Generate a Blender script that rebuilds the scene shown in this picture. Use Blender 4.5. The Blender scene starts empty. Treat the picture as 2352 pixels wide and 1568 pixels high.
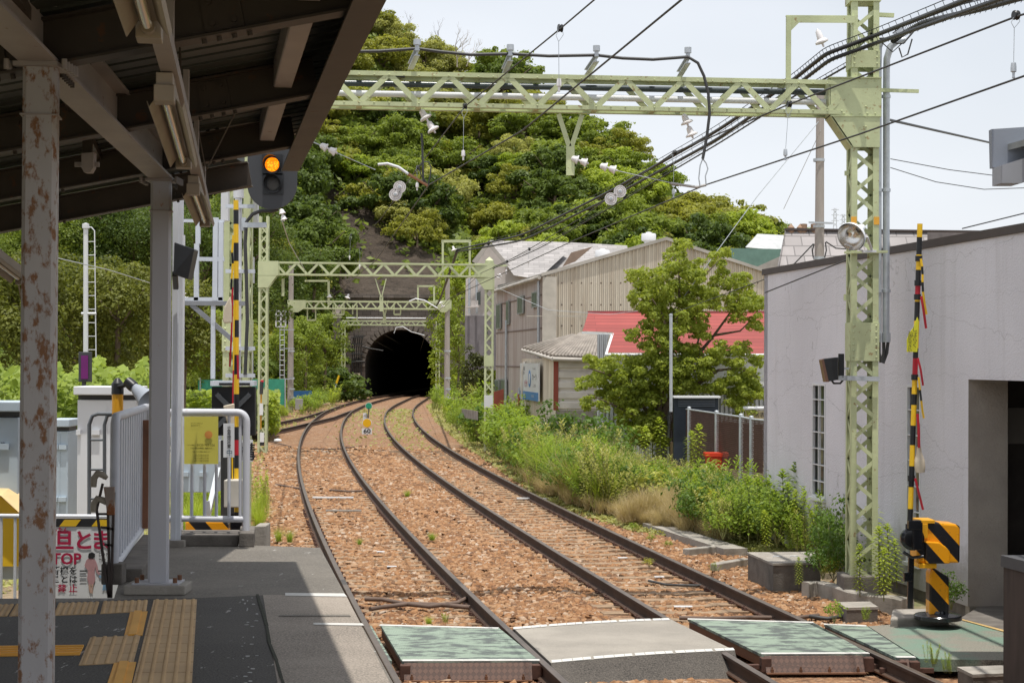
import bpy, math, random
import numpy as np
from mathutils import Vector, Matrix
random.seed(7)
rng = np.random.default_rng(7)
scene = bpy.context.scene
col = scene.collection

# ------------------------------------------------------------ camera, world, sun, exposure
PITCH = math.atan(46 / 4000); ROLL = math.radians(.3)
CAM = Vector((0, 0, 2.9))
FW = Vector((0, math.cos(PITCH), math.sin(PITCH))); UP0 = Vector((0, -math.sin(PITCH), math.cos(PITCH))); RT0 = Vector((1, 0, 0))
RT = RT0 * math.cos(ROLL) + UP0 * math.sin(ROLL); UPV = UP0 * math.cos(ROLL) - RT0 * math.sin(ROLL)
cd = bpy.data.cameras.new('camera'); cam = bpy.data.objects.new('camera', cd); col.objects.link(cam)
cd.sensor_width = 36; cd.lens = 36 * 4000 / 2352; cd.clip_end = 3000; cd.clip_start = .1
M = Matrix((RT, UPV, -FW)).transposed().to_4x4(); M.translation = CAM
cam.matrix_world = M
scene.camera = cam

SUN_TO = Vector((.03, -.17, 1)).normalized()
world = bpy.data.worlds.new('World'); scene.world = world; world.use_nodes = True
nt = world.node_tree; nt.nodes.clear()
wo = nt.nodes.new('ShaderNodeOutputWorld'); bg = nt.nodes.new('ShaderNodeBackground')
sky = nt.nodes.new('ShaderNodeTexSky'); sky.sky_type = 'NISHITA'; sky.sun_disc = False
sky.sun_elevation = math.asin(SUN_TO.z); sky.sun_rotation = math.atan2(SUN_TO.x, SUN_TO.y)
sky.air_density = 1.2; sky.dust_density = 2.5; sky.ozone_density = 1.5
tc = nt.nodes.new('ShaderNodeTexCoord'); mp = nt.nodes.new('ShaderNodeMapping'); mp.inputs['Scale'].default_value = (1.2, 1.2, 3.2)
mp.inputs['Location'].default_value = (.55, 0, .1)
no = nt.nodes.new('ShaderNodeTexNoise'); no.inputs['Scale'].default_value = 1.6; no.inputs['Detail'].default_value = 5; no.inputs['Roughness'].default_value = .45
rp = nt.nodes.new('ShaderNodeValToRGB'); rp.color_ramp.elements[0].position = .3; rp.color_ramp.elements[0].color = (.62,) * 3 + (1,)
rp.color_ramp.elements[1].position = .75; rp.color_ramp.elements[1].color = (.97,) * 3 + (1,)
mx = nt.nodes.new('ShaderNodeMix'); mx.data_type = 'RGBA'; mx.inputs[7].default_value = (11.2, 11.6, 12.3, 1)
nt.links.new(tc.outputs['Generated'], mp.inputs[0]); nt.links.new(mp.outputs[0], no.inputs[0]); nt.links.new(no.outputs[0], rp.inputs[0])
nt.links.new(rp.outputs[0], mx.inputs[0]); nt.links.new(sky.outputs[0], mx.inputs[6]); nt.links.new(mx.outputs[2], bg.inputs[0])
bg.inputs[1].default_value = .085; nt.links.new(bg.outputs[0], wo.inputs[0])
sl = bpy.data.lights.new('sun', 'SUN'); sl.energy = 4.2; sl.angle = math.radians(.6); sl.color = (1, .96, .89)
so = bpy.data.objects.new('sun', sl); col.objects.link(so); so.rotation_euler = (-SUN_TO).to_track_quat('-Z', 'Y').to_euler()
so.location = (0, 0, 60)
scene.view_settings.view_transform = 'Standard'; scene.view_settings.look = 'None'; scene.view_settings.exposure = 0.12; scene.view_settings.gamma = 1
scene.cycles.max_bounces = 6; scene.cycles.diffuse_bounces = 3; scene.cycles.glossy_bounces = 3; scene.cycles.transmission_bounces = 4
scene.cycles.use_denoising = True

# ------------------------------------------------------------ geometry helpers
def ray(px, py): return FW + RT * ((px - 1176) / 4000) - UPV * ((py - 784) / 4000)
def at(px, py, Y):
    d = ray(px, py); return CAM + d * (Y / d.y)
def zr(Y): return 0. if Y < 100 else -.35 * (Y - 100) / 65
def G(px, py, z=0.):
    d = ray(px, py); return CAM + d * ((z - 2.9) / d.z)
def proj(p):
    v = Vector(p) - CAM; z = v.dot(FW); return 1176 + 4000 * v.dot(RT) / z, 784 - 4000 * v.dot(UPV) / z
C1 = (-0.9527, 2.6474, 4.2973, -18.4778, 2.5444); C2 = (-2.7913, 8.2576, -1.438, -16.1876, 5.7386)
def tx(c, Y):
    if Y > 150:
        y0 = 1.5; b = sum(k * y0 ** (4 - i) for i, k in enumerate(c)); t = Y - 150
        s = 0. if c is C1 else -.028
        return b + s * t * (1 - min(t, 40) / 80) + .0011 * t * t
    y = Y / 100; return sum(k * y ** (4 - i) for i, k in enumerate(c))
def T1(Y): return tx(C1, Y)
def T2(Y): return tx(C2, Y)
def TS(Y):   # siding leaving the left track
    pts = [(40, -14.2), (50, -12.6), (62, -11.3), (75, -10.45), (90, -9.95), (105, -10.2), (120, -10.85), (135, -11.2)]
    return float(np.interp(Y, [p[0] for p in pts], [p[1] for p in pts]))

class MB:
    def __init__(s): s.v = []; s.f = []; s.m = []; s.mi = 0; s.sm = []; s.smooth = False
    def add(s, vs, fs):
        o = len(s.v); s.v += [tuple(v) for v in vs]
        for f in fs: s.f.append(tuple(i + o for i in f)); s.m.append(s.mi); s.sm.append(s.smooth)
        return s
    def box(s, c, d, rz=0.):
        x, y, z = d[0] / 2, d[1] / 2, d[2] / 2; ca, sa = math.cos(rz), math.sin(rz)
        vs = [(c[0] + a * x * ca - b * y * sa, c[1] + a * x * sa + b * y * ca, c[2] + e * z) for a in (-1, 1) for b in (-1, 1) for e in (-1, 1)]
        return s.add(vs, [(0, 1, 3, 2), (4, 6, 7, 5), (0, 4, 5, 1), (2, 3, 7, 6), (0, 2, 6, 4), (1, 5, 7, 3)])
    def bar(s, p, q, w, h, up=(0, 0, 1)):
        p, q = Vector(p), Vector(q); d = (q - p).normalized(); u = Vector(up)
        if abs(d.dot(u)) > .98: u = Vector((0, 1, 0))
        sd = d.cross(u).normalized(); u = sd.cross(d).normalized()
        vs = [b + sd * (a * w / 2) + u * (e * h / 2) for b in (p, q) for a in (-1, 1) for e in (-1, 1)]
        return s.add(vs, [(0, 2, 3, 1), (4, 5, 7, 6), (0, 1, 5, 4), (2, 6, 7, 3), (0, 4, 6, 2), (1, 3, 7, 5)])
    def tube(s, pts, r, n=8, cap=True):
        pts = [Vector(p) for p in pts]; k = len(pts); rr = r if isinstance(r, (list, tuple)) else [r] * k
        d0 = (pts[1] - pts[0]).normalized(); a = d0.orthogonal().normalized(); vs = []
        for i, p in enumerate(pts):
            d = (pts[min(i + 1, k - 1)] - pts[max(i - 1, 0)]).normalized()
            a = (a - d * a.dot(d)); a = a.normalized() if a.length > 1e-6 else d.orthogonal().normalized(); b = d.cross(a)
            for j in range(n):
                t = 2 * math.pi * j / n; vs.append(p + (a * math.cos(t) + b * math.sin(t)) * rr[i])
        fs = [(i * n + j, i * n + (j + 1) % n, (i + 1) * n + (j + 1) % n, (i + 1) * n + j) for i in range(k - 1) for j in range(n)]
        sv = s.smooth; s.smooth = True; s.add(vs, fs); s.smooth = sv
        if cap: s.smooth = False; s.add(vs[:n] + vs[-n:], [tuple(range(n))[::-1], tuple(range(n, 2 * n))]); s.smooth = sv
        return s
    def lathe(s, c, prof, axis=(0, 0, 1), n=16):   # prof (r, h) along axis
        ax = Vector(axis).normalized(); a = ax.orthogonal().normalized(); b = ax.cross(a); c = Vector(c)
        pr = [Vector((r, h)) for r, h in prof]; runs = [[pr[0]]]
        for i in range(1, len(pr)):
            if i > 1 and (pr[i] - pr[i - 1]).length > 1e-9 and (pr[i - 1] - pr[i - 2]).length > 1e-9 and (pr[i] - pr[i - 1]).angle(pr[i - 1] - pr[i - 2]) > .6: runs.append([pr[i - 1]])
            runs[-1].append(pr[i])
        sv = s.smooth; s.smooth = True
        for run in runs:
            vs = [c + ax * h + (a * math.cos(2 * math.pi * j / n) + b * math.sin(2 * math.pi * j / n)) * r for r, h in run for j in range(n)]
            s.add(vs, [(i * n + j, i * n + (j + 1) % n, (i + 1) * n + (j + 1) % n, (i + 1) * n + j) for i in range(len(run) - 1) for j in range(n)])
        s.smooth = sv; return s
    def prism(s, poly, off):   # planar polygon of 3d points, extruded by off
        off = Vector(off); n = len(poly); vs = [Vector(p) for p in poly] + [Vector(p) + off for p in poly]
        return s.add(vs, [tuple(range(n))[::-1], tuple(range(n, 2 * n))] + [(i, (i + 1) % n, (i + 1) % n + n, i + n) for i in range(n)])
    def quad(s, *p): return s.add(p, [tuple(range(len(p)))])
    def sweep(s, path, prof, mats=None, cap=True):   # closed profile (u right, v up) along a level path
        path = [Vector(p) for p in path]; n = len(prof); k = len(path); vs = []
        for i, p in enumerate(path):
            d = path[min(i + 1, k - 1)] - path[max(i - 1, 0)]; d.z = 0; d.normalize(); r = Vector((d.y, -d.x, 0))
            vs += [p + r * u + Vector((0, 0, v)) for u, v in prof]
        o = len(s.v); s.v += [tuple(v) for v in vs]
        for i in range(k - 1):
            for j in range(n):
                s.f.append((o + i * n + j, o + i * n + (j + 1) % n, o + (i + 1) * n + (j + 1) % n, o + (i + 1) * n + j)); s.m.append(mats[j] if mats else s.mi); s.sm.append(False)
        if cap:
            for q in (tuple(range(n)), tuple(range((k - 1) * n, k * n))[::-1]): s.f.append(tuple(o + x for x in q)); s.m.append(s.mi); s.sm.append(False)
        return s
    def ibeam(s, p, q, w, h, t=.014, up=(0, 0, 1)):   # p,q on the centre of the bottom flange
        p, q = Vector(p), Vector(q); u = Vector(up)
        s.bar(p + u * t / 2, q + u * t / 2, w, t, up); s.bar(p + u * (h - t / 2), q + u * (h - t / 2), w, t, up); s.bar(p + u * h / 2, q + u * h / 2, t, h - 2 * t, up); return s
    def build(s, name, mat, parent=None, bevel=0):
        v = np.array(s.v, dtype=np.float64)
        if parent is None: org = Vector(((v[:, 0].min() + v[:, 0].max()) / 2, (v[:, 1].min() + v[:, 1].max()) / 2, v[:, 2].min()))
        else: org = wloc(parent)
        me = bpy.data.meshes.new(name)
        me.from_pydata((v - np.array(org)).tolist(), [], s.f)
        for mm in (mat if isinstance(mat, (list, tuple)) else [mat]): me.materials.append(mm)
        me.polygons.foreach_set('material_index', s.m); me.polygons.foreach_set('use_smooth', s.sm); me.update()
        o = bpy.data.objects.new(name, me); col.objects.link(o)
        if parent is None: o.location = org
        else: o.parent = parent
        if bevel:
            b = o.modifiers.new('bevel', 'BEVEL'); b.width = bevel; b.segments = 2; b.limit_method = 'ANGLE'
        return o
def wloc(o):
    p = Vector(o.location)
    while o.parent is not None: o = o.parent; p = p + Vector(o.location)
    return p
def tag(o, label, cat, group=None, kind=None):
    o['label'] = label; o['category'] = cat
    if group: o['group'] = group
    if kind: o['kind'] = kind
    return o
def struct(o): o['kind'] = 'structure'; return o
def thing(name, loc, label, cat, group=None, kind=None):
    o = bpy.data.objects.new(name, None); col.objects.link(o); o.location = Vector(loc); o.empty_display_size = .3
    return tag(o, label, cat, group, kind)
def kids(o): return [c for c in bpy.data.objects if c.parent == o]
def copy_tree(o, parent=None):
    ch = CH.get(o.name) if o.name in CH else kids(o)
    CH[o.name] = ch
    c = o.copy(); col.objects.link(c)
    if parent is not None: c.parent = parent
    for k in ch: copy_tree(k, c)
    return c
CH = {}
def npmesh(name, V, Fc, mat, parent=None, smooth=False, mi=None):   # numpy arrays, all faces the same size
    me = bpy.data.meshes.new(name); k = Fc.shape[1]
    me.vertices.add(len(V)); me.vertices.foreach_set('co', V.astype(np.float32).ravel())
    me.loops.add(Fc.size); me.loops.foreach_set('vertex_index', Fc.astype(np.int32).ravel())
    me.polygons.add(len(Fc)); me.polygons.foreach_set('loop_start', np.arange(0, Fc.size, k, dtype=np.int32))
    try: me.polygons.foreach_set('loop_total', np.full(len(Fc), k, dtype=np.int32))
    except Exception: pass
    for mm in (mat if isinstance(mat, (list, tuple)) else [mat]): me.materials.append(mm)
    if mi is not None: me.polygons.foreach_set('material_index', mi.astype(np.int32))
    if smooth: me.polygons.foreach_set('use_smooth', np.ones(len(Fc), dtype=bool))
    me.update(calc_edges=True)
    o = bpy.data.objects.new(name, me); col.objects.link(o)
    if parent is not None: o.parent = parent
    return o
def text_into(mb, s, size, o, r, u, n=None, align='CENTER', sx=1., bold=0.):
    cu = bpy.data.curves.new('t', 'FONT'); cu.body = s; cu.size = size; cu.align_x = align; cu.align_y = 'CENTER'; cu.resolution_u = 3; cu.offset = bold
    ob = bpy.data.objects.new('t', cu); col.objects.link(ob); dg = bpy.context.evaluated_depsgraph_get()
    me = bpy.data.meshes.new_from_object(ob.evaluated_get(dg)); o, r, u = Vector(o), Vector(r).normalized(), Vector(u).normalized()
    mb.add([o + r * (v.co.x * sx) + u * v.co.y for v in me.vertices], [tuple(p.vertices) for p in me.polygons])
    bpy.data.objects.remove(ob); bpy.data.curves.remove(cu); bpy.data.meshes.remove(me); return mb

# ------------------------------------------------------------ materials
def newmat(name):
    m = bpy.data.materials.new(name); m.use_nodes = True; t = m.node_tree; b = t.nodes['Principled BSDF']; return m, t, b
def N(t, k, **kw):
    n = t.nodes.new(k)
    for a, v in kw.items(): setattr(n, a, v)
    return n
def coord(t, scale=(1, 1, 1), world_=True):
    m = N(t, 'ShaderNodeMapping'); m.inputs['Scale'].default_value = scale
    if world_: g = N(t, 'ShaderNodeNewGeometry'); t.links.new(g.outputs['Position'], m.inputs[0])
    else: g = N(t, 'ShaderNodeTexCoord'); t.links.new(g.outputs['Object'], m.inputs[0])
    return m.outputs[0]
def noise(t, vec, sc, det=4, ro=.55):
    n = N(t, 'ShaderNodeTexNoise'); n.inputs['Scale'].default_value = sc; n.inputs['Detail'].default_value = det; n.inputs['Roughness'].default_value = ro
    t.links.new(vec, n.inputs[0]); return n.outputs[0]
def ramp(t, fac, stops):
    r = N(t, 'ShaderNodeValToRGB'); e = r.color_ramp.elements
    while len(e) < len(stops): e.new(.5)
    for i, (p, c) in enumerate(stops):
        e[i].position = p; e[i].color = (c[0], c[1], c[2], 1) if isinstance(c, (tuple, list)) else (c, c, c, 1)
    t.links.new(fac, r.inputs[0]); return r.outputs[0]
def mix(t, fac, a, b, mode='MIX'):
    m = N(t, 'ShaderNodeMix', data_type='RGBA', blend_type=mode)
    for i, x in ((0, fac), (6, a), (7, b)):
        if hasattr(x, 'links'): t.links.new(x, m.inputs[i])
        else: m.inputs[i].default_value = x if i == 0 else (x[0], x[1], x[2], 1)
    return m.outputs[2]
def bump(t, b, h, dist, st=1.):
    n = N(t, 'ShaderNodeBump'); n.inputs['Strength'].default_value = st; n.inputs['Distance'].default_value = dist
    t.links.new(h, n.inputs['Height']); t.links.new(n.outputs[0], b.inputs['Normal'])
def paint(name, c, rough=.5, metal=0., var=.15, scale=3., rust=None, rustc=(.16, .06, .025), rscale=7., bmp=0., world_=False, stretch=(1, 1, 1), spec=.4, soft=.06):
    m, t, b = newmat(name); v = coord(t, stretch, world_); n = noise(t, v, scale, 6)
    c1 = tuple(x * (1 - var) for x in c); c2 = tuple(min(1, x * (1 + var)) for x in c)
    out = ramp(t, n, [(.3, c1), (.7, c2)])
    b.inputs['Roughness'].default_value = rough; b.inputs['Metallic'].default_value = metal; b.inputs['Specular IOR Level'].default_value = spec
    if rust is not None:
        n2 = noise(t, v, rscale, 8, .68); f = ramp(t, n2, [(rust, 0.), (rust + soft, 1.)]); out = mix(t, f, out, mix(t, n, rustc, tuple(x * 2.2 for x in rustc)))
        r = ramp(t, f, [(0, rough), (1, .9)]); t.links.new(r, b.inputs['Roughness'])
    t.links.new(out, b.inputs['Base Color'])
    if bmp: bump(t, b, noise(t, v, scale * 12, 4), bmp)
    return m
def leafmat(name, c1, c2, trans=.35, sc=.5):
    m, t, b = newmat(name); g = N(t, 'ShaderNodeNewGeometry')
    oi = N(t, 'ShaderNodeObjectInfo'); ad = N(t, 'ShaderNodeMath', operation='MULTIPLY'); t.links.new(oi.outputs['Random'], ad.inputs[0]); ad.inputs[1].default_value = .35
    mu = N(t, 'ShaderNodeMath', operation='MULTIPLY_ADD'); t.links.new(g.outputs['Random Per Island'], mu.inputs[0]); mu.inputs[1].default_value = .4; t.links.new(ad.outputs[0], mu.inputs[2])
    n = noise(t, coord(t), sc, 2); mm = N(t, 'ShaderNodeMath', operation='MULTIPLY_ADD'); t.links.new(n, mm.inputs[0]); mm.inputs[1].default_value = .5; t.links.new(mu.outputs[0], mm.inputs[2])
    cc = ramp(t, mm.outputs[0], [(.2, c1), (.85, c2)]); t.links.new(cc, b.inputs['Base Color']); b.inputs['Roughness'].default_value = .5; b.inputs['Specular IOR Level'].default_value = .25
    tr = N(t, 'ShaderNodeBsdfTranslucent'); hs = mix(t, .5, cc, (c2[0] * 1.5, c2[1] * 1.5, c2[2] * .6)); t.links.new(hs, tr.inputs[0])
    ms = N(t, 'ShaderNodeMixShader'); ms.inputs[0].default_value = trans; t.links.new(b.outputs[0], ms.inputs[1]); t.links.new(tr.outputs[0], ms.inputs[2])
    t.links.new(ms.outputs[0], t.nodes['Material Output'].inputs[0]); return m

GREENP = paint('gantry_green_paint', (.48, .52, .3), .55, var=.2, scale=1.6, rust=.6, rustc=(.19, .14, .07), rscale=13, bmp=.002)
GREENFAR = paint('gantry_green_far', (.5, .54, .33), .6, var=.1)
WHITEP = paint('white_paint', (.62, .64, .68), .45, var=.06, rust=.73, rscale=8)
WHITER = paint('white_paint_rusty', (.52, .53, .57), .5, var=.08, rust=.66, rscale=6, stretch=(1, 1, .6))
COLP = paint('column_paint', (.36, .34, .335), .5, var=.12, scale=2, rust=.515, rustc=(.13, .066, .035), rscale=21, soft=.09, stretch=(1, 1, .55), bmp=.002)
COLP2 = paint('column_paint_clean', (.42, .42, .45), .5, var=.06, scale=2, rust=.64, rustc=(.19, .08, .03), rscale=9, stretch=(1, 1, .6))
BEAMP = paint('canopy_beam_paint', (.3, .265, .25), .55, var=.15, rust=.64, rustc=(.1, .045, .025), rscale=8, stretch=(1, .5, 1))
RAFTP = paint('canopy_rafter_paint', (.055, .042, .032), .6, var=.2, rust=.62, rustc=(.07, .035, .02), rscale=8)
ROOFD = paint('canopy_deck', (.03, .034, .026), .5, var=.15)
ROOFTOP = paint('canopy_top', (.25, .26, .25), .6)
LAMPB = paint('lamp_body', (.27, .22, .165), .5, var=.12, rust=.66, rscale=9)
TUBEG = paint('lamp_tube', (.38, .34, .26), .12, var=.03, spec=.8)
GALV = paint('galvanised_steel', (.48, .51, .54), .42, .35, var=.12, scale=8)
GALVF = paint('galvanised_frame', (.6, .64, .7), .45, .1, var=.08)
BLACK = paint('black_paint', (.014, .015, .017), .4, var=.2)
BLACKG = paint('black_gloss', (.01, .011, .014), .18, var=.2, spec=.6)
DKGREY = paint('signal_backboard', (.045, .047, .052), .6, var=.1)
YEL = paint('safety_yellow', (.75, .36, .012), .35, var=.06, rust=.76, rscale=10)
YEL2 = paint('arm_yellow', (.8, .5, .02), .4, var=.05)
REDP = paint('safety_red', (.45, .015, .03), .45, var=.08)
CERAM = paint('white_ceramic', (.75, .72, .72), .2, var=.08, spec=.6)
CONC = paint('concrete', (.30, .275, .24), .9, var=.25, scale=4, bmp=.006, rust=.62, rustc=(.12, .1, .08), rscale=5, world_=True)
CONCD = paint('concrete_dark', (.14, .125, .11), .95, var=.3, scale=5, bmp=.006, world_=True)
POLEC = paint('pole_concrete', (.36, .32, .29), .85, var=.12, stretch=(3, 3, .4))
CABW = paint('cabinet_white', (.66, .67, .69), .45, var=.04)
CABB = paint('cabinet_bluegrey', (.42, .49, .55), .5, var=.08)
WIRE = paint('wire_black', (.018, .018, .018), .5)
CABLE = paint('cable_grey', (.05, .05, .05), .5)
CABLEB = paint('corrugated_hose_brown', (.13, .09, .07), .8, var=.2)
SIGNW = paint('sign_white', (.74, .75, .76), .4, var=.02)
SIGNY = paint('sign_yellow', (.62, .56, .1), .4, var=.03)
SIGNR = paint('sign_red_ink', (.42, .012, .06), .5, var=.02)
SIGNB = paint('sign_blue', (.07, .23, .5), .5, var=.05)
INK = paint('ink', (.02, .02, .022), .5)
GOLDINK = paint('ink_brown', (.12, .1, .02), .5)
ORANGE = paint('orange_red_print', (.65, .2, .08), .5)
PINK = paint('print_pink', (.5, .28, .29), .5, var=.02); SKINP = paint('print_skin', (.55, .36, .28), .5, var=.02); BLUEC = paint('print_blue', (.2, .34, .5), .5, var=.02)
CANVAS = paint('canvas_cream', (.62, .54, .42), .85, var=.1)
FLAGY = paint('flag_yellow', (.62, .6, .03), .5, var=.05)
REDB = paint('plastic_red', (.6, .05, .02), .4, var=.06)
BARK = paint('bark', (.16, .12, .085), .9, var=.35, scale=12, bmp=.01, stretch=(1, 1, .3))
DEADW = paint('dead_wood', (.42, .36, .3), .9)
GNET = paint('green_net', (.05, .3, .2), .7, var=.2)
BTARP = paint('blue_tarp', (.02, .1, .25), .6)
TRANSW = paint('horn_grey', (.3, .33, .38), .45, var=.05)
HBEIGE = paint('rubber_beige', (.32, .28, .22), .7)
GLASSD, _t, _b = newmat('window_glass'); _b.inputs['Base Color'].default_value = (.05, .06, .05, 1); _b.inputs['Roughness'].default_value = .08; _b.inputs['Specular IOR Level'].default_value = .7
REFL, _t, _b = newmat('lamp_reflector'); _b.inputs['Base Color'].default_value = (.75, .73, .7, 1); _b.inputs['Metallic'].default_value = 1; _b.inputs['Roughness'].default_value = .22
LENSD, _t, _b = newmat('dark_lens'); _b.inputs['Base Color'].default_value = (.16, .16, .16, 1); _b.inputs['Roughness'].default_value = .15
_n = _t.nodes.new('ShaderNodeTexVoronoi'); _n.inputs['Scale'].default_value = 60; bump(_t, _b, _n.outputs[0], .01)
LIT, _t, _b = newmat('amber_lit_lens'); _b.inputs['Base Color'].default_value = (.9, .3, .01, 1); _b.inputs['Emission Strength'].default_value = 1.5
_v = coord(_t, (1, 1, 1), False); _vo = _t.nodes.new('ShaderNodeTexVoronoi'); _vo.inputs['Scale'].default_value = 48; _t.links.new(_v, _vo.inputs[0])
_t.links.new(ramp(_t, _vo.outputs[0], [(.2, (1, .42, .01)), (.6, (.75, .13, 0))]), _b.inputs['Emission Color'])
PURPLE = paint('purple_lens', (.14, .005, .13), .2)
SHINYG = paint('marker_green', (.02, .3, .17), .4, var=.03); SHINYY = paint('marker_yellow', (.8, .45, .005), .4, var=.03)

# ground and ballast
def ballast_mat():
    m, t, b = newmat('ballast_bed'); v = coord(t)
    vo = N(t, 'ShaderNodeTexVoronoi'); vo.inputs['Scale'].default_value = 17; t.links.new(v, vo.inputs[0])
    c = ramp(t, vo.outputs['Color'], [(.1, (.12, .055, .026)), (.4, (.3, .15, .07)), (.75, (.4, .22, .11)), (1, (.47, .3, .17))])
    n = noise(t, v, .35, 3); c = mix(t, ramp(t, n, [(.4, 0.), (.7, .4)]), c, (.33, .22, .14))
    c = mix(t, ramp(t, vo.outputs['Distance'], [(.35, 0.), (.65, .4)]), c, (.12, .065, .038)); c = mix(t, ramp(t, noise(t, v, 4.5, 5, .7), [(.35, .55), (.5, 0.)]), c, (.15, .08, .045)); c = mix(t, ramp(t, noise(t, v, 3.1, 5, .7), [(.55, 0.), (.68, .6)]), c, (.5, .38, .27)); t.links.new(c, b.inputs['Base Color']); b.inputs['Roughness'].default_value = .95; bump(t, b, vo.outputs['Distance'], .05); return m  # Voronoi cell edges darkened: dirt plus painted shade in the gaps between stones
def stone_mat():
    m, t, b = newmat('ballast_stone'); g = N(t, 'ShaderNodeNewGeometry')
    c = ramp(t, g.outputs['Random Per Island'], [(0, (.045, .02, .012)), (.28, (.18, .078, .03)), (.6, (.32, .15, .058)), (.88, (.42, .265, .15)), (1, (.52, .45, .37))])
    n = noise(t, coord(t), .5, 3); c = mix(t, ramp(t, n, [(.45, 0.), (.75, .5)]), c, (.33, .195, .1)); 
    n2 = noise(t, coord(t), 40, 3); c = mix(t, .35, c, ramp(t, n2, [(.3, (.1, .042, .018)), (.7, (.41, .23, .11))]))
    t.links.new(c, b.inputs['Base Color']); b.inputs['Roughness'].default_value = .9; return m
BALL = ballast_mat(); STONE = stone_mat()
def soil_mat():
    m, t, b = newmat('soil'); v = coord(t); n = noise(t, v, .6, 6); n2 = noise(t, v, 14, 5)
    c = ramp(t, n, [(.35, (.12, .16, .04)), (.5, (.22, .18, .09)), (.7, (.30, .2, .12))]); c = mix(t, .4, c, ramp(t, n2, [(.3, (.06, .05, .03)), (.7, (.36, .28, .2))]))
    t.links.new(c, b.inputs['Base Color']); b.inputs['Roughness'].default_value = 1; bump(t, b, n2, .03); return m
SOIL = soil_mat()
def rock_mat():
    m, t, b = newmat('rock_face'); v = coord(t, (1, 1, 1)); n = noise(t, v, .12, 7, .6); n2 = noise(t, coord(t, (.5, .5, 2.2)), .6, 6, .65)
    c = ramp(t, n, [(.3, (.085, .056, .037)), (.5, (.17, .12, .082)), (.7, (.26, .2, .145))]); c = mix(t, .45, c, ramp(t, n2, [(.35, (.05, .036, .028)), (.6, (.2, .155, .12))]))
    t.links.new(c, b.inputs['Base Color']); b.inputs['Roughness'].default_value = .95; n3 = noise(t, v, 1.3, 9, .75); cc = mix(t, ramp(t, n3, [(.38, .6), (.5, 0.)]), c, (.04, .028, .02)); t.links.new(cc, b.inputs['Base Color']); bump(t, b, n3, 2.2); return m
ROCK = rock_mat()
def asphalt(name, c, sp=.5, mark=None):
    m, t, b = newmat(name); v = coord(t); n = noise(t, v, 75, 3, .8); n1 = noise(t, v, 1.3, 6)
    cc = ramp(t, n, [(.35, tuple(x * (1 - sp) for x in c)), (.7, tuple(x * (1 + sp) for x in c))]); cc = mix(t, ramp(t, n1, [(.4, 0.), (.75, .5)]), cc, tuple(x * 1.7 for x in c))
    if mark is not None:
        n3 = noise(t, coord(t, (6, 1.4, 1)), 1.7, 8, .7); cc = mix(t, ramp(t, n3, [(mark, 0.), (mark + .04, .8)]), cc, (.4, .39, .37))
    t.links.new(cc, b.inputs['Base Color']); b.inputs['Roughness'].default_value = .85; bump(t, b, n, .004); return m
PLATD = asphalt('platform_asphalt', (.062, .056, .05), .8, .62); PLATE = asphalt('platform_edge_concrete', (.25, .215, .18), .6)
PLATM = asphalt('platform_grey', (.145, .13, .11), .5, .63); PAVE = asphalt('crossing_asphalt', (.27, .245, .21), .22); PAVEF = asphalt('crossing_asphalt_edge', (.075, .065, .055), .95)
def panel_mat():
    m, t, b = newmat('green_panel'); v = coord(t); n = noise(t, coord(t, (1.3, 2.6, 1)), 2.2, 9, .7); n2 = noise(t, v, 120, 2)
    c = ramp(t, n2, [(.3, (.2, .26, .2)), (.7, (.29, .355, .28))]); f = ramp(t, n, [(.47, 0.), (.55, .9)])
    c = mix(t, f, c, ramp(t, n2, [(.35, (.05, .062, .06)), (.7, (.11, .12, .115))])); t.links.new(c, b.inputs['Base Color']); b.inputs['Roughness'].default_value = .7
    ch = N(t, 'ShaderNodeTexChecker'); ch.inputs['Scale'].default_value = 40; t.links.new(v, ch.inputs[0]); bump(t, b, ch.outputs[1], .004); return m
GPANEL = panel_mat()
GPAVE, _t, _b = newmat('green_coated_asphalt'); _v = coord(_t); _n2 = noise(_t, _v, 90, 3); _f = ramp(_t, noise(_t, _v, .9, 5), [(.46, 0.), (.56, .85)])
_t.links.new(mix(_t, _f, ramp(_t, _n2, [(.3, (.11, .17, .125)), (.7, (.19, .27, .21))]), ramp(_t, _n2, [(.35, (.09, .08, .065)), (.65, (.33, .29, .24))])), _b.inputs['Base Color']); _b.inputs['Roughness'].default_value = .9; bump(_t, _b, _n2, .004)
CHEQ, _t, _b = newmat('rusty_chequer_plate'); _v = coord(_t, (1, .2, 1)); _w = N(_t, 'ShaderNodeTexChecker'); _w.inputs['Scale'].default_value = 26
_m2 = N(_t, 'ShaderNodeMapping'); _m2.inputs['Rotation'].default_value = (0, math.radians(45), 0); _t.links.new(_v, _m2.inputs[0]); _t.links.new(_m2.outputs[0], _w.inputs[0])
_t.links.new(mix(_t, .5, ramp(_t, _w.outputs[1], [(0, (.05, .028, .022)), (1, (.13, .07, .05))]), (.1, .055, .04)), _b.inputs['Base Color']); _b.inputs['Roughness'].default_value = .7; bump(_t, _b, _w.outputs[1], .01)
RAILS = paint('rail_side_rust', (.06, .034, .022), .9, var=.25, scale=3, world_=True); RAILH = paint('rail_head_steel', (.13, .1, .08), .4, .35, var=.2, scale=4, world_=True)
RAILR = paint('rail_foot_rust', (.16, .075, .04), .8, var=.2, world_=True)
SLEEP = paint('sleeper_concrete', (.27, .185, .115), .92, var=.28, scale=6, bmp=.006, world_=True, rust=.6, rustc=(.15, .085, .05), rscale=3)
CLIP = paint('clip_rust', (.085, .042, .03), .8, var=.25, scale=20)
WHITEL = paint('white_line', (.56, .55, .52), .7, var=.1, scale=12, rust=.68, rustc=(.25, .24, .22), rscale=16, world_=True)
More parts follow.
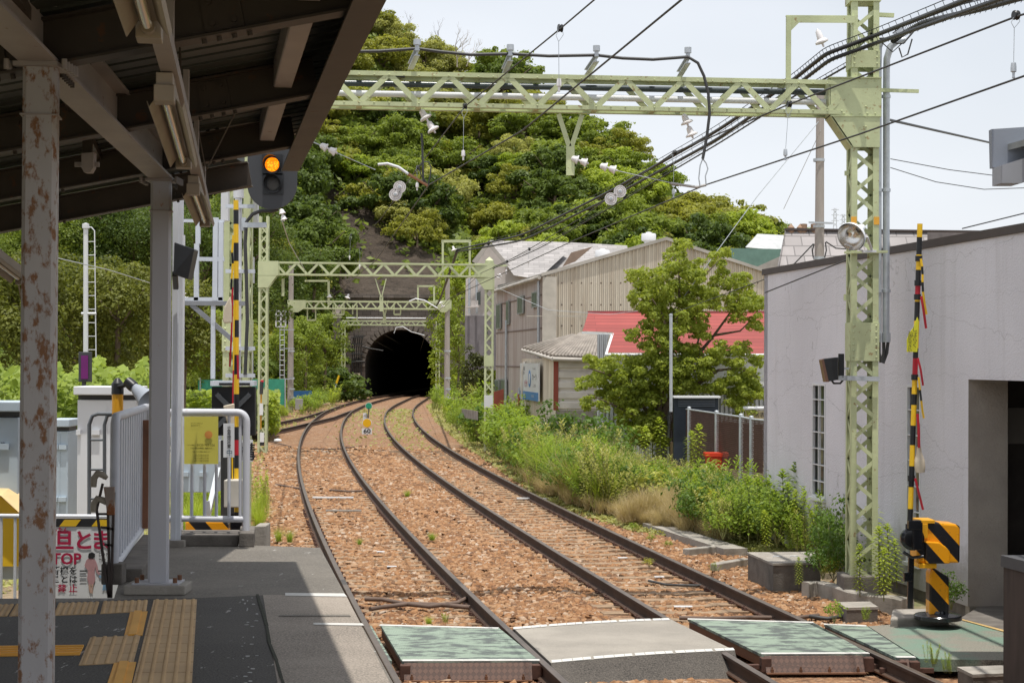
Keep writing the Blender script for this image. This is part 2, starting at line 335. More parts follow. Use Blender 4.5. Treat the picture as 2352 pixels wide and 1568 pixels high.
TACT = paint('tactile_tile', (.47, .32, .17), .75, var=.12, scale=3, world_=True, rust=.7, rustc=(.15, .1, .05), rscale=10); TACTY = paint('tactile_yellow', (.68, .35, .06), .7, var=.1, world_=True)

def track_path(fn, y0, y1, off, z=0., st=None):
    out = []; Y = y0
    while Y <= y1 + .01:
        X = fn(Y); d = Vector((fn(Y + .5) - fn(Y - .5), 1, 0)).normalized(); nrm = Vector((d.y, -d.x, 0))
        out.append(Vector((X, Y, zr(Y) + z)) + nrm * off); Y += st or (1. if Y < 60 else 2.)
    return out

# ------------------------------------------------------------ ground
def gz(X, Y):
    b = -.215 + zr(Y)
    c2 = T2(Y) if Y < 170 else T2(170); c1 = T1(Y) if Y < 170 else T1(170)
    r = X - (c2 + 2.4); l = (c1 - 2.6) - X
    if r > 0: b += min(r, 3.) * .09
    if l > 0: b += min(l, 3.) * .05 if Y < 60 else min(l, 4) * .03
    m = (c1 + c2) / 2
    if abs(X - m) < .9: b += .04 * math.cos((X - m) / .9 * 1.57)
    return b
xs = np.concatenate([np.linspace(-700, -34, 8), np.linspace(-32, 32, 130), np.linspace(34, 700, 8)]); ys = np.concatenate([np.linspace(-30, 4, 5), np.linspace(6, 60, 110), np.linspace(62, 178, 60), np.linspace(200, 1500, 8)])
V = np.array([(x, y, gz(x, y) if abs(x) < 34 and 4 < y < 178 else (-.25 if y < 100 else -.7)) for y in ys for x in xs]); nx = len(xs)
Fq = np.array([(j * nx + i, j * nx + i + 1, (j + 1) * nx + i + 1, (j + 1) * nx + i) for j in range(len(ys) - 1) for i in range(nx - 1)])
struct(npmesh('ground', V, Fq, SOIL, smooth=True))
# ballast bed: one sheet following the tracks
mb = MB(); Ys = [6 + i * 1.5 for i in range(36)] + [60 + i * 3 for i in range(44)]; K = 14; rows = []
for Y in Ys:
    a = T1(Y) - 2.9 - (2.5 if 62 < Y < 120 else 0); b = T2(Y) + 2.5
    rows.append([Vector((a + (b - a) * k / K, Y, gz(a + (b - a) * k / K, Y) + .012)) for k in range(K + 1)])
mb.add([p for r in rows for p in r], [(j * (K + 1) + i, j * (K + 1) + i + 1, (j + 1) * (K + 1) + i + 1, (j + 1) * (K + 1) + i) for j in range(len(rows) - 1) for i in range(K)])
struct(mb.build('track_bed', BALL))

# loose ballast stones
def edge_x(Y): return float(np.interp(Y, [EA.y, EB.y], [EA.x, EB.x])) if Y <= 16.2 else -99
EA = G(903, 1568, 1.18); EB = G(735, 1257, 1.18)
def stones():
    n = 150000; u = rng.random(n); Y = 1 / (1 / 13.5 + u * (1 / 62. - 1 / 13.5)); Y = np.where(rng.random(n) < .45, 13.5 + rng.random(n) ** 1.4 * 40, Y)
    t1 = np.array([T1(y) for y in np.linspace(10, 70, 121)]); t2 = np.array([T2(y) for y in np.linspace(10, 70, 121)]); yy = np.linspace(10, 70, 121)
    a = np.interp(Y, yy, t1); b = np.interp(Y, yy, t2); w = rng.random(n); X = a - 2.6 + (b - a + 5.0) * w
    X += rng.normal(0, .12, n)
    keep = ~((Y > 16.75) & (Y < 19.25) & (X > a - 1.0))
    e = np.where(Y <= 16.2, EA.x + (EB.x - EA.x) * (Y - EA.y) / (EB.y - EA.y), -99); keep &= X > e + .05
    sl_ = ((Y / .58) % 1.0) < .38; on1 = (np.abs(X - a) < 1.2); on2 = np.abs(X - b) < 1.2
    keep &= ~(on2 & sl_ & (Y < 45) & (rng.random(n) < .93)); keep &= ~(on1 & sl_ & (Y < 40) & (rng.random(n) < .7))
    for c in (a, b):
        for s in (-.75, .75): keep &= np.abs(X - c - s) > .075; keep &= ~((np.abs(X - c - s) < .19) & sl_ & (Y < 40))
    X, Y, a, b = X[keep], Y[keep], a[keep], b[keep]; n = len(X)
    Z = np.array([gz(x, y) for x, y in zip(X, Y)]) + .02 + rng.random(n) * .022 - np.where(np.abs(X - b) < 1.2, .022, 0) - np.where(np.abs(X - a) < .75, .008, 0)
    Z += .03 * np.sin(X * 2.1 + Y * .7) * np.cos(Y * .9)*(np.abs(X - (np.interp(Y, yy, t1) + np.interp(Y, yy, t2)) / 2) < .9)
    r = (.015 + rng.random(n) ** 2 * .024) * np.interp(Y, [14, 30, 60], [1, 1.15, 1.6])
    base = np.array([(-1, -1, -.6), (1, -1, -.6), (1, 1, -.6), (-1, 1, -.6), (-.7, -.6, .7), (.8, -.7, .5), (.6, .8, .8), (-.8, .7, .45)])
    fc = np.array([(0, 1, 5, 4), (1, 2, 6, 5), (2, 3, 7, 6), (3, 0, 4, 7), (4, 5, 6, 7)])
    V = base[None] * (1 + rng.normal(0, .22, (n, 8, 3))); V[:, :, 2] *= .95
    ang = rng.random(n) * 6.28; tl = rng.normal(0, .5, n); c, s = np.cos(ang), np.sin(ang)
    x = V[:, :, 0] * (r * (.8 + rng.random(n) * .7))[:, None]; y = V[:, :, 1] * r[:, None]; z = V[:, :, 2] * r[:, None]
    y, z = y * np.cos(tl)[:, None] - z * np.sin(tl)[:, None], y * np.sin(tl)[:, None] + z * np.cos(tl)[:, None]
    x, y = x * c[:, None] - y * s[:, None], x * s[:, None] + y * c[:, None]
    P = np.stack([x + X[:, None], y + Y[:, None], z + Z[:, None]], 2).reshape(-1, 3)
    Fc = (fc[None] + (np.arange(n) * 8)[:, None, None]).reshape(-1, 4)
    o = npmesh('ballast_stones', P, Fc, STONE); tag(o, 'rust brown crushed stone ballast lying between and beside the rails', 'ballast', kind='stuff')
stones()

# ------------------------------------------------------------ tracks
RP = [(-.065, -.165), (.065, -.165), (.065, -.15), (.012, -.13), (.012, -.045), (.034, -.035), (.0345, -.006), (.028, 0), (-.028, 0), (-.0345, -.006), (-.034, -.035), (-.012, -.045), (-.012, -.13), (-.065, -.15)]
RM = [2, 2, 0, 0, 0, 0, 1, 1, 1, 0, 0, 0, 0, 2]
SLME = {}
def sleeper(Y, fn, tr, wood, clip, z):
    X = fn(Y); a = -math.atan2(fn(Y + .5) - fn(Y - .5), 1)
    key = wood
    if key not in SLME:
        mb = MB(); p = [(-1.15, 0), (-.45, 0), (-.3, -.015), (.3, -.015), (.45, 0), (1.15, 0)]
        poly = [Vector((x, -.12, zz)) for x, zz in p] + [Vector((1.15, -.12, -.14)), Vector((-1.15, -.12, -.14))]
        mb.prism(poly, (0, .24, 0)); me = mb.build('sleeper', SLEEP, None); d = me.data
        for v in d.vertices: v.co.z += me.location.z
        bpy.data.objects.remove(me); SLME[key] = d
        mb = MB()
        for s in (-.75, .75):
            for k in (-1, 1):
                mb.box((s + k * .085, 0, .012), (.06, .11, .02)); mb.tube([(s + k * .075, -.05, .03), (s + k * .12, -.03, .045), (s + k * .12, .03, .045), (s + k * .075, .05, .03)], .009, 5); mb.tube([(s + k * .105, 0, .0), (s + k * .105, 0, .06)], .013, 6)
            mb.box((s, 0, .004), (.17, .16, .01))
        me = mb.build('rail_clips', CLIP, None); d = me.data
        for v in d.vertices: v.co += me.location
        bpy.data.objects.remove(me); SLME['clip'] = d
    o = bpy.data.objects.new('sleeper', SLME[key]); col.objects.link(o); o.parent = tr; o.location = Vector((X, Y, z + zr(Y))) - wloc(tr); o.rotation_euler = (0, 0, a)
    if clip:
        c = bpy.data.objects.new('rail_clips', SLME['clip']); col.objects.link(c); c.parent = o
def track(fn, y0, y1, label, wood, sl_end, z=0.):
    tr = thing('railway_track', (fn(y0), y0, -.2 + zr(y0)), label, 'railway track')
    for s in (-.75, .75):
        mb = MB(); mb.sweep(track_path(fn, y0, y1, s, z), RP, RM); mb.build('rail', [RAILS, RAILH, RAILR], tr)
    Y = math.ceil(y0 / .58) * .58 + .11
    while Y < sl_end:
        if not (fn in (T1, T2) and 16.7 < Y < 19.3): sleeper(Y, fn, tr, wood, Y < 36, -.171 + z)
        Y += .58
    return tr
trk1 = track(T1, 9, 250, 'left curved railway track running past the platform edge into the tunnel', 1, 60)
trk2 = track(T2, 9, 250, 'right curved railway track running past the weeds and pale building', 0, 60)
trk3 = track(TS, 42, 128, 'rusty siding track branching left behind the signal equipment', 2, 56, -.004)
# hoses between the rails, joint bars
for k, pts in enumerate([[(838, 1375), (880, 1376), (930, 1386), (985, 1392), (1050, 1384), (1082, 1368)], [(850, 1398), (880, 1393), (940, 1386), (1010, 1388), (1080, 1394)]]):
    mb = MB(); p = [G(x, y, -.1) for x, y in pts]; mb.tube(p, .028, 8)
    tag(mb.build('cable_hose', CABLEB), ['upper brown ribbed hose crossing between the left track rails', 'lower brown ribbed hose crossing between the left track rails'][k], 'hose')
mb = MB(); mb.tube([G(x, y, -.13) for x, y in [(1560, 1418), (1640, 1420), (1720, 1417), (1830, 1418), (1880, 1412)]], .025, 8); tag(mb.build('cable_hose', CABLEB), 'brown hose lying across the right track just before the crossing', 'hose')
mb = MB(); mb.tube([G(x, y, -.15) for x, y in [(1490, 1333), (1530, 1342), (1600, 1344), (1665, 1338)]], .018, 8); tag(mb.build('cable_hose', CABLE), 'dark cable lying on the sleepers of the right track', 'cable')
mb = MB(); mb.tube([G(x, y, -.12) for x, y in [(1860, 1415), (1900, 1420), (1950, 1412), (1990, 1404)]], .025, 8); tag(mb.build('cable_hose', CABLE), 'dark cable on the ballast beside the small concrete box', 'cable')
for pts, lb in (([(634, 1112), (680, 1120), (695, 1122)], 'thin rusty pipe on the ballast left of the left track'), ([(758, 1125), (800, 1128), (843, 1126)], 'thin rusty pipe between the left track rails'), ([(622, 1014), (668, 1025)], 'thin dark cable on the ballast by the white marker post'), ([(712, 1030), (770, 1031), (830, 1024)], 'thin dark cable crossing the left track near its curve')):
    mb = MB(); mb.tube([G(x, y, -.14) for x, y in pts], .025, 6); tag(mb.build('ground_pipe', CABLEB), lb, 'pipe')
for (x0, x1, y, lb) in ((718, 812, 1142, 'thin white slab lying across the left track'), (1187, 1274, 1144, 'thin white slab lying across the right track'), (1340, 1402, 1143, 'white slab on the ballast right of the right track'), (748, 830, 1172, 'pale worn slab between the left track rails')):
    a = G(x0, y, -.14); b = G(x1, y, -.14); mb = MB(); mb.bar(a, b, .1, .03); tag(mb.build('cable_slab', CONC if 'worn' in lb else SIGNW), lb, 'slab')
for (x, y, w, lb) in ((1569, 1392, 42, 'white tag lying on a sleeper near the crossing'), (1514, 1324, 22, 'small white tag on the right track, nearer of two'), (1430, 1280, 22, 'small white tag on the right track, farther of two'), (874, 1266, 18, 'small white tag on the left track below the pale slab'), (900, 1300, 22, 'small white tag on the left track nearer the hoses')):
    a = G(x - w / 2, y, -.155); b = G(x + w / 2, y, -.155); mb = MB(); mb.bar(a, b, .07, .012); tag(mb.build('ballast_tag', SIGNW), lb, 'tag')

# ------------------------------------------------------------ level crossing
def panel(px, label, thick=.13, z=.0, mat=GPANEL, front=True, wl=True):
    P = [G(x, y, z) for x, y in px]   # far-left, far-right, near-right, near-left
    c = sum(P, Vector()) / 4; t = thing('crossing_deck', (c.x, c.y, z - thick), label, 'crossing panel', 'green rubber panels of the level crossing')
    mb = MB(); mb.prism([p - Vector((0, 0, .028)) for p in P], (0, 0, .028)); mb.build('deck', mat, t); mb = MB(); mb.prism([c + (p - c) * .985 - Vector((0, 0, thick)) for p in P], (0, 0, thick - .03)); mb.build('deck_base', RAILR, t)
    if wl:
        for a, b, s in ((P[0], P[1], -1), (P[3], P[2], 1)):
            d = (b - a).normalized(); n = Vector((-d.y, d.x, 0)) * s; mb = MB(); mb.prism([a + Vector((0, 0, .001)), b + Vector((0, 0, .001)), b + n * .08 + Vector((0, 0, .001)), a + n * .08 + Vector((0, 0, .001))], (0, 0, .005)); mb.build('edge_line', WHITEL, t)
    if front:
        a, b = P[3], P[2]; d = (b - a).normalized(); n = Vector((d.y, -d.x, 0))
        mb = MB(); q = [a + d * .02 + n * .004, b - d * .08 + n * .004]
        mb.prism([q[0] - Vector((0, 0, .012)), q[1] - Vector((0, 0, .012)), q[1] + n * .1 - Vector((0, 0, .16)), q[0] + n * .1 - Vector((0, 0, .16))], n * .02); mb.build('chequer_plate', CHEQ, t)
        mb = MB()
        for k in range(4):
            p = q[0].lerp(q[1], .06 + .29 * k) + n * .115 - Vector((0, 0, .155)); mb.tube([p, p + Vector((0, 0, .03))], .016, 6); mb.tube([p + Vector((0, 0, .03)), p + Vector((0, 0, .05))], .009, 6)
        mb.bar(q[0] + n * .12 - Vector((0, 0, .165)), q[1] + n * .12 - Vector((0, 0, .165)), .09, .014); mb.build('bolt_strip', RAILR, t)
        for e, s in ((a, 1), (b, -1)):
            mb = MB(); mb.box(e + d * s * .03 + n * .03 - Vector((0, 0, .095)), (.1, .12, .14), math.atan2(d.y, d.x)); mb.box(e - d * s * .1 + n * .01 - Vector((0, 0, .12)), (.14, .06, .05), math.atan2(d.y, d.x)); mb.build('clamp', CLIP, t, .006)
    return t
def rx(fn, s, Y): # world x of rail side
    return fn(Y) + s
def pq(x0, x1, Y1, Y0, z=.0): pass
panel([(874, 1434), (1146, 1441), (1240, 1517), (924, 1518)], 'worn green anti-slip panel between the left track rails')
panel([(1580, 1420), (1868, 1428), (1998, 1501), (1750, 1502)], 'worn green anti-slip panel between the right track rails')
panel([(1893, 1432), (1990, 1436), (2104, 1510), (2060, 1510)], 'narrow worn green panel right of the right track', front=True)
# middle asphalt hump
mb = MB(); a, b, c, d = G(1178, 1441), G(1536, 1420), G(1688, 1494), G(1266, 1523); KX = 10; vs = []
for j in range(5):
    for i in range(KX + 1):
        u = i / KX; v = j / 4; p = (a.lerp(b, u)).lerp(d.lerp(c, u), v); p.z = .004 + .014 * math.sin(math.pi * u); vs.append(p)
for i in range(KX + 1):
    u = i / KX; p = d.lerp(c, u) + Vector((0, -.42, 0)); p.z = -.2; vs.append(p)
for i in range(KX + 1):
    u = i / KX; p = a.lerp(b, u) + Vector((0, .06, 0)); p.z = -.2; vs.append(p)
mb.add(vs, [(j * (KX + 1) + i, (j + 1) * (KX + 1) + i, (j + 1) * (KX + 1) + i + 1, j * (KX + 1) + i + 1) for j in range(4) for i in range(KX)])
mb.mi = 1; o5 = 5 * (KX + 1)
mb.f += [(4 * (KX + 1) + i, o5 + i, o5 + i + 1, 4 * (KX + 1) + i + 1) for i in range(KX)] + [(i, i + 1, 6 * (KX + 1) + i + 1, 6 * (KX + 1) + i) for i in range(KX)]; mb.m += [1] * (2 * KX); mb.sm += [False] * (2 * KX)
L_ = [a.lerp(d, v / 4) for v in range(5)]; L_ = [Vector((p.x, p.y, .004)) for p in L_]; o6 = len(mb.v); mb.v += [tuple(p) for p in L_] + [(p.x - .03, p.y, -.2) for p in L_]; mb.f += [(o6 + i, o6 + i + 1, o6 + i + 6, o6 + i + 5) for i in range(4)]; mb.m += [1] * 4; mb.sm += [False] * 4
struct(mb.build('crossing_pavement', [PAVE, PAVEF]))
for lab, (s0, s1), ins in (('far', (a, b), -.03), ('near', (d, c), .03)):
    mb = MB()
    for i in range(18):
        u0, u1 = i / 18 + .003, (i + 1) / 18 - (.012 if i % 4 == 3 else 0)
        q = []
        for u, w in ((u0, 0), (u1, 0), (u1, 1), (u0, 1)):
            p = s0.lerp(s1, u); p.y += ins * 5 * w; p.z = .009 + .014 * math.sin(math.pi * u); q.append(p)
        mb.quad(*q)
    struct(mb.build('crossing_edge_line', WHITEL))
# right approach, green coated
mb = MB(); mb.prism([G(x, y, -.01) for x, y in [(1994, 1437), (2100, 1430), (2200, 1420), (2420, 1480), (2420, 1517), (2112, 1512)]], (0, 0, -.12)); struct(mb.build('crossing_approach', GPAVE))
mb = MB(); mb.prism([G(x, y, .0) for x, y in [(2200, 1420), (2208, 1420), (2430, 1478), (2420, 1481)]], (0, 0, -.006)); struct(mb.build('approach_edge_line', paint('yellow_line', (.5, .34, .14), .8, world_=True)))
mb = MB(); mb.prism([G(x, y, -.004) for x, y in [(2205, 1419), (2260, 1385), (2700, 1385), (2800, 1500), (2430, 1478)]], (0, 0, -.1)); struct(mb.build('footpath', CONCD))
mb = MB(); mb.prism([G(x, y, -.01) for x, y in [(846, 1436), (853, 1436), (900, 1516), (880, 1518)]], (0, 0, -.1)); tag(mb.build('crossing_deck', GPANEL), 'thin green strip between platform edge and left rail', 'crossing panel')

# ------------------------------------------------------------ platform
ZP = 1.18
E0 = EA + (EA - EB) * .9; E0.z = ZP
mb = MB(); EE = Vector((EB.x, EB.y, ZP)); WL = G(592, 1252, ZP); BK = G(258, 1373, ZP)
poly = [E0, EE, WL, G(300, 1252, ZP), G(262, 1373, ZP), G(-300, 1383, ZP) + Vector((-4, 0, 0)), Vector((-9, E0.y, ZP))]
mb.prism([p - Vector((0, 0, 1.5)) for p in poly], (0, 0, 1.5)); struct(mb.build('platform', [PLATM]))
def sheet(name, px, mat, dz=.004, z=ZP, th=.003):
    mb = MB(); mb.prism([G(x, y, z) + Vector((0, 0, dz)) for x, y in px], (0, 0, th)); return mb.build(name, mat)
struct(sheet('platform_asphalt', [(-60, 1392), (340, 1376), (463, 1374), (655, 1366), (690, 1590), (-90, 1590)], PLATD))
struct(sheet('platform_edge_slab', [(604, 1368), (790, 1366), (796, 1371), (905, 1590), (640, 1590)], PLATE, .006))
struct(sheet('platform_line', [(655, 1365), (790, 1366), (797, 1373), (655, 1371)], WHITEL, .011))
struct(sheet('platform_line', [(720, 1434), (832, 1435), (836, 1440), (720, 1438)], WHITEL, .011))
struct(sheet('platform_line', [(640, 1416), (802, 1415), (806, 1419), (640, 1419)], PLATM, .011))
mb = MB(); jx = [(590, 1368), (600, 1400), (612, 1440), (618, 1480), (634, 1520), (645, 1560), (660, 1600)]
for (x0, y0), (x1, y1) in zip(jx[:-1], jx[1:]): mb.prism([G(x0 - 2, y0, ZP) + Vector((0, 0, .012)), G(x0 + 4, y0, ZP) + Vector((0, 0, .012)), G(x1 + 5, y1, ZP) + Vector((0, 0, .012)), G(x1 - 3, y1, ZP) + Vector((0, 0, .012))], (0, 0, .002))
struct(mb.build('platform_joint', paint('joint_moss', (.03, .032, .02), .95, var=.5, scale=30, world_=True)))
mb = MB()
for i in range(30): x = 560 + random.gauss(0, 7) + (i % 9) * 2.5; y = random.uniform(1375, 1590); w = random.uniform(1.5, 6); h = random.uniform(.8, 2.4); mb.prism([G(x + w * math.cos(k * 1.05) * random.uniform(.6, 1.3), y + h * math.sin(k * 1.05) * random.uniform(.6, 1.3), ZP) + Vector((0, 0, .0085)) for k in range(6)], (0, 0, .001))
struct(mb.build('platform_paint_flecks', paint('worn_paint', (.3, .3, .29), .8, world_=True)))
# tactile paving
def tactile(px, nu, nv, label, kind='dome', mat=TACT):
    P = [G(x, y, ZP) + Vector((0, 0, .012)) for x, y in px]; c = sum(P, Vector()) / 4
    t = thing('tactile_paving', (c.x, c.y, ZP + .004), label, 'tactile paving')
    tl = [0, 0]
    L = (P[3] - P[0]).length; Wd = (P[1] - P[0]).length; mb = MB(); n1 = max(1, round(L / .325)); n0 = max(1, round(Wd / .33))
    for i in range(n0):
        for j in range(n1):
            q = []
            for u, v in ((i, j), (i + 1, j), (i + 1, j + 1), (i, j + 1)):
                uu = (u + (.02 if u == i else -.02)) / n0; vv = (v + (.02 if v == j else -.02)) / n1; q.append(P[0].lerp(P[1], uu).lerp(P[3].lerp(P[2], uu), vv) - Vector((0, 0, .009)))
            mb.prism(q[::-1], (0, 0, .009))
    mb.build('tiles', mat, t); mb = MB()
    for i in range(nu * n0):
        for j in range(nv * n1):
            u = (i + .5) / (nu * n0); v = (j + .5) / (nv * n1); p = P[0].lerp(P[1], u).lerp(P[3].lerp(P[2], u), v)
            if kind == 'dome': mb.lathe(p, [(.014, 0), (.011, .006), (.001, .007)], n=7)
            else: mb.box(p + Vector((0, 0, .003)), (.02, .2, .007) if kind == 'bar' else (.4, .012, .007))
    mb.build('bumps', mat, t); return t
tactile([(351, 1380), (454.5, 1379), (442, 1600), (295, 1600)], 5, 9, 'beige tactile tiles in a strip along the platform edge')
tactile([(205, 1467), (325, 1462), (309, 1524), (178, 1531)], 5, 9, 'square block of beige tactile tiles left of the edge strip')
tactile([(235, 1384), (342, 1381), (338, 1406), (228, 1412)], 7, 6, 'beige dotted tiles in the back row nearest the corner')
tactile([(133, 1388), (230, 1385), (222, 1412), (120, 1416)], 7, 6, 'beige dotted tiles in the back row beside the warning board')
tactile([(-60, 1393), (128, 1388), (116, 1415), (-80, 1420)], 7, 6, 'beige dotted tiles in the back row left of the near column')
def guide(px, label, n):
    P = [G(x, y, ZP) + Vector((0, 0, .008)) for x, y in px]; c = sum(P, Vector()) / 4; t = thing('guide_strip', (c.x, c.y, ZP + .004), label, 'tactile paving')
    mb = MB(); mb.prism([p for p in P], (0, 0, .005)); mb.build('plate', TACTY, t); mb = MB()
    for k in range(n):
        u = (k + .5) / n if n > 1 else .45; a = P[0].lerp(P[1], u); b = P[3].lerp(P[2], u)
        if n > 1: a = P[0].lerp(P[3], u); b = P[1].lerp(P[2], u)
        mb.bar(a + Vector((0, 0, .009)), b + Vector((0, 0, .009)), .05 if n == 1 else .025, .01)
    mb.build('ridge', TACTY, t)
guide([(299, 1409), (339, 1407), (327, 1462), (285, 1464)], 'short yellow guide strip with one raised bar, farther one', 1)
guide([(262, 1526), (313, 1524), (296, 1600), (238, 1600)], 'short yellow guide strip with one raised bar, nearer one', 1)
guide([(-60, 1489), (193, 1486), (183, 1507), (-70, 1511)], 'ribbed yellow guide strip behind the near rusty column', 4)

# canopy ----------------------------------------------------------------
def eaveX(Y): return -.565 - (Y - 7.49) * .178
def cz(X, Y): return 4.5 + .19 * (X - eaveX(Y))
can = thing('platform_canopy', (-2.4, 10, ZP), 'rusty steel platform canopy with dark ribbed roof over the left platform', 'canopy')
def column(px0, pw, Y, ybase, mat, ztop=4.22):
    X = (px0 - 1176) * Y / 4000; base = G(px0, ybase, ZP).z; mb = MB(); w = .15
    # box column with slightly rounded edges
    r = .018; prof = [(-w / 2 + r, -w / 2), (w / 2 - r, -w / 2), (w / 2, -w / 2 + r), (w / 2, w / 2 - r), (w / 2 - r, w / 2), (-w / 2 + r, w / 2), (-w / 2, w / 2 - r), (-w / 2, -w / 2 + r)]
    ca, sa = math.cos(.15), math.sin(.15); poly = [Vector((X + a * ca - b * sa, Y + a * sa + b * ca, ZP)) for a, b in prof]
    mb.prism(poly, (0, 0, ztop - ZP)); c = mb.build('column', mat, can); return X, c
X1, c1 = column(90, 0, 7.9, 0, COLP); X2, c2 = column(368, 0, 12.9, 0, COLP2)
for X, Y, c in ((X2, 12.9, c2), (X1, 7.9, c1)):
    mb = MB(); mb.box((X, Y, ZP + .035), (.45, .3, .07)); mb.build('column_footing', CONC, c, .01)
    mb = MB()
    for a in (-1, 1):
        for b in (-1, 1): mb.tube([(X + a * .14, Y + b * .09, ZP + .07), (X + a * .14, Y + b * .09, ZP + .12)], .018, 6)
    mb.build('base_bolts', RAILR, c); mb = MB(); mb.box((X, Y, ZP + .077), (.34, .26, .012)); mb.build('base_plate', COLP2, c)
    mb = MB(); mb.box((X, Y, 4.225), (.2, .22, .02)); mb.box((X, Y, 4.0), (.17, .17, .006), .15)
    for s in (): mb.prism([(X + s * .08, Y - .01, 4.0), (X + s * .085, Y - .01, 4.215), (X + s * .3, Y - .01, 4.215)] if s > 0 else [(X + s * .3, Y - .01, 4.215), (X + s * .085, Y - .01, 4.215), (X + s * .08, Y - .01, 4.0)], (0, .02, 0))
    for k in range(5):
        for s in (-1, 1): mb.tube([(X + s * .13, Y - .1 + k * .05, 4.2), (X + s * .13, Y - .1 + k * .05, 4.245)], .014, 6)
    mb.build('bolted_bracket', BEAMP, c)
# main beam
bd = Vector((X2 - X1, 5., 0)).normalized(); B0 = Vector((X1, 7.9, 4.235)) - bd * 4.2; B1 = Vector((X2, 12.9, 4.235)) + bd * .1
mb = MB(); mb.ibeam(B0, B1, .17, .26, .016); mb.build('main_beam', BEAMP, can)
mb = MB()
for Y, X in ((7.9, X1), (12.9, X2)):
    for k in range(6):
        for s in (-1, 1): mb.tube([(X + s * .06 + bd.x * (.2 + k * .06), Y + .2 + k * .06, 4.21), (X + s * .06 + bd.x * (.2 + k * .06), Y + .2 + k * .06, 4.24)], .012, 6)
mb.build('beam_bolts', RAFTP, can)
# second long beam, left
mb = MB(); mb.ibeam(Vector((X1 - 3.2, 6, 3.82)), Vector((X2 - 3.4, 15.4, 3.82)), .15, .2); mb.build('side_beam', BEAMP, can)
for Y, xl, xr in ((5.4, -4.6, 0), (7.9, -5.6, 0), (10.4, -6.2, 0), (12.9, -7, 0), (15.4, -7.5, X2 + .3)):
    xe = eaveX(Y) - .08 if xr == 0 else xr; mb = MB()
    p, q = Vector((xl, Y, cz(xl, Y))), Vector((xe, Y + .0, cz(xe, Y))); u = (Vector((-.19, 0, 1))).normalized(); mb.ibeam(p, q, .13, .22, .012, u); r = mb.build('rafter', RAFTP, can)
    for f in (.18, .42, .66, .88):
        mb = MB(); c = p.lerp(q, f) + u * .11; mb.bar(c - (q - p).normalized() * .09 - Vector((0, .012, 0)), c + (q - p).normalized() * .09 - Vector((0, .012, 0)), .012, .17)
        for a in (-1, 1):
            for b in (-1, 1): cc = c + (q - p).normalized() * (a * .05) + u * (b * .05); mb.tube([cc - Vector((0, .018, 0)), cc - Vector((0, .035, 0))], .013, 6)
        for k in range(4): cc = p.lerp(q, f) + (q - p).normalized() * ((k - 1.5) * .07); mb.tube([cc - u * .02, cc + u * .0], .013, 6); mb.tube([cc + u * .22, cc + u * .245], .013, 6)
        mb.build('splice_plate', RAFTP, r)
# deck: folded sheet with ribs running across
mb = MB(); ydk = 3.; rib = 0
while ydk < 14.2:
    y2 = ydk + .24
    def dq(ya, za, yb, zb, thick=None):
        xa, xb = eaveX(ya) + .05, eaveX(yb) + .05; L = -9.
        mb.quad((L, ya, cz(L, ya) + .24 + za), (L, yb, cz(L, yb) + .24 + zb), (xb, yb, cz(xb, yb) + .24 + zb), (xa, ya, cz(xa, ya) + .24 + za))
    dq(ydk, 0, ydk + .17, 0); mb.mi = 1; dq(ydk + .17, 0, ydk + .18, .035); mb.mi = 0; dq(ydk + .18, .035, ydk + .23, .035); dq(ydk + .23, .035, y2, 0); ydk = y2
mb.build('roof_deck', [ROOFD, paint('deck_rib_painted_light', (.2, .19, .15), .5)], can)  # lighter colour on the rib side faces paints in the light they catch
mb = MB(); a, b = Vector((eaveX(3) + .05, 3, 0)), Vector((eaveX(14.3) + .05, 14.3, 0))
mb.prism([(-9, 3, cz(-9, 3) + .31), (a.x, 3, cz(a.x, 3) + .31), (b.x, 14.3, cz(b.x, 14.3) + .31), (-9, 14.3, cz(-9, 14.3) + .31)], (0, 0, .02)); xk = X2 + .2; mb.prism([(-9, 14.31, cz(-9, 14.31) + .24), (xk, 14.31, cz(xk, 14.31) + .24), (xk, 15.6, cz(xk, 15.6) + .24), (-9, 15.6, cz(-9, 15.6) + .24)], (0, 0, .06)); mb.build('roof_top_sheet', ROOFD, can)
mb = MB()
for dx in (.0,):
    p, q = Vector((eaveX(3), 3, 4.46)), Vector((eaveX(14.2), 14.2, 4.46)); mb.bar(p + Vector((.0, 0, .17)), q + Vector((.0, 0, .17)), .02, .36); mb.bar(p + Vector((-.06, 0, -.01)), q + Vector((-.06, 0, -.01)), .14, .014); mb.bar(p + Vector((-.06, 0, .33)), q + Vector((-.06, 0, .33)), .14, .014)
mb.build('eave_channel', RAFTP, can)
for ya, yb in ((3, 5.3), (5.5, 7.8), (8.0, 10.3), (10.5, 12.8), (13., 13.6)):
    mb = MB(); p, q = Vector((eaveX(ya) - .3, ya, 4.52)), Vector((eaveX(yb) - .3, yb, 4.52)); mb.bar(p, q, .1, .012); mb.bar(p + Vector((-.05, 0, .09)), q + Vector((-.05, 0, .09)), .012, .18); mb.build('eave_purlin', BEAMP, can)
for f in (.25, .5, .75):
    mb = MB(); mb.bar(Vector((eaveX(3) - 5 * f - .3, 3, cz(eaveX(3) - 5 * f - .3, 3) + .2)), Vector((eaveX(13.6) - 5 * f - .3, 13.6, cz(eaveX(13.6) - 5 * f - .3, 13.6) + .2)), .05, .06); mb.build('purlin', RAFTP, can)
mb = MB()
for p, q in (((475, 388), (545, 250)), ((470, 380), (420, 100))):
    mb.tube([at(p[0], p[1], 12.8), at(q[0], q[1], 11.0)], .006, 5)
mb.tube([at(412, 80, 9.), at(416, 215, 9.)], .006, 5); mb.build('tie_rod', RAFTP, can)
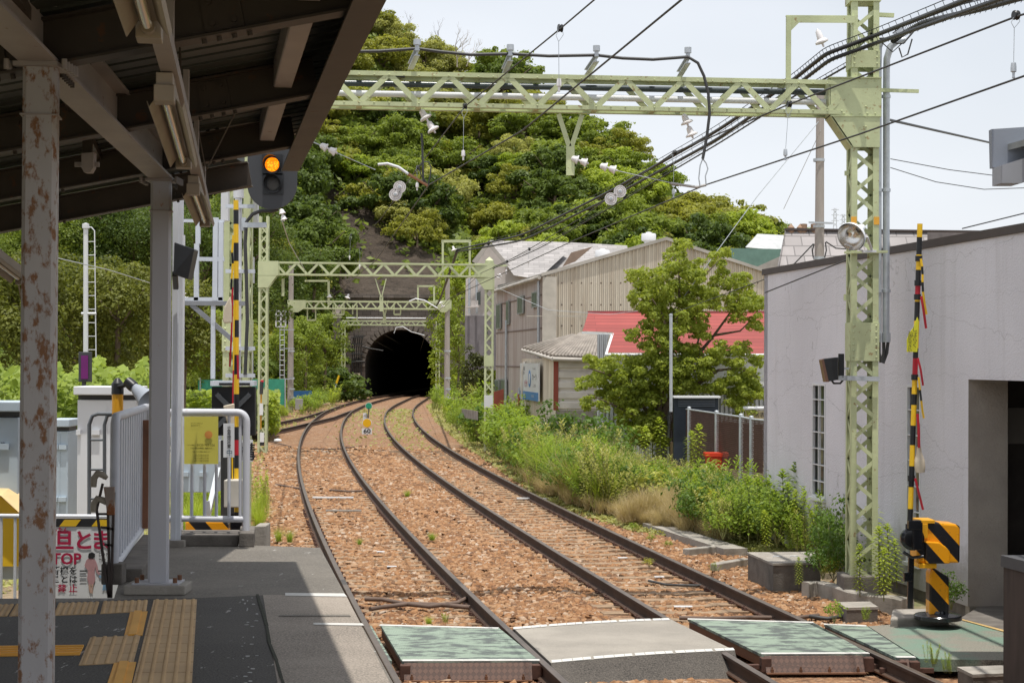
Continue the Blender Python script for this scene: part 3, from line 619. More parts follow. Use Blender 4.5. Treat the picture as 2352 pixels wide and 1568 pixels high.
# white post at platform end carrying black box
mb = MB(); XP = at(407, 1245, 16.1); mb.bar((XP.x, 16.1, ZP), (XP.x, 16.1, 4.7), .065, .065); mb.bar((XP.x - .03, 16.1, ZP), (XP.x - .03, 16.1, 4.7), .05, .1)
eq = thing('display_post', (XP.x, 16.1, ZP), 'white post at platform end carrying a tilted black box', 'post'); mb.build('post', WHITEP, eq)
mb = MB(); mb.box((XP.x, 16.1, ZP + .03), (.16, .2, .06)); mb.build('base', CONC, eq)
mb = MB(); mb.prism([at(400, 556, 15.5), at(446, 572, 15.7), at(432, 642, 15.7), at(398, 630, 15.5)], (0, .22, 0)); mb.bar(at(402, 628, 15.7), at(404, 660, 16.), .05, .05); mb.build('black_box', BLACK, eq, .008)

# lamps
def flamp(pts, label, widths=.135):
    a, b = Vector(pts[0]), Vector(pts[1]); d = (b - a).normalized(); s = Vector((d.y, -d.x, 0)); u = Vector((0, 0, 1)); w = widths / 2
    t = thing('fluorescent_lamp', a.lerp(b, .5), label, 'lamp', 'fluorescent lamps under the canopy')
    mb = MB(); mb.bar(a - d * .12 + u * .06, b + d * .12 + u * .06, .07, .07); mb.build('housing', LAMPB, t, .004)
    mb = MB()
    for k in (-1, 1):
        mb.prism([a + s * (k * .03) + u * .02, a + s * (k * w) - u * .035, b + s * (k * w) - u * .035, b + s * (k * .03) + u * .02], u * .004)
        mb.prism([a + s * (k * w) - u * .035, a + s * (k * w * 1.12) - u * .01, b + s * (k * w * 1.12) - u * .01, b + s * (k * w) - u * .035], s * (k * .003))
    mb.build('reflector', LAMPB, t)
    mb = MB(); mb.tube([a + d * .06 - u * .0, b - d * .06 - u * .0], .019, 12); mb.build('tube', TUBEG, t)
    for e, k in ((a, -1), (b, 1)):
        mb = MB(); mb.box(e + d * k * .09 + u * .005, (.085, .12, .07), -math.atan2(d.x, d.y)); mb.lathe(e + d * k * .02 + Vector((0, 0, -.0)), [(.001, -.04), (.024, -.04), (.024, .04), (.001, .04)], d, 10); mb.build('end_cap', LAMPB, t, .004)
    return t
flamp(((-.97, 4.2, 4.0), (-1.21, 5.75, 4.0)), 'nearest fluorescent lamp, cut by the top of the picture')
flamp(((-1.47, 7.35, 4.0), (-1.83, 9.65, 4.0)), 'middle fluorescent lamp with splayed beige reflector above the two columns')
flamp(((-2.09, 11.4, 4.0), (-2.46, 13.9, 4.0)), 'farthest fluorescent lamp hanging just right of the second column')
mb = MB(); p, q = Vector((-1.0, 4.4, 4.13)), Vector((-2.5, 14.2, 4.13)); mb.bar(p, q, .07, .06)
for f in (.1, .3, .5, .7, .9): c = p.lerp(q, f); mb.bar(c, c + Vector((0, 0, .32)), .03, .03)
mb.build('lamp_duct', BEAMP, can)
flamp((at(-30, 585, 13.), at(45, 641, 14.)), 'fluorescent lamp at the far left behind the near rusty column')
# hanging bracket
t = thing('hanging_bracket', at(200, 395, 11.2), 'dark metal strap with small box hanging from the canopy beam', 'bracket')
mb = MB(); mb.bar(at(202, 262, 11.2), at(201, 360, 11.2), .06, .03); mb.build('strap', RAFTP, t)
mb = MB(); mb.prism([at(187, 352, 11.1), at(215, 350, 11.1), at(214, 385, 11.1), at(207, 396, 11.1), at(193, 396, 11.1), at(187, 385, 11.1)], (0, .08, 0)); mb.bar(at(172, 378, 11.15), at(228, 378, 11.15), .02, .03); mb.build('box', BEAMP, t)

# opposite platform and canopy on the right
P0 = G(2305, 1280, ZP); mb = MB(); poly = [P0, P0 + Vector((4, .3, 0)), Vector((9.5, 5, ZP)), Vector((P0.x + 1.75, 5, ZP))]
mb.prism([p - Vector((0, 0, 1.5)) for p in poly], (0, 0, 1.42)); struct(mb.build('opposite_platform', paint('platform_end_dark', (.055, .04, .034), .8, var=.3, world_=True, stretch=(3, 3, .5))))
mb = MB(); mb.prism([p + Vector((-.02, .02, -.08)) for p in poly], (0, 0, .1)); struct(mb.build('opposite_platform_coping', paint('coping_dark', (.07, .07, .075), .7, world_=True)))
t = thing('opposite_canopy', (5.6, 15, 4.6), 'grey metal end of the canopy over the opposite platform, upper right', 'canopy'); mb = MB()
F0 = at(2272, 420, 16.8)
mb.prism([at(2271, 300, 16.8), at(2273, 388, 16.8), at(2352, 363, 16.8) + Vector((2.6, 0, .0)), at(2352, 275, 16.8) + Vector((2.6, 0, .1))][::-1], (0, -.1, 0)); mb.build('fascia', paint('fascia_grey', (.22, .24, .28), .55, var=.04), t)
mb = MB(); mb.prism([at(2279, 388, 16.7), at(2279, 428, 16.7), at(2322, 428, 16.7), at(2500, 375, 16.7), at(2500, 320, 16.7)][::-1], (0, -.3, 0)); mb.build('gutter', paint('gutter_grey', (.3, .31, .34), .5, var=.04), t)
mb = MB(); mb.prism([(4.75, 16.7, 4.95), (9, 16.7, 5.6), (9.6, 6, 5.6), (6.6, 6, 5.0)][::-1], (0, 0, .06)); mb.build('roof', ROOFTOP, t)
mb = MB(); mb.box((7.6, 13, 3.0), (.2, .2, 3.9)); mb.build('post', COLP2, t)

# ------------------------------------------------------------ gantries
def L_leg(mb, x, y, z0, z1, sx, sy, w=.05, t=.008):
    mb.box((x - sx * w / 2, y - sy * t / 2, (z0 + z1) / 2), (w, t, z1 - z0)); mb.box((x - sx * t / 2, y - sy * (w / 2 + t / 2 + .001), (z0 + z1) / 2), (t, w - t, z1 - z0))
def lat_post(t, x, y, z0, z1, w=.34, pitch=.255, lw=.075, mat=GREENP, plates=(), detail=True, name='post'):
    mb = MB(); h = w / 2
    for sx in (-1, 1):
        for sy in (-1, 1): L_leg(mb, x + sx * h, y + sy * h, z0, z1, sx, sy, lw)
    n = int((z1 - z0) / pitch)
    for face in range(4):
        for i in range(n):
            a = z0 + i * pitch; b = a + pitch; s = 1 if (i + face) % 2 else -1; e = h - .02
            if face < 2:
                yy = y + (-1 if face == 0 else 1) * (h - .014); mb.bar((x - s * e, yy, a), (x + s * e, yy, b), .05, .007, (0, 1, 0))
            else:
                xx = x + (-1 if face == 2 else 1) * (h - .014); mb.bar((xx, y - s * e, a), (xx, y + s * e, b), .05, .007, (1, 0, 0))
    p = mb.build(name, mat, t)
    for za, zb in plates:
        mb = MB(); mb.box((x, y - h - .006, (za + zb) / 2), (w + .01, .01, zb - za)); mb.box((x, y + h + .006, (za + zb) / 2), (w + .01, .01, zb - za))
        for s in (-1, 1): mb.box((x + s * (h + .006), y, (za + zb) / 2), (.01, w, zb - za))
        if detail:
            for s in (-1, 1):
                k = za + .05
                while k < zb: mb.lathe((x + s * (h - .03), y - h - .011, k), [(.014, 0), (.01, .008), (.001, .01)], (0, -1, 0), 6); k += .08
        mb.build('joint_plate', mat, p)
    return p
def lat_beam(t, A, B, dep=.43, wid=.34, half=.37, mat=GREENP, cw=.052, name='beam', rivets=True):
    A, B = Vector(A), Vector(B); d = (B - A).normalized(); nrm = Vector((-d.y, d.x, 0)).normalized(); L = (B - A).length; mb = MB(); U = Vector((0, 0, 1))
    for s in (-1, 1):
        o = nrm * (s * wid / 2)
        for z, k in ((.0, 1), (dep, -1)):
            mb.bar(A + o + U * (z + k * cw / 2), B + o + U * (z + k * cw / 2), .008, cw); mb.bar(A + o * (1 - .03 / wid * 2) + U * (z), B + o * (1 - .03 / wid * 2) + U * (z), .06, .009)
        n = int(L / half)
        for i in range(n):
            a, b = A + d * (i * half), A + d * ((i + 1) * half)
            za, zb = (.03, dep - .03) if i % 2 == 0 else (dep - .03, .03)
            mb.bar(a + o * .96 + U * za, b + o * .96 + U * zb, .008, .07, (0, 0, 1))
    for i in range(int(L / (half * 2))):
        c = A + d * (i * half * 2); mb.bar(c - nrm * wid / 2 + U * .008, c + nrm * wid / 2 + U * .008, .07, .008); mb.bar(c - nrm * wid / 2 + U * (dep - .008), c + nrm * wid / 2 + U * (dep - .008), .07, .008)
    b_ = mb.build(name, mat, t)
    if rivets:
        mb = MB(); i = 0
        while i < L - .1:
            c = A + d * i - nrm * (wid / 2 + .004)
            mb.lathe(c + U * .04, [(.014, 0), (.009, .009), (.001, .011)], -nrm, 6); mb.lathe(c + U * (dep - .04), [(.012, 0), (.008, .009), (.001, .011)], -nrm, 6); i += half / 2
        mb.build('rivets', mat, b_)
    return b_
def insulator(mb, p, q, n=2, r=.085):   # bell insulators along p->q
    p, q = Vector(p), Vector(q); d = (q - p); L = d.length; d.normalize(); s = L / n
    for i in range(n):
        c = p + d * (s * i); mb.lathe(c, [(.012, 0), (.035, .02 * s / .15), (.045, s * .55), (r * .8, s * .6), (r, s * .68), (r, s * .76), (r * .5, s * .8), (.014, s * .82), (.012, s)], d, 14)
# gantry 1
Y1R, Y1L = 22.4, 21.7
g1 = thing('catenary_gantry', (.5, 22, -.1), 'nearest pale green lattice gantry with its post before the white building', 'gantry')
pR = at(1980, 784, Y1R); XR = pR.x; pL = at(546, 784, Y1L); XL = pL.x
post = lat_post(g1, XR, Y1R, .1, 7.55, .35, .262, .075, plates=((2.93, 3.42), (6.1, 6.16), (6.68, 6.9)))
lat_post(g1, XL, Y1L, -.1, 6.3, .32, .262, plates=((3.0, 3.4),))
mb = MB(); mb.box((XR, Y1R, 7.6), (.39, .39, .14)); mb.lathe((XR, Y1R, 7.67), [(.19, 0), (.14, .05), (.001, .06)], n=8); mb.build('post_cap', GREENP, post)
zb1 = at(1900, 270, Y1R).z; zbL = at(790, 243, Y1L + .1).z
A1 = Vector((XL, Y1L, (zbL + zb1) / 2)); B1_ = Vector((XR - .1, Y1R, (zbL + zb1) / 2)); zb = A1.z
lat_beam(g1, A1, B1_, .43, .36, .372)
gs = MB(); h = .19
for sy in (-1, 1):
    yy = Y1R + sy * h
    gs.prism([(XR - .45, yy, zb - .02), (XR + .19, yy, zb - .02), (XR + .19, yy, zb + .46), (XR - .45, yy, zb + .46)], (0, .008 * sy, 0))
    gs.prism([(XR - .42, yy, zb - .03), (XR + .18, yy, zb - .03), (XR + .18, yy, zb - .42), (XR - .15, yy, zb - .42)], (0, .008 * sy, 0))
gs.bar((XR - .47, Y1R, zb + .467), (XR + .2, Y1R, zb + .467), .44, .012); gs.bar((XR - .45, Y1R, zb - .025), (XR + .2, Y1R, zb - .025), .42, .01); gs.bar((XR - .44, Y1R, zb - .03), (XR - .17, Y1R, zb - .42), .36, .01, (1, 0, 0))
gs.box((XR - .46, Y1R, zb + .22), (.01, .38, .46)); gs.box((XR + .196, Y1R, zb + .22), (.01, .38, .46))
for i in range(6):
    for j in range(2): gs.lathe((XR - .38 + i * .1, Y1R - h - .008, zb + .01 + j * .42), [(.013, 0), (.009, .01), (.001, .012)], (0, -1, 0), 6)
for j in range(4): gs.lathe((XR, Y1R - h - .008, zb + .1 - j * .13), [(.013, 0), (.009, .01), (.001, .012)], (0, -1, 0), 6)
gs.build('corner_gusset', GREENP, g1)
mb = MB(); mb.mi = 0   # orange bands
for s in (-1, 1): mb.box((XR + s * .145, Y1R - .178, 4.72), (.07, .008, .1))
mb.build('orange_band', paint('orange_band', (.7, .35, .04), .5), post)
mb = MB(); c = at(1812, 50, Y1R - .25)   # portal frame for the feeder
zt = at(1812, 52, Y1R).z; mb.bar((c.x, Y1R - .22, zb - .05), (c.x, Y1R - .22, zt + .03), .06, .06); mb.bar((c.x - .03, Y1R - .22, zt), (XR - .15, Y1R - .22, zt), .012, .09); mb.bar((c.x - .03, Y1R - .19, zt + .045), (XR - .15, Y1R - .19, zt + .045), .06, .01)
mb.prism([(c.x + .03, Y1R - .23, zt - .04), (c.x + .03, Y1R - .23, zt - .15), (c.x + .14, Y1R - .23, zt - .04)], (0, .01, 0)); mb.build('feeder_frame', GREENP, g1)
mb = MB(); a = at(2010, 34, Y1R); mb.bar(a, at(2053, 36, Y1R), .05, .05); a = at(2010, 207, Y1R); mb.bar(a, at(2110, 210, Y1R), .03, .045); a = at(1940, 398, Y1R); mb.bar(a, at(1950, 398, Y1R), .03, .06); a = at(1938, 683, Y1R); mb.bar(a, at(1952, 683, Y1R), .03, .08)
a = at(1985, 578, Y1R - .2); mb.bar(at(1940, 580, Y1R - .2), at(2038, 578, Y1R - .2), .06, .03); a = at(1985, 870, Y1R - .2); mb.build('post_bracket', GREENP, g1)
mb = MB(); mb.bar(at(1945, 868, Y1R - .25), at(2020, 870, Y1R - .25), .06, .06); mb.build('lower_bracket', GALV, g1)
# V brackets
mb = MB(); Yv = 22.; a, b, m_ = at(1283, 262, Yv), at(1337, 264, Yv), at(1310, 345, Yv); mb.bar(a, m_, .06, .012, (0, 1, 0)); mb.bar(b, m_, .06, .012, (0, 1, 0)); mb.bar(m_ + Vector((0, 0, .05)), at(1310, 403, Yv), .105, .014, (0, 1, 0))
mb.build('v_bracket', GREENP, g1)
# cable trough pipes in the beam
for k, (ya, yb, r, m) in enumerate(((191, 213, .04, paint('conduit_dark', (.05, .065, .07), .25)), (211, 238, .042, CABW))):
    mb = MB(); p = at(800, ya, Y1L + .15); q = at(1895, yb, Y1R); p.z = q.z = (p.z + q.z) / 2; mb.tube([p - (q - p) * .22, q], r, 10)
    tag(mb.build('conduit_pipe', m), ['upper dark steel conduit running through the nearest gantry beam', 'lower pale conduit running through the nearest gantry beam'][k], 'pipe')
# arms with jumper cable
jp = []
for k, (x, y, x2, y2) in enumerate([(958, 128, 943, 160), (1172, 140, 1158, 172), (1370, 142, 1348, 174), (1580, 146, 1560, 178)]):
    mb = MB(); a, b = at(x, y, Y1L - .25 + k * .1), at(x2, y2, Y1L + .3 + k * .1); mb.ibeam(a, b, .07, .08, .01); mb.box(a + Vector((0, 0, .1)), (.05, .05, .08)); mb.lathe(a + Vector((0, 0, .12)), [(.01, 0), (.045, .01), (.045, .08), (.01, .09)], n=10); mb.build('cable_arm', GALV, g1)
mb = MB(); Yj = Y1L - .25
pts = [(700, 150), (790, 119), (870, 118), (958, 112), (1010, 119), (1080, 126), (1172, 124), (1260, 129), (1370, 127), (1430, 134), (1500, 137), (1580, 131), (1603, 145), (1617, 175), (1627, 215), (1630, 260), (1624, 310), (1617, 350), (1614, 365)]
mb.tube([at(x, y, Yj + .0003 * (x - 700)) for x, y in pts], .02, 8); tag(mb.build('jumper_cable', CABLE), 'thick black cable looping along the top of the nearest gantry', 'cable')
mb = MB()
for pp in ([(1614, 365), (1608, 380), (1605, 410), (1608, 428)], [(1614, 365), (1622, 375), (1626, 388), (1620, 405), (1622, 424)]): mb.tube([at(x, y, Yj + .3) for x, y in pp], .008, 6)
tag(mb.build('jumper_tail', GALV), 'two bare tails of the black cable joining the contact wire', 'cable')
mb = MB(); mb.tube([at(780, 170, 21.9), at(850, 169, 22.), at(930, 176, 22.)], .02, 8); tag(mb.build('jumper_cable', CABLE), 'short dark cable lying on the gantry beam beside the canopy eave', 'cable')
def thing_ins(lab, parts, cat='insulator', name='insulator', mat=CERAM, group=None):
    mb = MB()
    for p in parts: insulator(mb, *p)
    return tag(mb.build(name, mat), lab, cat, group)
thing_ins('two stacked white bell insulators hanging below the nearest beam, left one', [(at(966, 252, 22), at(1000, 306, 22), 2, .082)])
thing_ins('two stacked white bell insulators hanging below the nearest beam, right one', [(at(1570, 262, 22.3), at(1592, 318, 22.3), 2, .082)])
thing_ins('single white bell insulator under the feeder frame beside the tall post', [(at(1877, 68, 22.2), at(1892, 108, 22.2), 1, .085)])
thing_ins('white strain insulator on the arm wire right of the V bracket', [(at(1312, 363, 22), at(1352, 376, 22), 2, .06)])
thing_ins('white strain insulator next along the arm wire, right of the first', [(at(1378, 380, 22), at(1418, 392, 22), 2, .06)])
thing_ins('white strain insulator left, beside the canopy eave tip', [(at(735, 333, 22), at(775, 352, 22), 2, .055)])
thing_ins('two small white insulators on a black rod under the signal head, right side', [(at(646, 480, 30), at(653, 508, 30), 2, .06)])
def discs(px, lab):
    mb = MB()
    for x, y in px: c = at(x, y, 23); mb.lathe(c, [(.083, -.01), (.083, .012), (.073, .012), (.071, .0), (.06, .0), (.058, .012), (.048, .012), (.046, .0), (.036, .0), (.03, .02), (.001, .02)], (0, -1, .0), 20); mb.mi = 1; mb.lathe(c + Vector((0, -.02, 0)), [(.024, 0), (.02, .03), (.001, .031)], (0, -1, 0), 8); mb.mi = 0
    tag(mb.build('disc_insulator', [CERAM, GALV]), lab, 'insulator')
discs([(918, 430), (908, 447)], 'pair of round white disc insulators seen face on, left'); discs([(1424, 440), (1403, 457)], 'pair of round white disc insulators seen face on, right')
mb = MB(); mb.tube([at(968, 306, 22), at(970, 330, 22), at(972, 410, 22), at(975, 425, 22)], .014, 6); mb.tube([at(972, 372, 22), at(985, 372, 22), at(990, 385, 22), at(988, 405, 22), at(983, 425, 22)], .008, 6); mb.tube([at(972, 372, 22), at(962, 385, 22), at(968, 405, 22), at(980, 420, 22)], .008, 6); tag(mb.build('hanger_rod', CABLE), 'black hanger rod with looped wires below the left bell insulators', 'hanger')
mb = MB(); mb.tube([at(868, 378, 22), at(890, 376, 22), at(915, 384, 22), at(938, 400, 22)], .018, 8); mb.mi = 1; mb.tube([at(938, 400, 22), at(982, 426, 22)], .018, 8); tag(mb.build('steady_arm', [CABW, paint('copper_arm', (.35, .17, .09), .5)]), 'curved white and copper steady arm holding the left contact wire', 'steady arm')
mb = MB(); mb.tube([at(1540, 421, 22.2), at(1600, 430, 22.2), at(1622, 425, 22.2)], .017, 8); tag(mb.build('steady_arm', paint('arm_grey', (.4, .38, .36), .5)), 'straight grey steady arm holding the right contact wire', 'steady arm')

# wires
def ext_(pts):
    P = [at(*p) for p in pts]; off = lambda p: p[0] < 0 or p[0] > 2352 or p[1] < 0
    if off(pts[0]): P = [P[0] + (P[0] - P[1]).normalized() * 25] + P
    if off(pts[-1]): P = P + [P[-1] + (P[-1] - P[-2]).normalized() * 25]
    return P
def wire(pts, r, lab, mat=WIRE, cat='wire', name='overhead_wire', sag=0.):
    P = ext_(pts); out = []
    for i in range(len(P) - 1):
        for k in range(6): u = k / 6; p = P[i].lerp(P[i + 1], u); p.z -= sag * 4 * u * (1 - u); out.append(p)
    out.append(P[-1]); mb = MB(); mb.tube(out, r, 6); return tag(mb.build(name, mat), lab, cat)
wire([(1900, -275, 8.3), (1565, 0, 11.1), (1200, 300, 17.4), (985, 425, 22.7), (862, 600, 42), (748, 690, 66), (790, 745, 104), (905, 806, 165)], .0085, 'contact wire over the left track, running through the left steady arm')
wire([(1700, -300, 10), (1365, 0, 14.8), (1285, 68, 16.6), (1068, 245, 21.5), (960, 385, 28), (875, 502, 42), (777, 600, 58), (800, 720, 104), (920, 790, 165)], .0085, 'messenger wire carrying round hangers over the left track')
wire([(2500, 125, 12), (2352, 175, 13.9), (1975, 308, 17.6), (1620, 425, 22.4), (1317, 553, 33), (1030, 686, 58), (985, 745, 104), (965, 806, 165)], .009, 'contact wire over the right track passing the tall lattice post')
wire([(2500, -10, 12), (2335, 38, 13.9), (1812, 240, 19.3), (1545, 352, 25), (1327, 505, 36), (1216, 572, 42), (1165, 600, 47), (1105, 627, 58), (1020, 705, 104), (985, 780, 165)], .009, 'messenger wire with round hangers over the right track')
def hanger(x, y, Y, x2, y2, white, lab):
    t = thing('wire_hanger', at(x, y, Y), lab, 'hanger', 'round black hangers on the messenger wires')
    mb = MB(); c = at(x, y, Y); mb.lathe(c - Vector((.022, 0, 0)), [(.001, 0), (.036, 0), (.04, .01), (.03, .022), (.04, .034), (.036, .044), (.001, .044)], (1, .25, 0), 14); mb.build('clamp', BLACK, t)
    mb = MB(); e = at(x2, y2, Y); s = (c - e).length; mb.tube([e, c - Vector((.015, 0, s * .25)), c - Vector((-.03, 0, s * .12)), c + Vector((.02, 0, -.02))], .003, 5); mb.tube([c - Vector((.015, 0, s * .25)), c - Vector((.04, 0, s * .14)), c + Vector((-.02, 0, -.02))], .003, 5); mb.build('rod', GALV, t)
    mb = MB(); mb.lathe(e, [(.001, .04), (.02, .035), (.024, 0), (.024, -.035), (.012, -.04), (.01, -.07), (.014, -.085), (.001, -.09)], n=10); mb.build('weight', CERAM if white else GALV, t)
hanger(1287, 65, 16.6, 1284, 190, 1, 'round black wire hanger against the sky above the nearest gantry')
hanger(1068, 244, 21.5, 1064, 352, 1, 'round black wire hanger just below the nearest gantry beam')
hanger(2334, 35, 13.9, 2328, 155, 0, 'round black wire hanger at the upper right edge')
hanger(1813, 239, 19.3, 1804, 350, 0, 'round black wire hanger left of the tall post')
hanger(1550, 351, 25, 1547, 440, 0, 'round black wire hanger before the hilltop on the right')
for k, (x, y, Y, x2, y2) in enumerate([(960, 385, 28, 958, 425), (828, 572, 48, 826, 610), (806, 540, 52, 803, 590), (1216, 572, 42, 1214, 600), (1165, 600, 47, 1163, 622)]): hanger(x, y, Y, x2, y2, 1, ['small wire hanger beside the left steady arm', 'small wire hanger on the left wires before the bare rock', 'small wire hanger farthest along the left wires', 'small wire hanger before the grey tiled roof', 'small wire hanger before the roof gable'][k])
def bundle(pts, r, lab, tw=1):
    P = ext_(pts); out = []
    for i in range(len(P) - 1):
        for k in range(24): out.append(P[i].lerp(P[i + 1], k / 24))
    out.append(P[-1])
    # smooth
    a = np.array(out)
    for _ in range(12): a[1:-1] = (a[:-2] + a[1:-1] * 2 + a[2:]) / 4
    mb = MB(); mb.tube([Vector(p) for p in a], r, 7); off = Vector((0, 0, r * 2.4)); mb.tube([Vector(p) + off + Vector((0, 0, .02)) for p in a], .006, 5)
    d = 0
    for i in range(0, len(a) - 1, 2): p = Vector(a[i]); mb.tube([p + Vector((0, 0, r * 2.4 + .02)), p + Vector((r * 1.1, 0, r * .2)), p - Vector((0, 0, r * 1.4))], .004, 4)
    return tag(mb.build('feeder_cable', WIRE), lab, 'cable')
bundle([(2420, -70, 15), (2230, -5, 17.5), (2010, 82, 22.0), (1895, 125, 22.2), (1820, 185, 24), (1640, 305, 28), (1400, 440, 38), (1200, 540, 50), (1050, 573, 58)], .028, 'upper bundled feeder cable sweeping down from the tall post')
bundle([(2420, -45, 15), (2230, 22, 17.5), (2010, 100, 22.0), (1905, 138, 22.2), (1820, 203, 24), (1640, 325, 28), (1400, 455, 38), (1200, 553, 50), (1050, 578, 58)], .026, 'middle bundled feeder cable just under the upper one')
bundle([(2420, -25, 17), (2250, 22, 19), (2120, 52, 21), (2073, 78, 22.1), (2050, 95, 22.3)], .034, 'thick cable bundle entering the two vertical pipes')
bundle([(1952, 148, 22.6), (1800, 235, 26), (1650, 330, 31), (1430, 460, 40), (1240, 570, 52), (1080, 640, 62)], .014, 'thin twisted cable under the bundled feeder cables')
bundle([(1050, 576, 58), (1035, 620, 70), (1010, 690, 100), (1000, 706, 104)], .05, 'bundled cable dropping from the second gantry to the third')
wire([(2040, 275, 22.6), (2150, 300, 26), (2275, 328, 32)], .02, 'dark cable running right from the tall post to the opposite canopy')
wire([(2045, 365, 30), (2180, 390, 30), (2400, 418, 30)], .007, 'thin upper wire in the sky right of the tall post'); wire([(2045, 385, 30), (2150, 418, 30), (2260, 435, 30), (2400, 430, 30)], .007, 'thin lower wire in the sky right of the tall post')
wire([(1880, 280, 49), (1740, 450, 48.5), (1541, 722, 48)], .012, 'pale guy wire from the concrete pole to the slim steel pole', GALV); wire([(1885, 300, 49), (1800, 480, 55)], .008, 'faint thin wire beside the concrete pole', GALV)
wire([(1760, 640, 30), (1550, 718, 40)], .008, 'thin dark wire between building corner and steel pole'); wire([(1757, 672, 28), (1950, 595, 24)], .01, 'dark wire across the white building wall')
wire([(1140, 660, 58), (1260, 712, 52), (1400, 722, 50), (1540, 705, 48)], .008, 'thin wire sagging before the corrugated gable', GALV)
wire([(2210, 525, 35), (2352, 490, 34), (2450, 465, 34)], .012, 'dark wire above the white building roof')
wire([(120, 590, 30), (250, 620, 34), (345, 650, 40)], .01, 'thin pale wire before the trees behind the columns', GALV)
wire([(775, 352, 22), (862, 390, 22)], .005, 'thin tie wire at the left steady arm', GALV); wire([(1416, 392, 22), (1540, 420, 22.2)], .005, 'thin tie wire at the right steady arm', GALV); wire([(715, 325, 22), (737, 334, 22)], .008, 'short rod between canopy and strain insulator', GALV)
wire([(648, 508, 30), (665, 560, 45), (700, 620, 58)], .012, 'thin wire running down before the dark trees', GALV)

# gantry 2
YL2, YR2 = 57.7, 58.5
g2 = thing('catenary_gantry', (-4.4, 58, -.2), 'second pale green lattice gantry, before the tiled house', 'gantry')
a = at(606, 640, YL2); b = at(1124, 640, YR2)
lat_post(g2, a.x, YL2, -.2, at(606, 497, YL2).z, .31, .33, .07, GREENFAR, plates=((at(0, 925, YL2).z, at(0, 890, YL2).z),), detail=False)
lat_post(g2, b.x, YR2, -.1, at(1124, 605, YR2).z, .31, .33, .07, GREENFAR, plates=((at(0, 835, YR2).z, at(0, 810, YR2).z),), detail=False)
zz = at(860, 634, 58).z; lat_beam(g2, (a.x, YL2, zz), (b.x, YR2, zz), .44, .34, .36, GREENFAR, rivets=False)
for X, Y, s in ((a.x, YL2, 1), (b.x, YR2, -1)):
    mb = MB()
    for sy in (-.18, .18):
        mb.prism([(X - s * .17, Y + sy, zz - .02), (X + s * .5, Y + sy, zz - .02), (X + s * .5, Y + sy, zz + .46), (X - s * .17, Y + sy, zz + .46)][::s], (0, .01, 0)); mb.prism([(X - s * .17, Y + sy, zz - .03), (X - s * .17, Y + sy, zz - .42), (X + s * .16, Y + sy, zz - .42), (X + s * .45, Y + sy, zz - .03)][::-s], (0, .01, 0))
    mb.build('corner_gusset', GREENFAR, g2)
mb = MB(); mb.lathe((b.x, YR2, zz + .44), [(.2, 0), (.2, .12), (.001, .25)], n=4); mb.build('post_cap', GREENFAR, g2)
mb = MB(); e = Y1 = 58.3
for x in (1017, 1079): mb.bar(at(x, 552, 58.3), at(x, 634, 58.3), .07, .07)
mb.bar(at(1014, 554, 58.3), at(1082, 554, 58.3), .07, .09); mb.build('feeder_frame', GREENFAR, g2); mb = MB(); mb.bar(at(1135, 610, 58.5), at(1165, 610, 58.5), .06, .06); mb.build('side_arm', GREENFAR, g2); mb = MB()
mb.bar(at(862, 640, 58), at(876, 685, 58), .06, .03); mb.bar(at(887, 640, 58), at(876, 685, 58), .06, .03); mb.bar(at(876, 680, 58), at(876, 715, 58), .12, .03); mb.build('v_bracket', GREENFAR, g2); mb = MB()
mb.bar(at(650, 640, 58), at(650, 680, 58), .09, .05); mb.bar(at(700, 645, 58), at(755, 645, 58), .05, .06); mb.bar(at(755, 645, 58), at(755, 700, 58), .07, .05); mb.build('hanging_frames', GREENFAR, g2)
mb = MB(); mb.prism([at(1112, 908, 58), at(1132, 908, 58), at(1132, 936, 58), at(1112, 936, 58)], (0, .15, 0)); tag(mb.build('equipment_box', CABW), 'small white box at the foot of the second gantry right post', 'box')
mb = MB(); mb.prism([at(597, 993, 56), at(606, 993, 56), at(606, 1015, 56), at(597, 1015, 56)], (0, .1, 0)); mb.mi = 1; mb.prism([at(597, 1015, 56), at(606, 1015, 56), at(606, 1023, 56), at(597, 1023, 56)], (0, .1, 0)); tag(mb.build('marker_post', [SIGNW, INK]), 'short white marker post with black foot by the second gantry', 'marker')
thing_ins('white insulators under the second gantry, left pair', [(at(757, 702 - 27, 58), at(757, 712 - 27, 58), 1, .1), (at(801, 700 - 25, 58), at(797, 712 - 25, 58), 1, .1)])
thing_ins('white insulator on the frame above the second gantry', [(at(1040, 565, 58), at(1044, 578, 58), 1, .1)])
thing_ins('white insulators on the right end of the second gantry', [(at(1150, 628, 58), at(1144, 640, 58), 2, .1)])
thing_ins('white insulators on the right of the third gantry', [(at(1008, 690, 103), at(1018, 707, 103), 2, .16)])
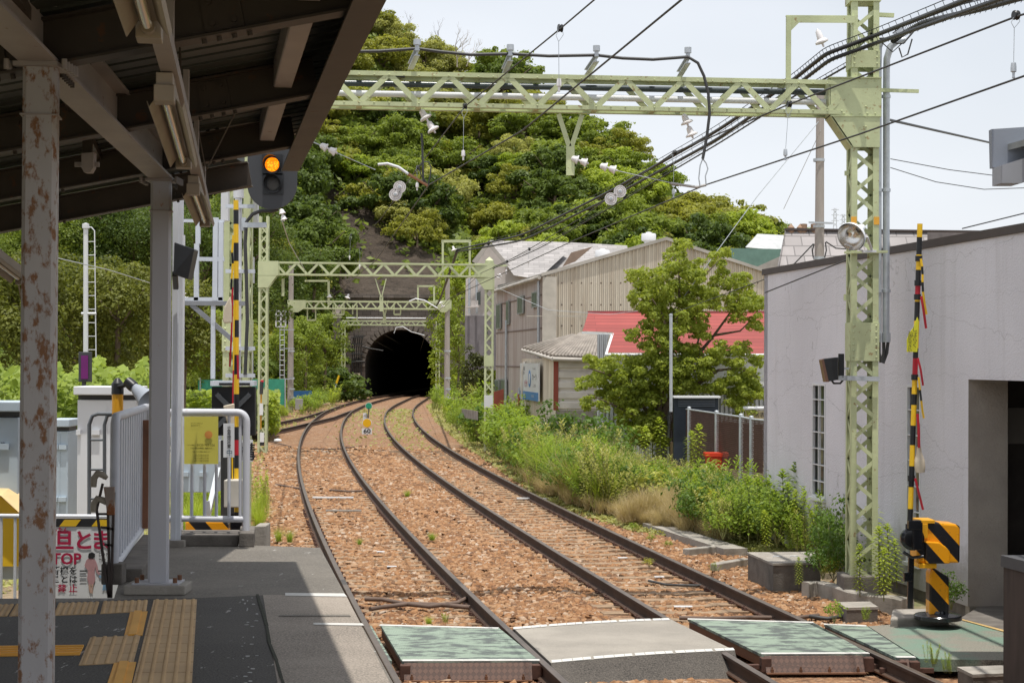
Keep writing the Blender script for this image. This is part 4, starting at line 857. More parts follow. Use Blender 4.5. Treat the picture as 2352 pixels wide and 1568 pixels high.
# gantry 3 on concrete poles, gantry 4 by the portal
g3 = thing('catenary_gantry', (-9, 104, -.2), 'third green lattice gantry carried on two concrete poles', 'gantry'); YG = 104
mb = MB()
for x, y0 in ((669, 610), (1028, 640)):
    p = at(x, y0, YG); mb = MB(); mb.tube([(p.x, YG, -.3), (p.x, YG, p.z)], [.19, .14], 12); q = mb.build('concrete_pole', POLEC, g3)
    mb = MB()
    for y in (808, 870, 895, 915): c = at(x, y - (0 if x < 900 else 0), YG); mb.lathe(c, [(.19, 0), (.2, .0), (.2, .1), (.19, .1)], n=12)
    mb.build('pole_bands', GALV, q)
p, q = at(662, 709, YG), at(1037, 712, YG); zz = (p.z + q.z) / 2; lat_beam(g3, (p.x, YG, zz), (q.x, YG, zz), .5, .34, .38, GREENFAR, .09, rivets=False)
mb = MB()
for x0, x1, s in ((660, 702, 1), (1037, 1000, -1)):
    mb = MB()
    for dy in (-.2, .2): mb.prism([at(x0, 709, YG + dy), at(x1, 709, YG + dy), at(x1, 689, YG + dy), at(x0, 689, YG + dy)][::s], (0, .02, 0)); mb.prism([at(x0 + s * 4, 709, YG + dy), at(x0 + s * 12, 717, YG + dy), at(x0 + s * 24, 717, YG + dy), at(x1 - s * 5, 709, YG + dy)][::-s], (0, .02, 0))
    mb.build('corner_gusset', GREENFAR, g3)
mb = MB()
for x in (706, 725, 770, 790, 810, 820, 905, 920, 765, 785): mb.bar(at(x, 700, YG), at(x, 735 if x in (706, 725, 820) else 722, YG), .07, .06)
for x0, x1, y in ((706, 725, 735), (770, 790, 722), (905, 920, 722), (765, 785, 728), (958, 997, 657)): mb.bar(at(x0, y, YG), at(x1, y, YG), .1, .1)
for x in (960, 997): mb.bar(at(x, 657, YG), at(x, 700, YG), .1, .1)
mb.bar(at(875 + 2, 690, YG), at(883, 730, YG), .1, .06); mb.bar(at(892, 690, YG), at(883, 730, YG), .1, .06); mb.bar(at(883, 727, YG), at(883, 742, YG), .2, .06); mb.build('hanging_frames', GREENFAR, g3)
g4 = thing('catenary_gantry', (-10, 158, -.4), 'farthest green lattice gantry just in front of the tunnel mouth', 'gantry'); YG = 158
p, q = at(785, 747, YG), at(978, 748, YG); lat_beam(g4, (p.x, YG, p.z), (q.x, YG, p.z), .46, .34, .42, GREENFAR, .11, rivets=False)
for x in (789, 1006): c = at(x, 748, YG); lat_post(g4, c.x, YG, -.3, c.z + .4, .4, .5, .1, GREENFAR, detail=False)
mb = MB(); p = at(795, 730, YG - .5); q = at(978, 731, YG - .5); mb.tube([p, q], .05, 8); tag(mb.build('conduit_pipe', CABW), 'shiny white pipe above the farthest gantry', 'pipe')
mb = MB(); mb.tube([at(x, y, 150) for x, y in [(905, 765), (910, 752), (925, 750), (945, 762), (975, 770)]], .035, 6); tag(mb.build('steady_arm', CABW), 'curved pale arm before the top of the tunnel arch', 'steady arm')
mb = MB(); mb.tube([at(x, y, 95) for x, y in [(940, 692), (955, 686), (975, 690), (1005, 708)]], .04, 6); tag(mb.build('steady_arm', CABW), 'curved pale arm at the right of the third gantry', 'steady arm')

# pipes on the tall post
for k, (x, r, y0, y1, m, tip, lb) in enumerate([(2019, .033, 150, 780, GALV, [(2020, 110), (2026, 95), (2042, 88)], 'thinner grey pipe strapped to the tall lattice post'), (2036, .044, 165, 783, GALV, [(2037, 135), (2045, 108), (2060, 95), (2078, 92)], 'thicker grey pipe strapped to the tall lattice post, bent at its top')]):
    t = thing('conduit_pipe', at(x, y1, 22.4), lb, 'pipe', 'two pipes on the tall post'); mb = MB(); mb.tube([at(x - (1 if k else 0), y1, 22.45), at(x, y0, 22.45)] + [at(a_, b_, 22.4) for a_, b_ in tip], r, 12); mb.build('pipe', m, t)
    mb = MB()
    for y in (222, 437, 668): c = at(x, y, 22.45); mb.lathe(c, [(r + .004, -.02), (r + .01, -.02), (r + .01, .02), (r + .004, .02)], n=12)
    mb.lathe(at(x, 790 - 15, 22.45), [(r + .002, -.06), (r + .01, -.06), (r + .01, .06), (r + .002, .06)], n=12); mb.build('strap', GALV, t)
mb = MB()
for pp in ([(2019, 780), (2019, 810), (2024, 832)], [(2030, 783), (2030, 812), (2025, 832)], [(2040, 783), (2037, 810), (2028, 834)]): mb.tube([at(x, y, 22.45) for x, y in pp], .022, 7)
tag(mb.build('cable_loop', CABLE), 'black cable loops hanging from the lower pipe ends', 'cable')
mb = MB(); mb.tube([at(x, y, 22.3) for x, y in [(2000, 90), (2040, 88), (2060, 100), (2075, 100), (2105, 65)]], .012, 7); mb.tube([at(x, y, 22.3) for x, y in [(2020, 93), (2050, 120), (2072, 100)]], .008, 7); mb.tube([at(x, y, 22.3) for x, y in [(2065, 110), (2072, 132), (2085, 125), (2095, 90)]], .01, 7); tag(mb.build('cable_loop', CABLE), 'loose black cable loops at the bent pipe tops', 'cable')
# floodlight
fl = thing('floodlight', at(1962, 545, 21.9), 'white dish floodlight on the tall lattice post, facing down left', 'floodlight')
c = at(1956, 543, 21.8); ax = Vector((.42, .5, .32)).normalized(); mb = MB(); mb.lathe(c - ax * .02, [(.187, 0), (.19, .01), (.175, .06), (.13, .13), (.07, .17), (.05, .19), (.05, .3), (.04, .33), (.001, .33)], ax, 28); mb.build('dish', CABW, fl)
mb = MB(); mb.lathe(c - ax * .018, [(.182, .0), (.168, .06), (.125, .125), (.06, .16), (.001, .165)], ax, 28); mb.lathe(c, [(.001, .03), (.04, .05), (.045, .1), (.02, .15)], ax, 12); mb.build('reflector', REFL, fl)
mb = MB(); mb.bar(c + ax * .05 + Vector((.17, 0, -.02)), at(2003, 576, 22.05), .03, .012); mb.bar(c + ax * .05 + Vector((-.1, 0, -.12)), at(1985, 577, 22.05), .03, .012); mb.bar(at(1980, 578, 22.05), at(2012, 577, 22.05), .06, .03); mb.build('bracket', CABW, fl)
# black signal box on the post
t = thing('obstacle_sensor', at(1912, 845, 22), 'black tilted sensor box with brown face on the tall post', 'sensor box'); mb = MB()
mb.prism([at(1891, 824, 22.1), at(1925, 820, 22.1), at(1925, 872, 22.1), at(1903, 876, 22.1)][::-1], (0, .2, 0)); mb.bar(at(1932, 812, 22.2), at(1932, 868, 22.2), .07, .05); mb.tube([at(x, y, 22.2) for x, y in [(1908, 870), (1915, 880), (1930, 880), (1940, 868)]], .015, 6); mb.build('housing', BLACK, t, .004)
mb = MB(); mb.prism([at(1887, 826, 22.08), at(1892, 824, 22.08), at(1904, 877, 22.08), at(1897, 877, 22.08)][::-1], (0, .2, 0)); mb.build('brown_face', paint('sensor_brown', (.12, .06, .04), .3), t)
mb = MB(); mb.bar(at(1925, 868, 22.2), at(1950, 868, 22.2), .05, .06); mb.bar(at(1932, 846, 22.2), at(1950, 846, 22.2), .03, .025); mb.build('bracket', GALV, t)

# ------------------------------------------------------------ crossing gate right
cg = thing('crossing_gate', G(2115, 1407, .1), 'right crossing gate with striped black and yellow machine and raised arm', 'crossing gate'); YG = 19.3
def stripes(mat1, mat2, sc, ang, name):
    m, t, b = newmat(name); g = N(t, 'ShaderNodeTexCoord'); mp_ = N(t, 'ShaderNodeMapping'); mp_.inputs['Rotation'].default_value = (0, ang, 0); t.links.new(g.outputs['Object'], mp_.inputs[0])
    s = N(t, 'ShaderNodeSeparateXYZ'); t.links.new(mp_.outputs[0], s.inputs[0]); mm = N(t, 'ShaderNodeMath', operation='MULTIPLY'); mm.inputs[1].default_value = sc; t.links.new(s.outputs[0], mm.inputs[0])
    fr = N(t, 'ShaderNodeMath', operation='FRACT'); t.links.new(mm.outputs[0], fr.inputs[0]); gt = N(t, 'ShaderNodeMath', operation='GREATER_THAN'); gt.inputs[1].default_value = .5; t.links.new(fr.outputs[0], gt.inputs[0])
    n = noise(t, coord(t, world_=False), 30, 4); c = mix(t, gt.outputs[0], mat1, mat2); c = mix(t, ramp(t, n, [(.62, 0.), (.75, .5)]), c, (.1, .06, .03)); t.links.new(c, b.inputs['Base Color']); b.inputs['Roughness'].default_value = .28; return m
STR = stripes((.8, .33, .008), (.012, .012, .015), 3.9, math.radians(42), 'hazard_stripes')
mb = MB(); c = G(2120, 1400, .08); cx, cy = c.x, YG
mb.lathe((cx, cy, .08), [(.001, 0), (.26, 0), (.26, .04), (.25, .05), (.12, .07), (.11, .1)], n=24); mb.build('base_plate', BLACKG, cg)
mb = MB(); mb.prism([(cx - .115, cy - .1, .12), (cx + .1, cy - .1, .12), (cx + .1, cy - .1, .55), (cx - .08, cy - .1, .66), (cx - .115, cy - .1, .6)], (0, .2, 0)); mb.mi = 0; mb.build('pedestal', STR, cg, .02)
mb = MB(); X = lambda px: at(px, 1200, YG).x; Zz = lambda py: at(2120, py, YG).z
mb.prism([(X(2098), cy - .17, Zz(1288)), (X(2196), cy - .17, Zz(1288)), (X(2197), cy - .17, Zz(1205)), (X(2190), cy - .17, Zz(1200)), (X(2140), cy - .17, Zz(1196)), (X(2105), cy - .17, Zz(1196)), (X(2098), cy - .17, Zz(1230))], (0, .34, 0)); mb.build('machine_housing', STR, cg, .025)
mb = MB(); mb.prism([(X(2116), cy - .235, Zz(1288)), (X(2170), cy - .235, Zz(1288)), (X(2170), cy - .235, Zz(1256)), (X(2146), cy - .235, Zz(1240)), (X(2116), cy - .235, Zz(1238))], (0, .06, 0)); mb.build('front_cover', STR, cg, .012)
mb = MB(); mb.prism([(X(2102), cy - .2, Zz(1300)), (X(2142), cy - .2, Zz(1300)), (X(2142), cy - .2, Zz(1289)), (X(2102), cy - .2, Zz(1289))], (0, .3, 0)); mb.prism([(X(2094), cy - .19, Zz(1198)), (X(2138), cy - .19, Zz(1198)), (X(2138), cy - .19, Zz(1190)), (X(2094), cy - .19, Zz(1190))], (0, .3, 0)); mb.prism([(X(2100), cy - .195, Zz(1232)), (X(2122), cy - .195, Zz(1232)), (X(2122), cy - .195, Zz(1198)), (X(2100), cy - .195, Zz(1198))], (0, .05, 0)); mb.build('lid', YEL, cg, .006)
mb = MB(); c0 = (X(2086), cy - .24, Zz(1232)); mb.lathe(c0, [(.001, 0), (.1, 0), (.13, .02), (.13, .07), (.08, .09), (.08, .14)], (0, 1, 0), 20); mb.box((X(2088), cy - .25, Zz(1200)), (.14, .09, .1)); mb.box((X(2095), cy - .22, Zz(1225)), (.1, .14, .3)); mb.tube([(X(2070), cy - .25, Zz(1215)), (X(2070), cy - .25, Zz(1198))], .012, 6); mb.tube([(X(2064), cy - .22, Zz(1262)), (X(2085), cy - .22, Zz(1275)), (X(2110), cy - .22, Zz(1272))], .02, 6); mb.bar((X(2085), cy - .17, Zz(1275)), (X(2083), cy - .15, Zz(1392)), .06, .05); mb.box((X(2078), cy - .16, Zz(1320)), (.09, .06, .1)); mb.build('arm_mechanism', BLACKG, cg, .006)
# arm with bands
A0, A1_ = at(2090, 1200, YG - .22), at(2113, 514, YG - .22)
def banded(t, A, B, r, bands, name='arm'):   # bands: (end fraction, material)
    d = (B - A); f0 = 0.
    mats = []; mb = MB(); 
    for f1, m in bands:
        if m not in mats: mats.append(m)
        mb.mi = mats.index(m); mb.tube([A + d * f0, A + d * f1], r, 10); f0 = f1
    return mb.build(name, mats, t)
H_ = lambda y: (1200 - y) / (1200 - 514)
arm = banded(cg, A0, A1_, .03, [(H_(y), m) for y, m in [(1168, BLACK), (1118, YEL2), (1070, BLACK), (1022, YEL2), (977, BLACK), (930, YEL2), (905, BLACK), (868, YEL2), (823, REDP), (800, BLACK), (737, YEL2), (693, BLACK), (681, YEL2), (655, REDP), (645, YEL2), (620, BLACK), (585, YEL2), (545, BLACK), (514, YEL2)]])
def strips(t, pts, r, ms):
    P = [at(x, y, Yy) for x, y, Yy in pts]; mb = MB(); mats = []
    for i in range(len(P) - 1):
        m = ms[i % len(ms)]
        if m not in mats: mats.append(m)
        mb.mi = mats.index(m); mb.bar(P[i], P[i + 1], r * 2, r * .6, (0, 1, 0))
    mb.build('hanging_strip', mats, t)
strips(arm, [(2115, 594, 19), (2118, 612, 19), (2119, 630, 19), (2119, 648, 19), (2120, 670, 19), (2124, 700, 19), (2128, 722, 19)], .012, [YEL2, BLACK, YEL2, BLACK, YEL2, YEL2]); strips(arm, [(2116, 680, 19), (2121, 710, 19), (2127, 754, 19)], .013, [REDP, REDP]); strips(arm, [(2108, 822, 19), (2115, 850, 19), (2120, 885, 19)], .011, [REDP, REDP])
strips(arm, [(2110, 866, 19), (2113, 895, 19), (2116, 920, 19), (2119, 945, 19), (2122, 960, 19)], .011, [YEL2, BLACK, YEL2]); strips(arm, [(2107, 950, 19), (2110, 980, 19), (2111, 1028, 19)], .014, [REDP]); strips(arm, [(2102, 1098, 19), (2110, 1130, 19), (2120, 1170, 19)], .012, [REDP])
mb = MB()
for y in (594, 650, 682, 866, 1098): mb.lathe(at(2113 - (y - 514) * .034, y, YG - .22), [(.034, -.03), (.04, -.03), (.04, .03), (.034, .03)], n=10)
mb.build('arm_ties', BLACK, arm)
mb = MB(); 
fp = [(2107, 728), (2110, 735), (2109, 770), (2107, 808), (2083, 808), (2083, 780), (2088, 765), (2098, 752)]
mb.prism([at(x, y, 19.0) for x, y in fp][::-1], (0, .012, 0)); fo = mb.build('warning_flag', FLAGY, None); tag(fo, 'yellow flag with black writing tied to the right gate arm', 'flag')
mb = MB(); v = (at(2096, 700, 18.97) - at(2096, 800, 18.97)); r_ = Vector((1, 0, 0)); 
for k, ch in enumerate('しばらく'): text_into(mb, ch, .062, at(2101, 757 + k * 12, 18.985), (1, 0, 0), (0, 0, 1))
for k, ch in enumerate('お待ち下さい'): text_into(mb, ch, .05, at(2090, 765 + k * 8, 18.985), (1, 0, 0), (0, 0, 1))
mb.build('writing', INK, fo)
mb = MB(); mb.lathe(at(2112, 1060, 19.05), [(.001, .17), (.025, .16), (.03, .1), (.055, .02), (.06, -.06), (.05, -.115), (.02, -.12)], (-.05, 0, 1), 12); bg_ = tag(mb.build('canvas_bag', CANVAS), 'cream cloth bag hanging low on the right gate arm', 'bag')

# ------------------------------------------------------------ white building on the right
wallm, _t, _b = newmat('lavender_render'); _v = coord(_t); _n = noise(_t, _v, .5, 6); _c = ramp(_t, _n, [(.35, (.62, .61, .655)), (.7, (.71, .7, .75))])
_st = noise(_t, coord(_t, (3, 3, .22)), 1.1, 7, .7); _c = mix(_t, ramp(_t, _st, [(.54, 0.), (.8, .4)]), _c, (.38, .36, .36))
_cr = N(_t, 'ShaderNodeTexVoronoi', feature='DISTANCE_TO_EDGE'); _cr.inputs['Scale'].default_value = .75; _mv = N(_t, 'ShaderNodeVectorMath', operation='ADD'); _nn = N(_t, 'ShaderNodeTexNoise'); _nn.inputs['Scale'].default_value = 4; _t.links.new(_v, _nn.inputs[0]); _sc = N(_t, 'ShaderNodeVectorMath', operation='SCALE'); _sc.inputs[3].default_value = .2; _t.links.new(_nn.outputs[1], _sc.inputs[0]); _t.links.new(coord(_t, (.3, .3, 1.1)), _mv.inputs[0]); _t.links.new(_sc.outputs[0], _mv.inputs[1]); _t.links.new(_mv.outputs[0], _cr.inputs[0])
_c = mix(_t, ramp(_t, _cr.outputs[0], [(0, .4), (.004, 0.)]), _c, (.2, .19, .2)); _sx = N(_t, 'ShaderNodeSeparateXYZ'); _t.links.new(_v, _sx.inputs[0]); _wn = noise(_t, coord(_t, (1, 1, .1)), 3.5, 6, .7)
for _z0 in (3.72, 2.76, 1.55):
    _m = N(_t, 'ShaderNodeMath', operation='MULTIPLY_ADD'); _t.links.new(_wn, _m.inputs[0]); _m.inputs[1].default_value = .3; _t.links.new(_sx.outputs[2], _m.inputs[2]); _s2 = N(_t, 'ShaderNodeMath', operation='SUBTRACT'); _t.links.new(_m.outputs[0], _s2.inputs[0]); _s2.inputs[1].default_value = _z0 + .15; _ab = N(_t, 'ShaderNodeMath', operation='ABSOLUTE'); _t.links.new(_s2.outputs[0], _ab.inputs[0]); _c = mix(_t, ramp(_t, _ab.outputs[0], [(0, .22), (.008, 0.)]), _c, (.2, .19, .19))
_gz = N(_t, 'ShaderNodeMath', operation='MULTIPLY_ADD'); _t.links.new(noise(_t, _v, 2.5, 6, .7), _gz.inputs[0]); _gz.inputs[1].default_value = -.9; _t.links.new(_sx.outputs[2], _gz.inputs[2]); _c = mix(_t, ramp(_t, _gz.outputs[0], [(0, .65), (.35, 0.)]), _c, (.2, .19, .16))
_t.links.new(_c, _b.inputs['Base Color']); _b.inputs['Roughness'].default_value = .9; bump(_t, _b, noise(_t, _v, 45, 3), .012)
BEIGEW = paint('entrance_render', (.36, .32, .28), .9, var=.12, world_=True, bmp=.01); FASC = paint('fascia_brown', (.06, .045, .042), .6)
wb = thing('white_building', (6, 22, 0), 'low lavender white rendered building with brown roof edge and narrow windows', 'building')
Cn = G(2223, 1392, .0); Cn.z = 0; far = at(1754, 1060, 29.2); far.z = 0; dirw = (far - Cn).normalized(); nrm = Vector((dirw.y, -dirw.x, 0)) * -1   # nrm points to the track
if nrm.x > 0: nrm = -nrm
near = Cn - dirw * 6.; ZT = at(1754, 632, 29.2).z
def wq(s0, s1, z0, z1): a, b = Cn + dirw * s0, Cn + dirw * s1; return [Vector((a.x, a.y, z0)), Vector((b.x, b.y, z0)), Vector((b.x, b.y, z1)), Vector((a.x, a.y, z1))]
LW = (far - Cn).length
def sOf(px, py=1000):  # distance along wall for a pixel column
    d = ray(px, py); 
    # solve CAM + d t = Cn + dirw s in xy
    A = np.array([[d.x, -dirw.x], [d.y, -dirw.y]]); bb = np.array([Cn.x - CAM.x, Cn.y - CAM.y]); tt, s = np.linalg.solve(A, bb); return s, CAM + d * tt
mb = MB()
sa, sb = sOf(1896)[0], sOf(1866)[0]; w1 = (min(sa, sb), max(sa, sb), sOf(1880, 1142)[1].z, sOf(1880, 880)[1].z)
sa, sb = sOf(2115)[0], sOf(2083)[0]; w2 = (min(sa, sb), max(sa, sb), sOf(2100, 1292)[1].z, sOf(2100, 883)[1].z)
def wallrect(s0, s1, z0, z1): mb.prism(wq(s0, s1, z0, z1), nrm * -.2)
wallrect(0, w2[0], -.0, ZT); wallrect(w2[0], w2[1], 0, w2[2]); wallrect(w2[0], w2[1], w2[3], ZT); wallrect(w2[1], w1[0], 0, ZT); wallrect(w1[0], w1[1], 0, w1[2]); wallrect(w1[0], w1[1], w1[3], ZT); wallrect(w1[1], LW, 0, ZT)
ZL = at(2223, 871, Cn.y).z; wallrect(-6, 0, ZL, ZT)
e = far - nrm * 8; mb.prism([far + Vector((0, 0, 0)), e, e + Vector((0, 0, ZT)), far + Vector((0, 0, ZT))], dirw * -.2); mb.build('wall', wallm, wb)
for k, w in enumerate((w1, w2)):
    mb = MB(); s0, s1, z0, z1 = w; ft = .035
    for a, b, c, d in ((s0, s0 + ft, z0, z1), (s1 - ft, s1, z0, z1), (s0 + ft, s1 - ft, z0, z0 + ft), (s0 + ft, s1 - ft, z1 - ft, z1), ((s0 + s1) / 2 - .01, (s0 + s1) / 2 + .01, z0 + ft, z1 - ft)): mb.prism([p - nrm * .03 for p in wq(a, b, c, d)], nrm * .04)
    for j in range(1, 7): zz = z0 + (z1 - z0) * j / 7; mb.prism([p - nrm * .028 for p in wq(s0 + ft, s1 - ft, zz - .008, zz + .008)], nrm * .03)
    mb.prism([p for p in wq(s0 - .03, s1 + .03, z0 - .05, z0 - .003)], nrm * .05); f = mb.build('window', CABW, wb)
    mb = MB(); mb.prism([p - nrm * .06 for p in wq(s0, s1, z0, z1)], nrm * .01); mb.build('pane', GLASSD, f)
mb = MB(); mb.prism([p + nrm * .03 for p in wq(-6, LW + .05, ZT + .002, ZT + .1)], nrm * -.3); mb.build('roof_edge', FASC, wb)
mb = MB(); a, b = Cn - dirw * 6 - nrm * .28, far - nrm * .28; mb.prism([a + Vector((0, 0, ZT - .1)), b + Vector((0, 0, ZT - .1)), b - nrm * 8 + Vector((0, 0, ZT - .1)), a - nrm * 8 + Vector((0, 0, ZT - .1))], (0, 0, .1)); mb.build('roof', ROOFTOP, wb)
mb = MB(); mb.prism([p - nrm * .03 for p in wq(-.0, LW, -.3, -.002)], nrm * -.3); mb.build('plinth', CONCD, wb)
# recessed entrance: side wall facing camera, dark interior
mb = MB(); p0 = Cn + dirw * .1 - nrm * .201; mb.prism([Cn + Vector((0, -.004, .0)) - nrm * .002, Cn - nrm * .5, Cn - nrm * .5 + Vector((0, 0, ZL)), Cn - nrm * .002 + Vector((0, -.004, ZL))], dirw * .1); mb.build('recess_wall', BEIGEW, wb)
mb = MB(); i0 = Cn - nrm * .5; mb.prism([i0 + dirw * 1., i0 + dirw * 1 - nrm * 3, i0 + dirw * 1 - nrm * 3 + Vector((0, 0, ZL)), i0 + dirw * 1 + Vector((0, 0, ZL))], dirw * .1); mb.prism([i0 + dirw * .1, i0 + dirw * 1., i0 + dirw * 1 + Vector((0, 0, ZL)), i0 + dirw * .1 + Vector((0, 0, ZL))], nrm * -.05)
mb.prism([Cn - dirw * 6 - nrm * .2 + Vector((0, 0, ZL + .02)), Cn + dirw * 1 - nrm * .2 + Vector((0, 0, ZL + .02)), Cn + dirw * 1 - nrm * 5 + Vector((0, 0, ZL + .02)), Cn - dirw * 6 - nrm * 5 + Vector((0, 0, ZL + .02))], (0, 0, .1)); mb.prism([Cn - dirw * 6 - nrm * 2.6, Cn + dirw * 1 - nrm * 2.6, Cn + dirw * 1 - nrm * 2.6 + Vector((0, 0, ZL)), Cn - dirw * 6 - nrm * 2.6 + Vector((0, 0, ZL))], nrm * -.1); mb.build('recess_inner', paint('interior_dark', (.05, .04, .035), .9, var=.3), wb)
mb = MB(); mb.prism([i0 + dirw * .9 - nrm * .25 + Vector((0, 0, 1.9)), i0 + dirw * .9 - nrm * .9 + Vector((0, 0, 1.9)), i0 + dirw * .9 - nrm * .9 + Vector((0, 0, 2.35)), i0 + dirw * .9 - nrm * .25 + Vector((0, 0, 2.35))], dirw * -.03); mb.build('notice_board', paint('board_dim', (.16, .14, .12), .6), wb)
mb = MB(); mb.prism([Cn - nrm * .02 + Vector((0, 0, -.3)), Cn - nrm * .55 + Vector((0, 0, -.3)), Cn - nrm * .55 + Vector((0, 0, -.0)), Cn - nrm * .02 + Vector((0, 0, -.0))], dirw * .12); mb.build('plinth', CONC, wb)
# ------------------------------------------------------------ concrete boxes and kerb, right side
def cbox(px, z0, z1, lab, lid=True):
    P = [G(x, y, z1) for x, y in px]; c = sum(P, Vector()) / 4; t = thing('concrete_box', (c.x, c.y, z0), lab, 'concrete box'); mb = MB(); mb.prism([Vector((p.x, p.y, z0)) for p in P], (0, 0, z1 - z0 - .03)); mb.build('body', CONCD, t)
    mb = MB(); mb.prism([Vector((c.x + (p.x - c.x) * 1.03, c.y + (p.y - c.y) * 1.03, z1 - .028)) for p in P], (0, 0, .03)); l = mb.build('lid', CONC, t)
    if lid:
        mb = MB()
        for u in (.3, .6): p = P[0].lerp(P[1], u).lerp(P[3].lerp(P[2], u), .5); mb.tube([p + Vector((-.06, 0, .002)), p + Vector((-.05, 0, .02)), p + Vector((.05, 0, .02)), p + Vector((.06, 0, .002))], .006, 5)
        mb.build('lid_handles', GALV, l)
    return t
cbox([(1718, 1268), (1868, 1267), (1885, 1291), (1776, 1293)], -.2, .22, 'low concrete box with two lid handles beside the right track')
cbox([(1925, 1382), (1998, 1381), (2016, 1393), (1945, 1395)], -.2, .02, 'small concrete box by the gate foundation', False)
cbox([(2200, 1531), (2312, 1527), (2320, 1545), (2235, 1548)], -.3, .0, 'small concrete box at the foot of the dark platform end', False)
mb = MB(); path = [G(x, y, -.02) for x, y in [(1850, 1345), (1885, 1343), (1925, 1352), (1960, 1365), (2005, 1373), (2060, 1378), (2085, 1384)]]; mb.sweep(path, [(-.09, -.2), (.09, -.2), (.09, .03), (.07, .05), (-.07, .05), (-.09, .03)]); tag(mb.build('kerb_wall', CONC), 'curved low concrete kerb leading to the gate foundation', 'kerb')
mb = MB(); mb.prism([G(x, y, .08) + Vector((0, 0, -.3)) for x, y in [(2050, 1398), (2165, 1396), (2180, 1415), (2045, 1420)]], (0, 0, .3)); tag(mb.build('gate_foundation', CONC, None, .02), 'rough concrete pad under the right crossing gate', 'foundation')
mb = MB(); mb.box((XR, Y1R, .0), (.55, .5, .4)); tag(mb.build('post_foundation', CONCD, None, .02), 'dark concrete block at the foot of the tall lattice post', 'foundation')
mb = MB(); mb.sweep([G(x, y, -.1) for x, y in [(1690, 1265), (1640, 1250), (1590, 1235), (1500, 1205)]], [(-.2, -.1), (.2, -.1), (.2, .04), (-.2, .04)]); tag(mb.build('kerb_slab', CONC), 'flat concrete slabs half buried in the ballast by the weeds', 'slab')
for pts, lb in (([(1575, 1268), (1655, 1260)], 'upper short concrete beam lying in the ballast'), ([(1640, 1303), (1712, 1290)], 'lower short concrete beam beside the large concrete box')):
    mb = MB(); mb.bar(G(*pts[0], -.12), G(*pts[1], -.12), .14, .12); tag(mb.build('concrete_beam', CONC, None, .015), lb, 'concrete beam')
for k, (x, y, h) in enumerate([(1480, 1333, 0)]): pass

# ------------------------------------------------------------ fence, bin, small things in the yard
def gpole(x, y0, y1, Y, r, lab, name='steel_pole', mat=GALV, cat='pole'):
    a, b = at(x, y1, Y), at(x, y0, Y); mb = MB(); mb.tube([a, b], r, 10); mb.lathe(b, [(r * 1.15, -.03), (r * 1.15, .01), (.001, .02)], n=10); return tag(mb.build(name, mat), lab, cat)
fpx = [(1492, 927, 51.5), (1537, 934, 48.5), (1583, 940, 45.8), (1646, 949, 42.6), (1702, 957, 40), (1726, 962, 39), (1765, 966, 37.5)]
fc = thing('mesh_fence', at(1600, 1050, 44), 'wire mesh fence with galvanised posts behind the weeds', 'fence')
tops = [at(*p) for p in fpx]
for p in tops: mb = MB(); mb.tube([(p.x, p.y, -.1), p + Vector((0, 0, .05))], .05, 10); mb.lathe(p + Vector((0, 0, .05)), [(.052, 0), (.04, .02), (.001, .03)], n=10); mb.build('fence_post', GALV, fc)
mb = MB(); mb.tube(tops, .022, 7); mb.build('top_rail', GALV, fc)
mb = MB()
for i in range(len(tops) - 1):
    a, b = tops[i], tops[i + 1]; L = (b - a).length; n = int((L + 1.6) / .09)
    for s in (-1, 1):
        for k in range(n):
            u0 = k * .09; u1 = u0 - 1.6 * 1. ; 
            # diagonal strand clipped to the panel
            x0, z0, x1, z1 = u0, 0., u0 - 1.6, -1.6
            if x0 > L: z0 = -(x0 - L); x0 = L
            if x1 < 0: z1 = -1.6 - x1 if False else -(u0); x1 = 0
            if z1 > z0 or x0 <= x1: continue
            if s < 0: x0, x1 = L - x0, L - x1
            p = a.lerp(b, x0 / L) + Vector((0, 0, z0)); q = a.lerp(b, x1 / L) + Vector((0, 0, z1)); mb.bar(p, q, .008, .008)
mb.build('mesh', paint('mesh_rust', (.1, .055, .04), .8), fc)
mb = MB(); mb.prism([at(1540, 960, 50.5), at(1752, 975, 45), at(1752, 1130, 45), at(1540, 1110, 50.5)][::-1], (0, .1, 0)); tag(mb.build('timber_hoarding', paint('hoarding_brown', (.085, .05, .04), .85, var=.3, scale=2, stretch=(6, 6, .5))), 'dark reddish brown timber hoarding behind the mesh fence', 'hoarding')
mb = MB(); mb.prism([at(1540, 1015, 47), at(1590, 1020, 46), at(1590, 1090, 46), at(1540, 1080, 47)][::-1], (0, .1, 0)); tag(mb.build('timber_board', paint('panel_tan', (.24, .17, .11), .9, var=.2)), 'tan wooden panel leaning inside the mesh fence', 'panel')
gpole(1541, 722, 945, 42.5, .04, 'slim galvanised pole rising above the black louvred unit')
t = thing('red_crate', at(1648, 1075, 42), 'bright red plastic crate seen through the mesh fence', 'crate'); mb = MB(); mb.prism([at(1623, 1044, 42), at(1672, 1042, 42), at(1670, 1085, 42), at(1625, 1085, 42)][::-1], (0, .35, 0)); mb.build('body', REDB, t, .02); mb = MB(); mb.prism([at(1620, 1040, 41.9), at(1674, 1040, 41.9), at(1674, 1048, 41.9), at(1620, 1048, 41.9)][::-1], (0, .5, 0)); mb.build('rim', REDB, t)
mb = MB(); mb.prism([at(1600, 1085, 41), at(1640, 1075, 41), at(1640, 1110, 41), at(1598, 1115, 41)][::-1], (0, .3, 0)); tag(mb.build('red_net_bag', paint('net_orange', (.5, .09, .03), .8, var=.2)), 'orange red netting heaped beside the red crate', 'net')
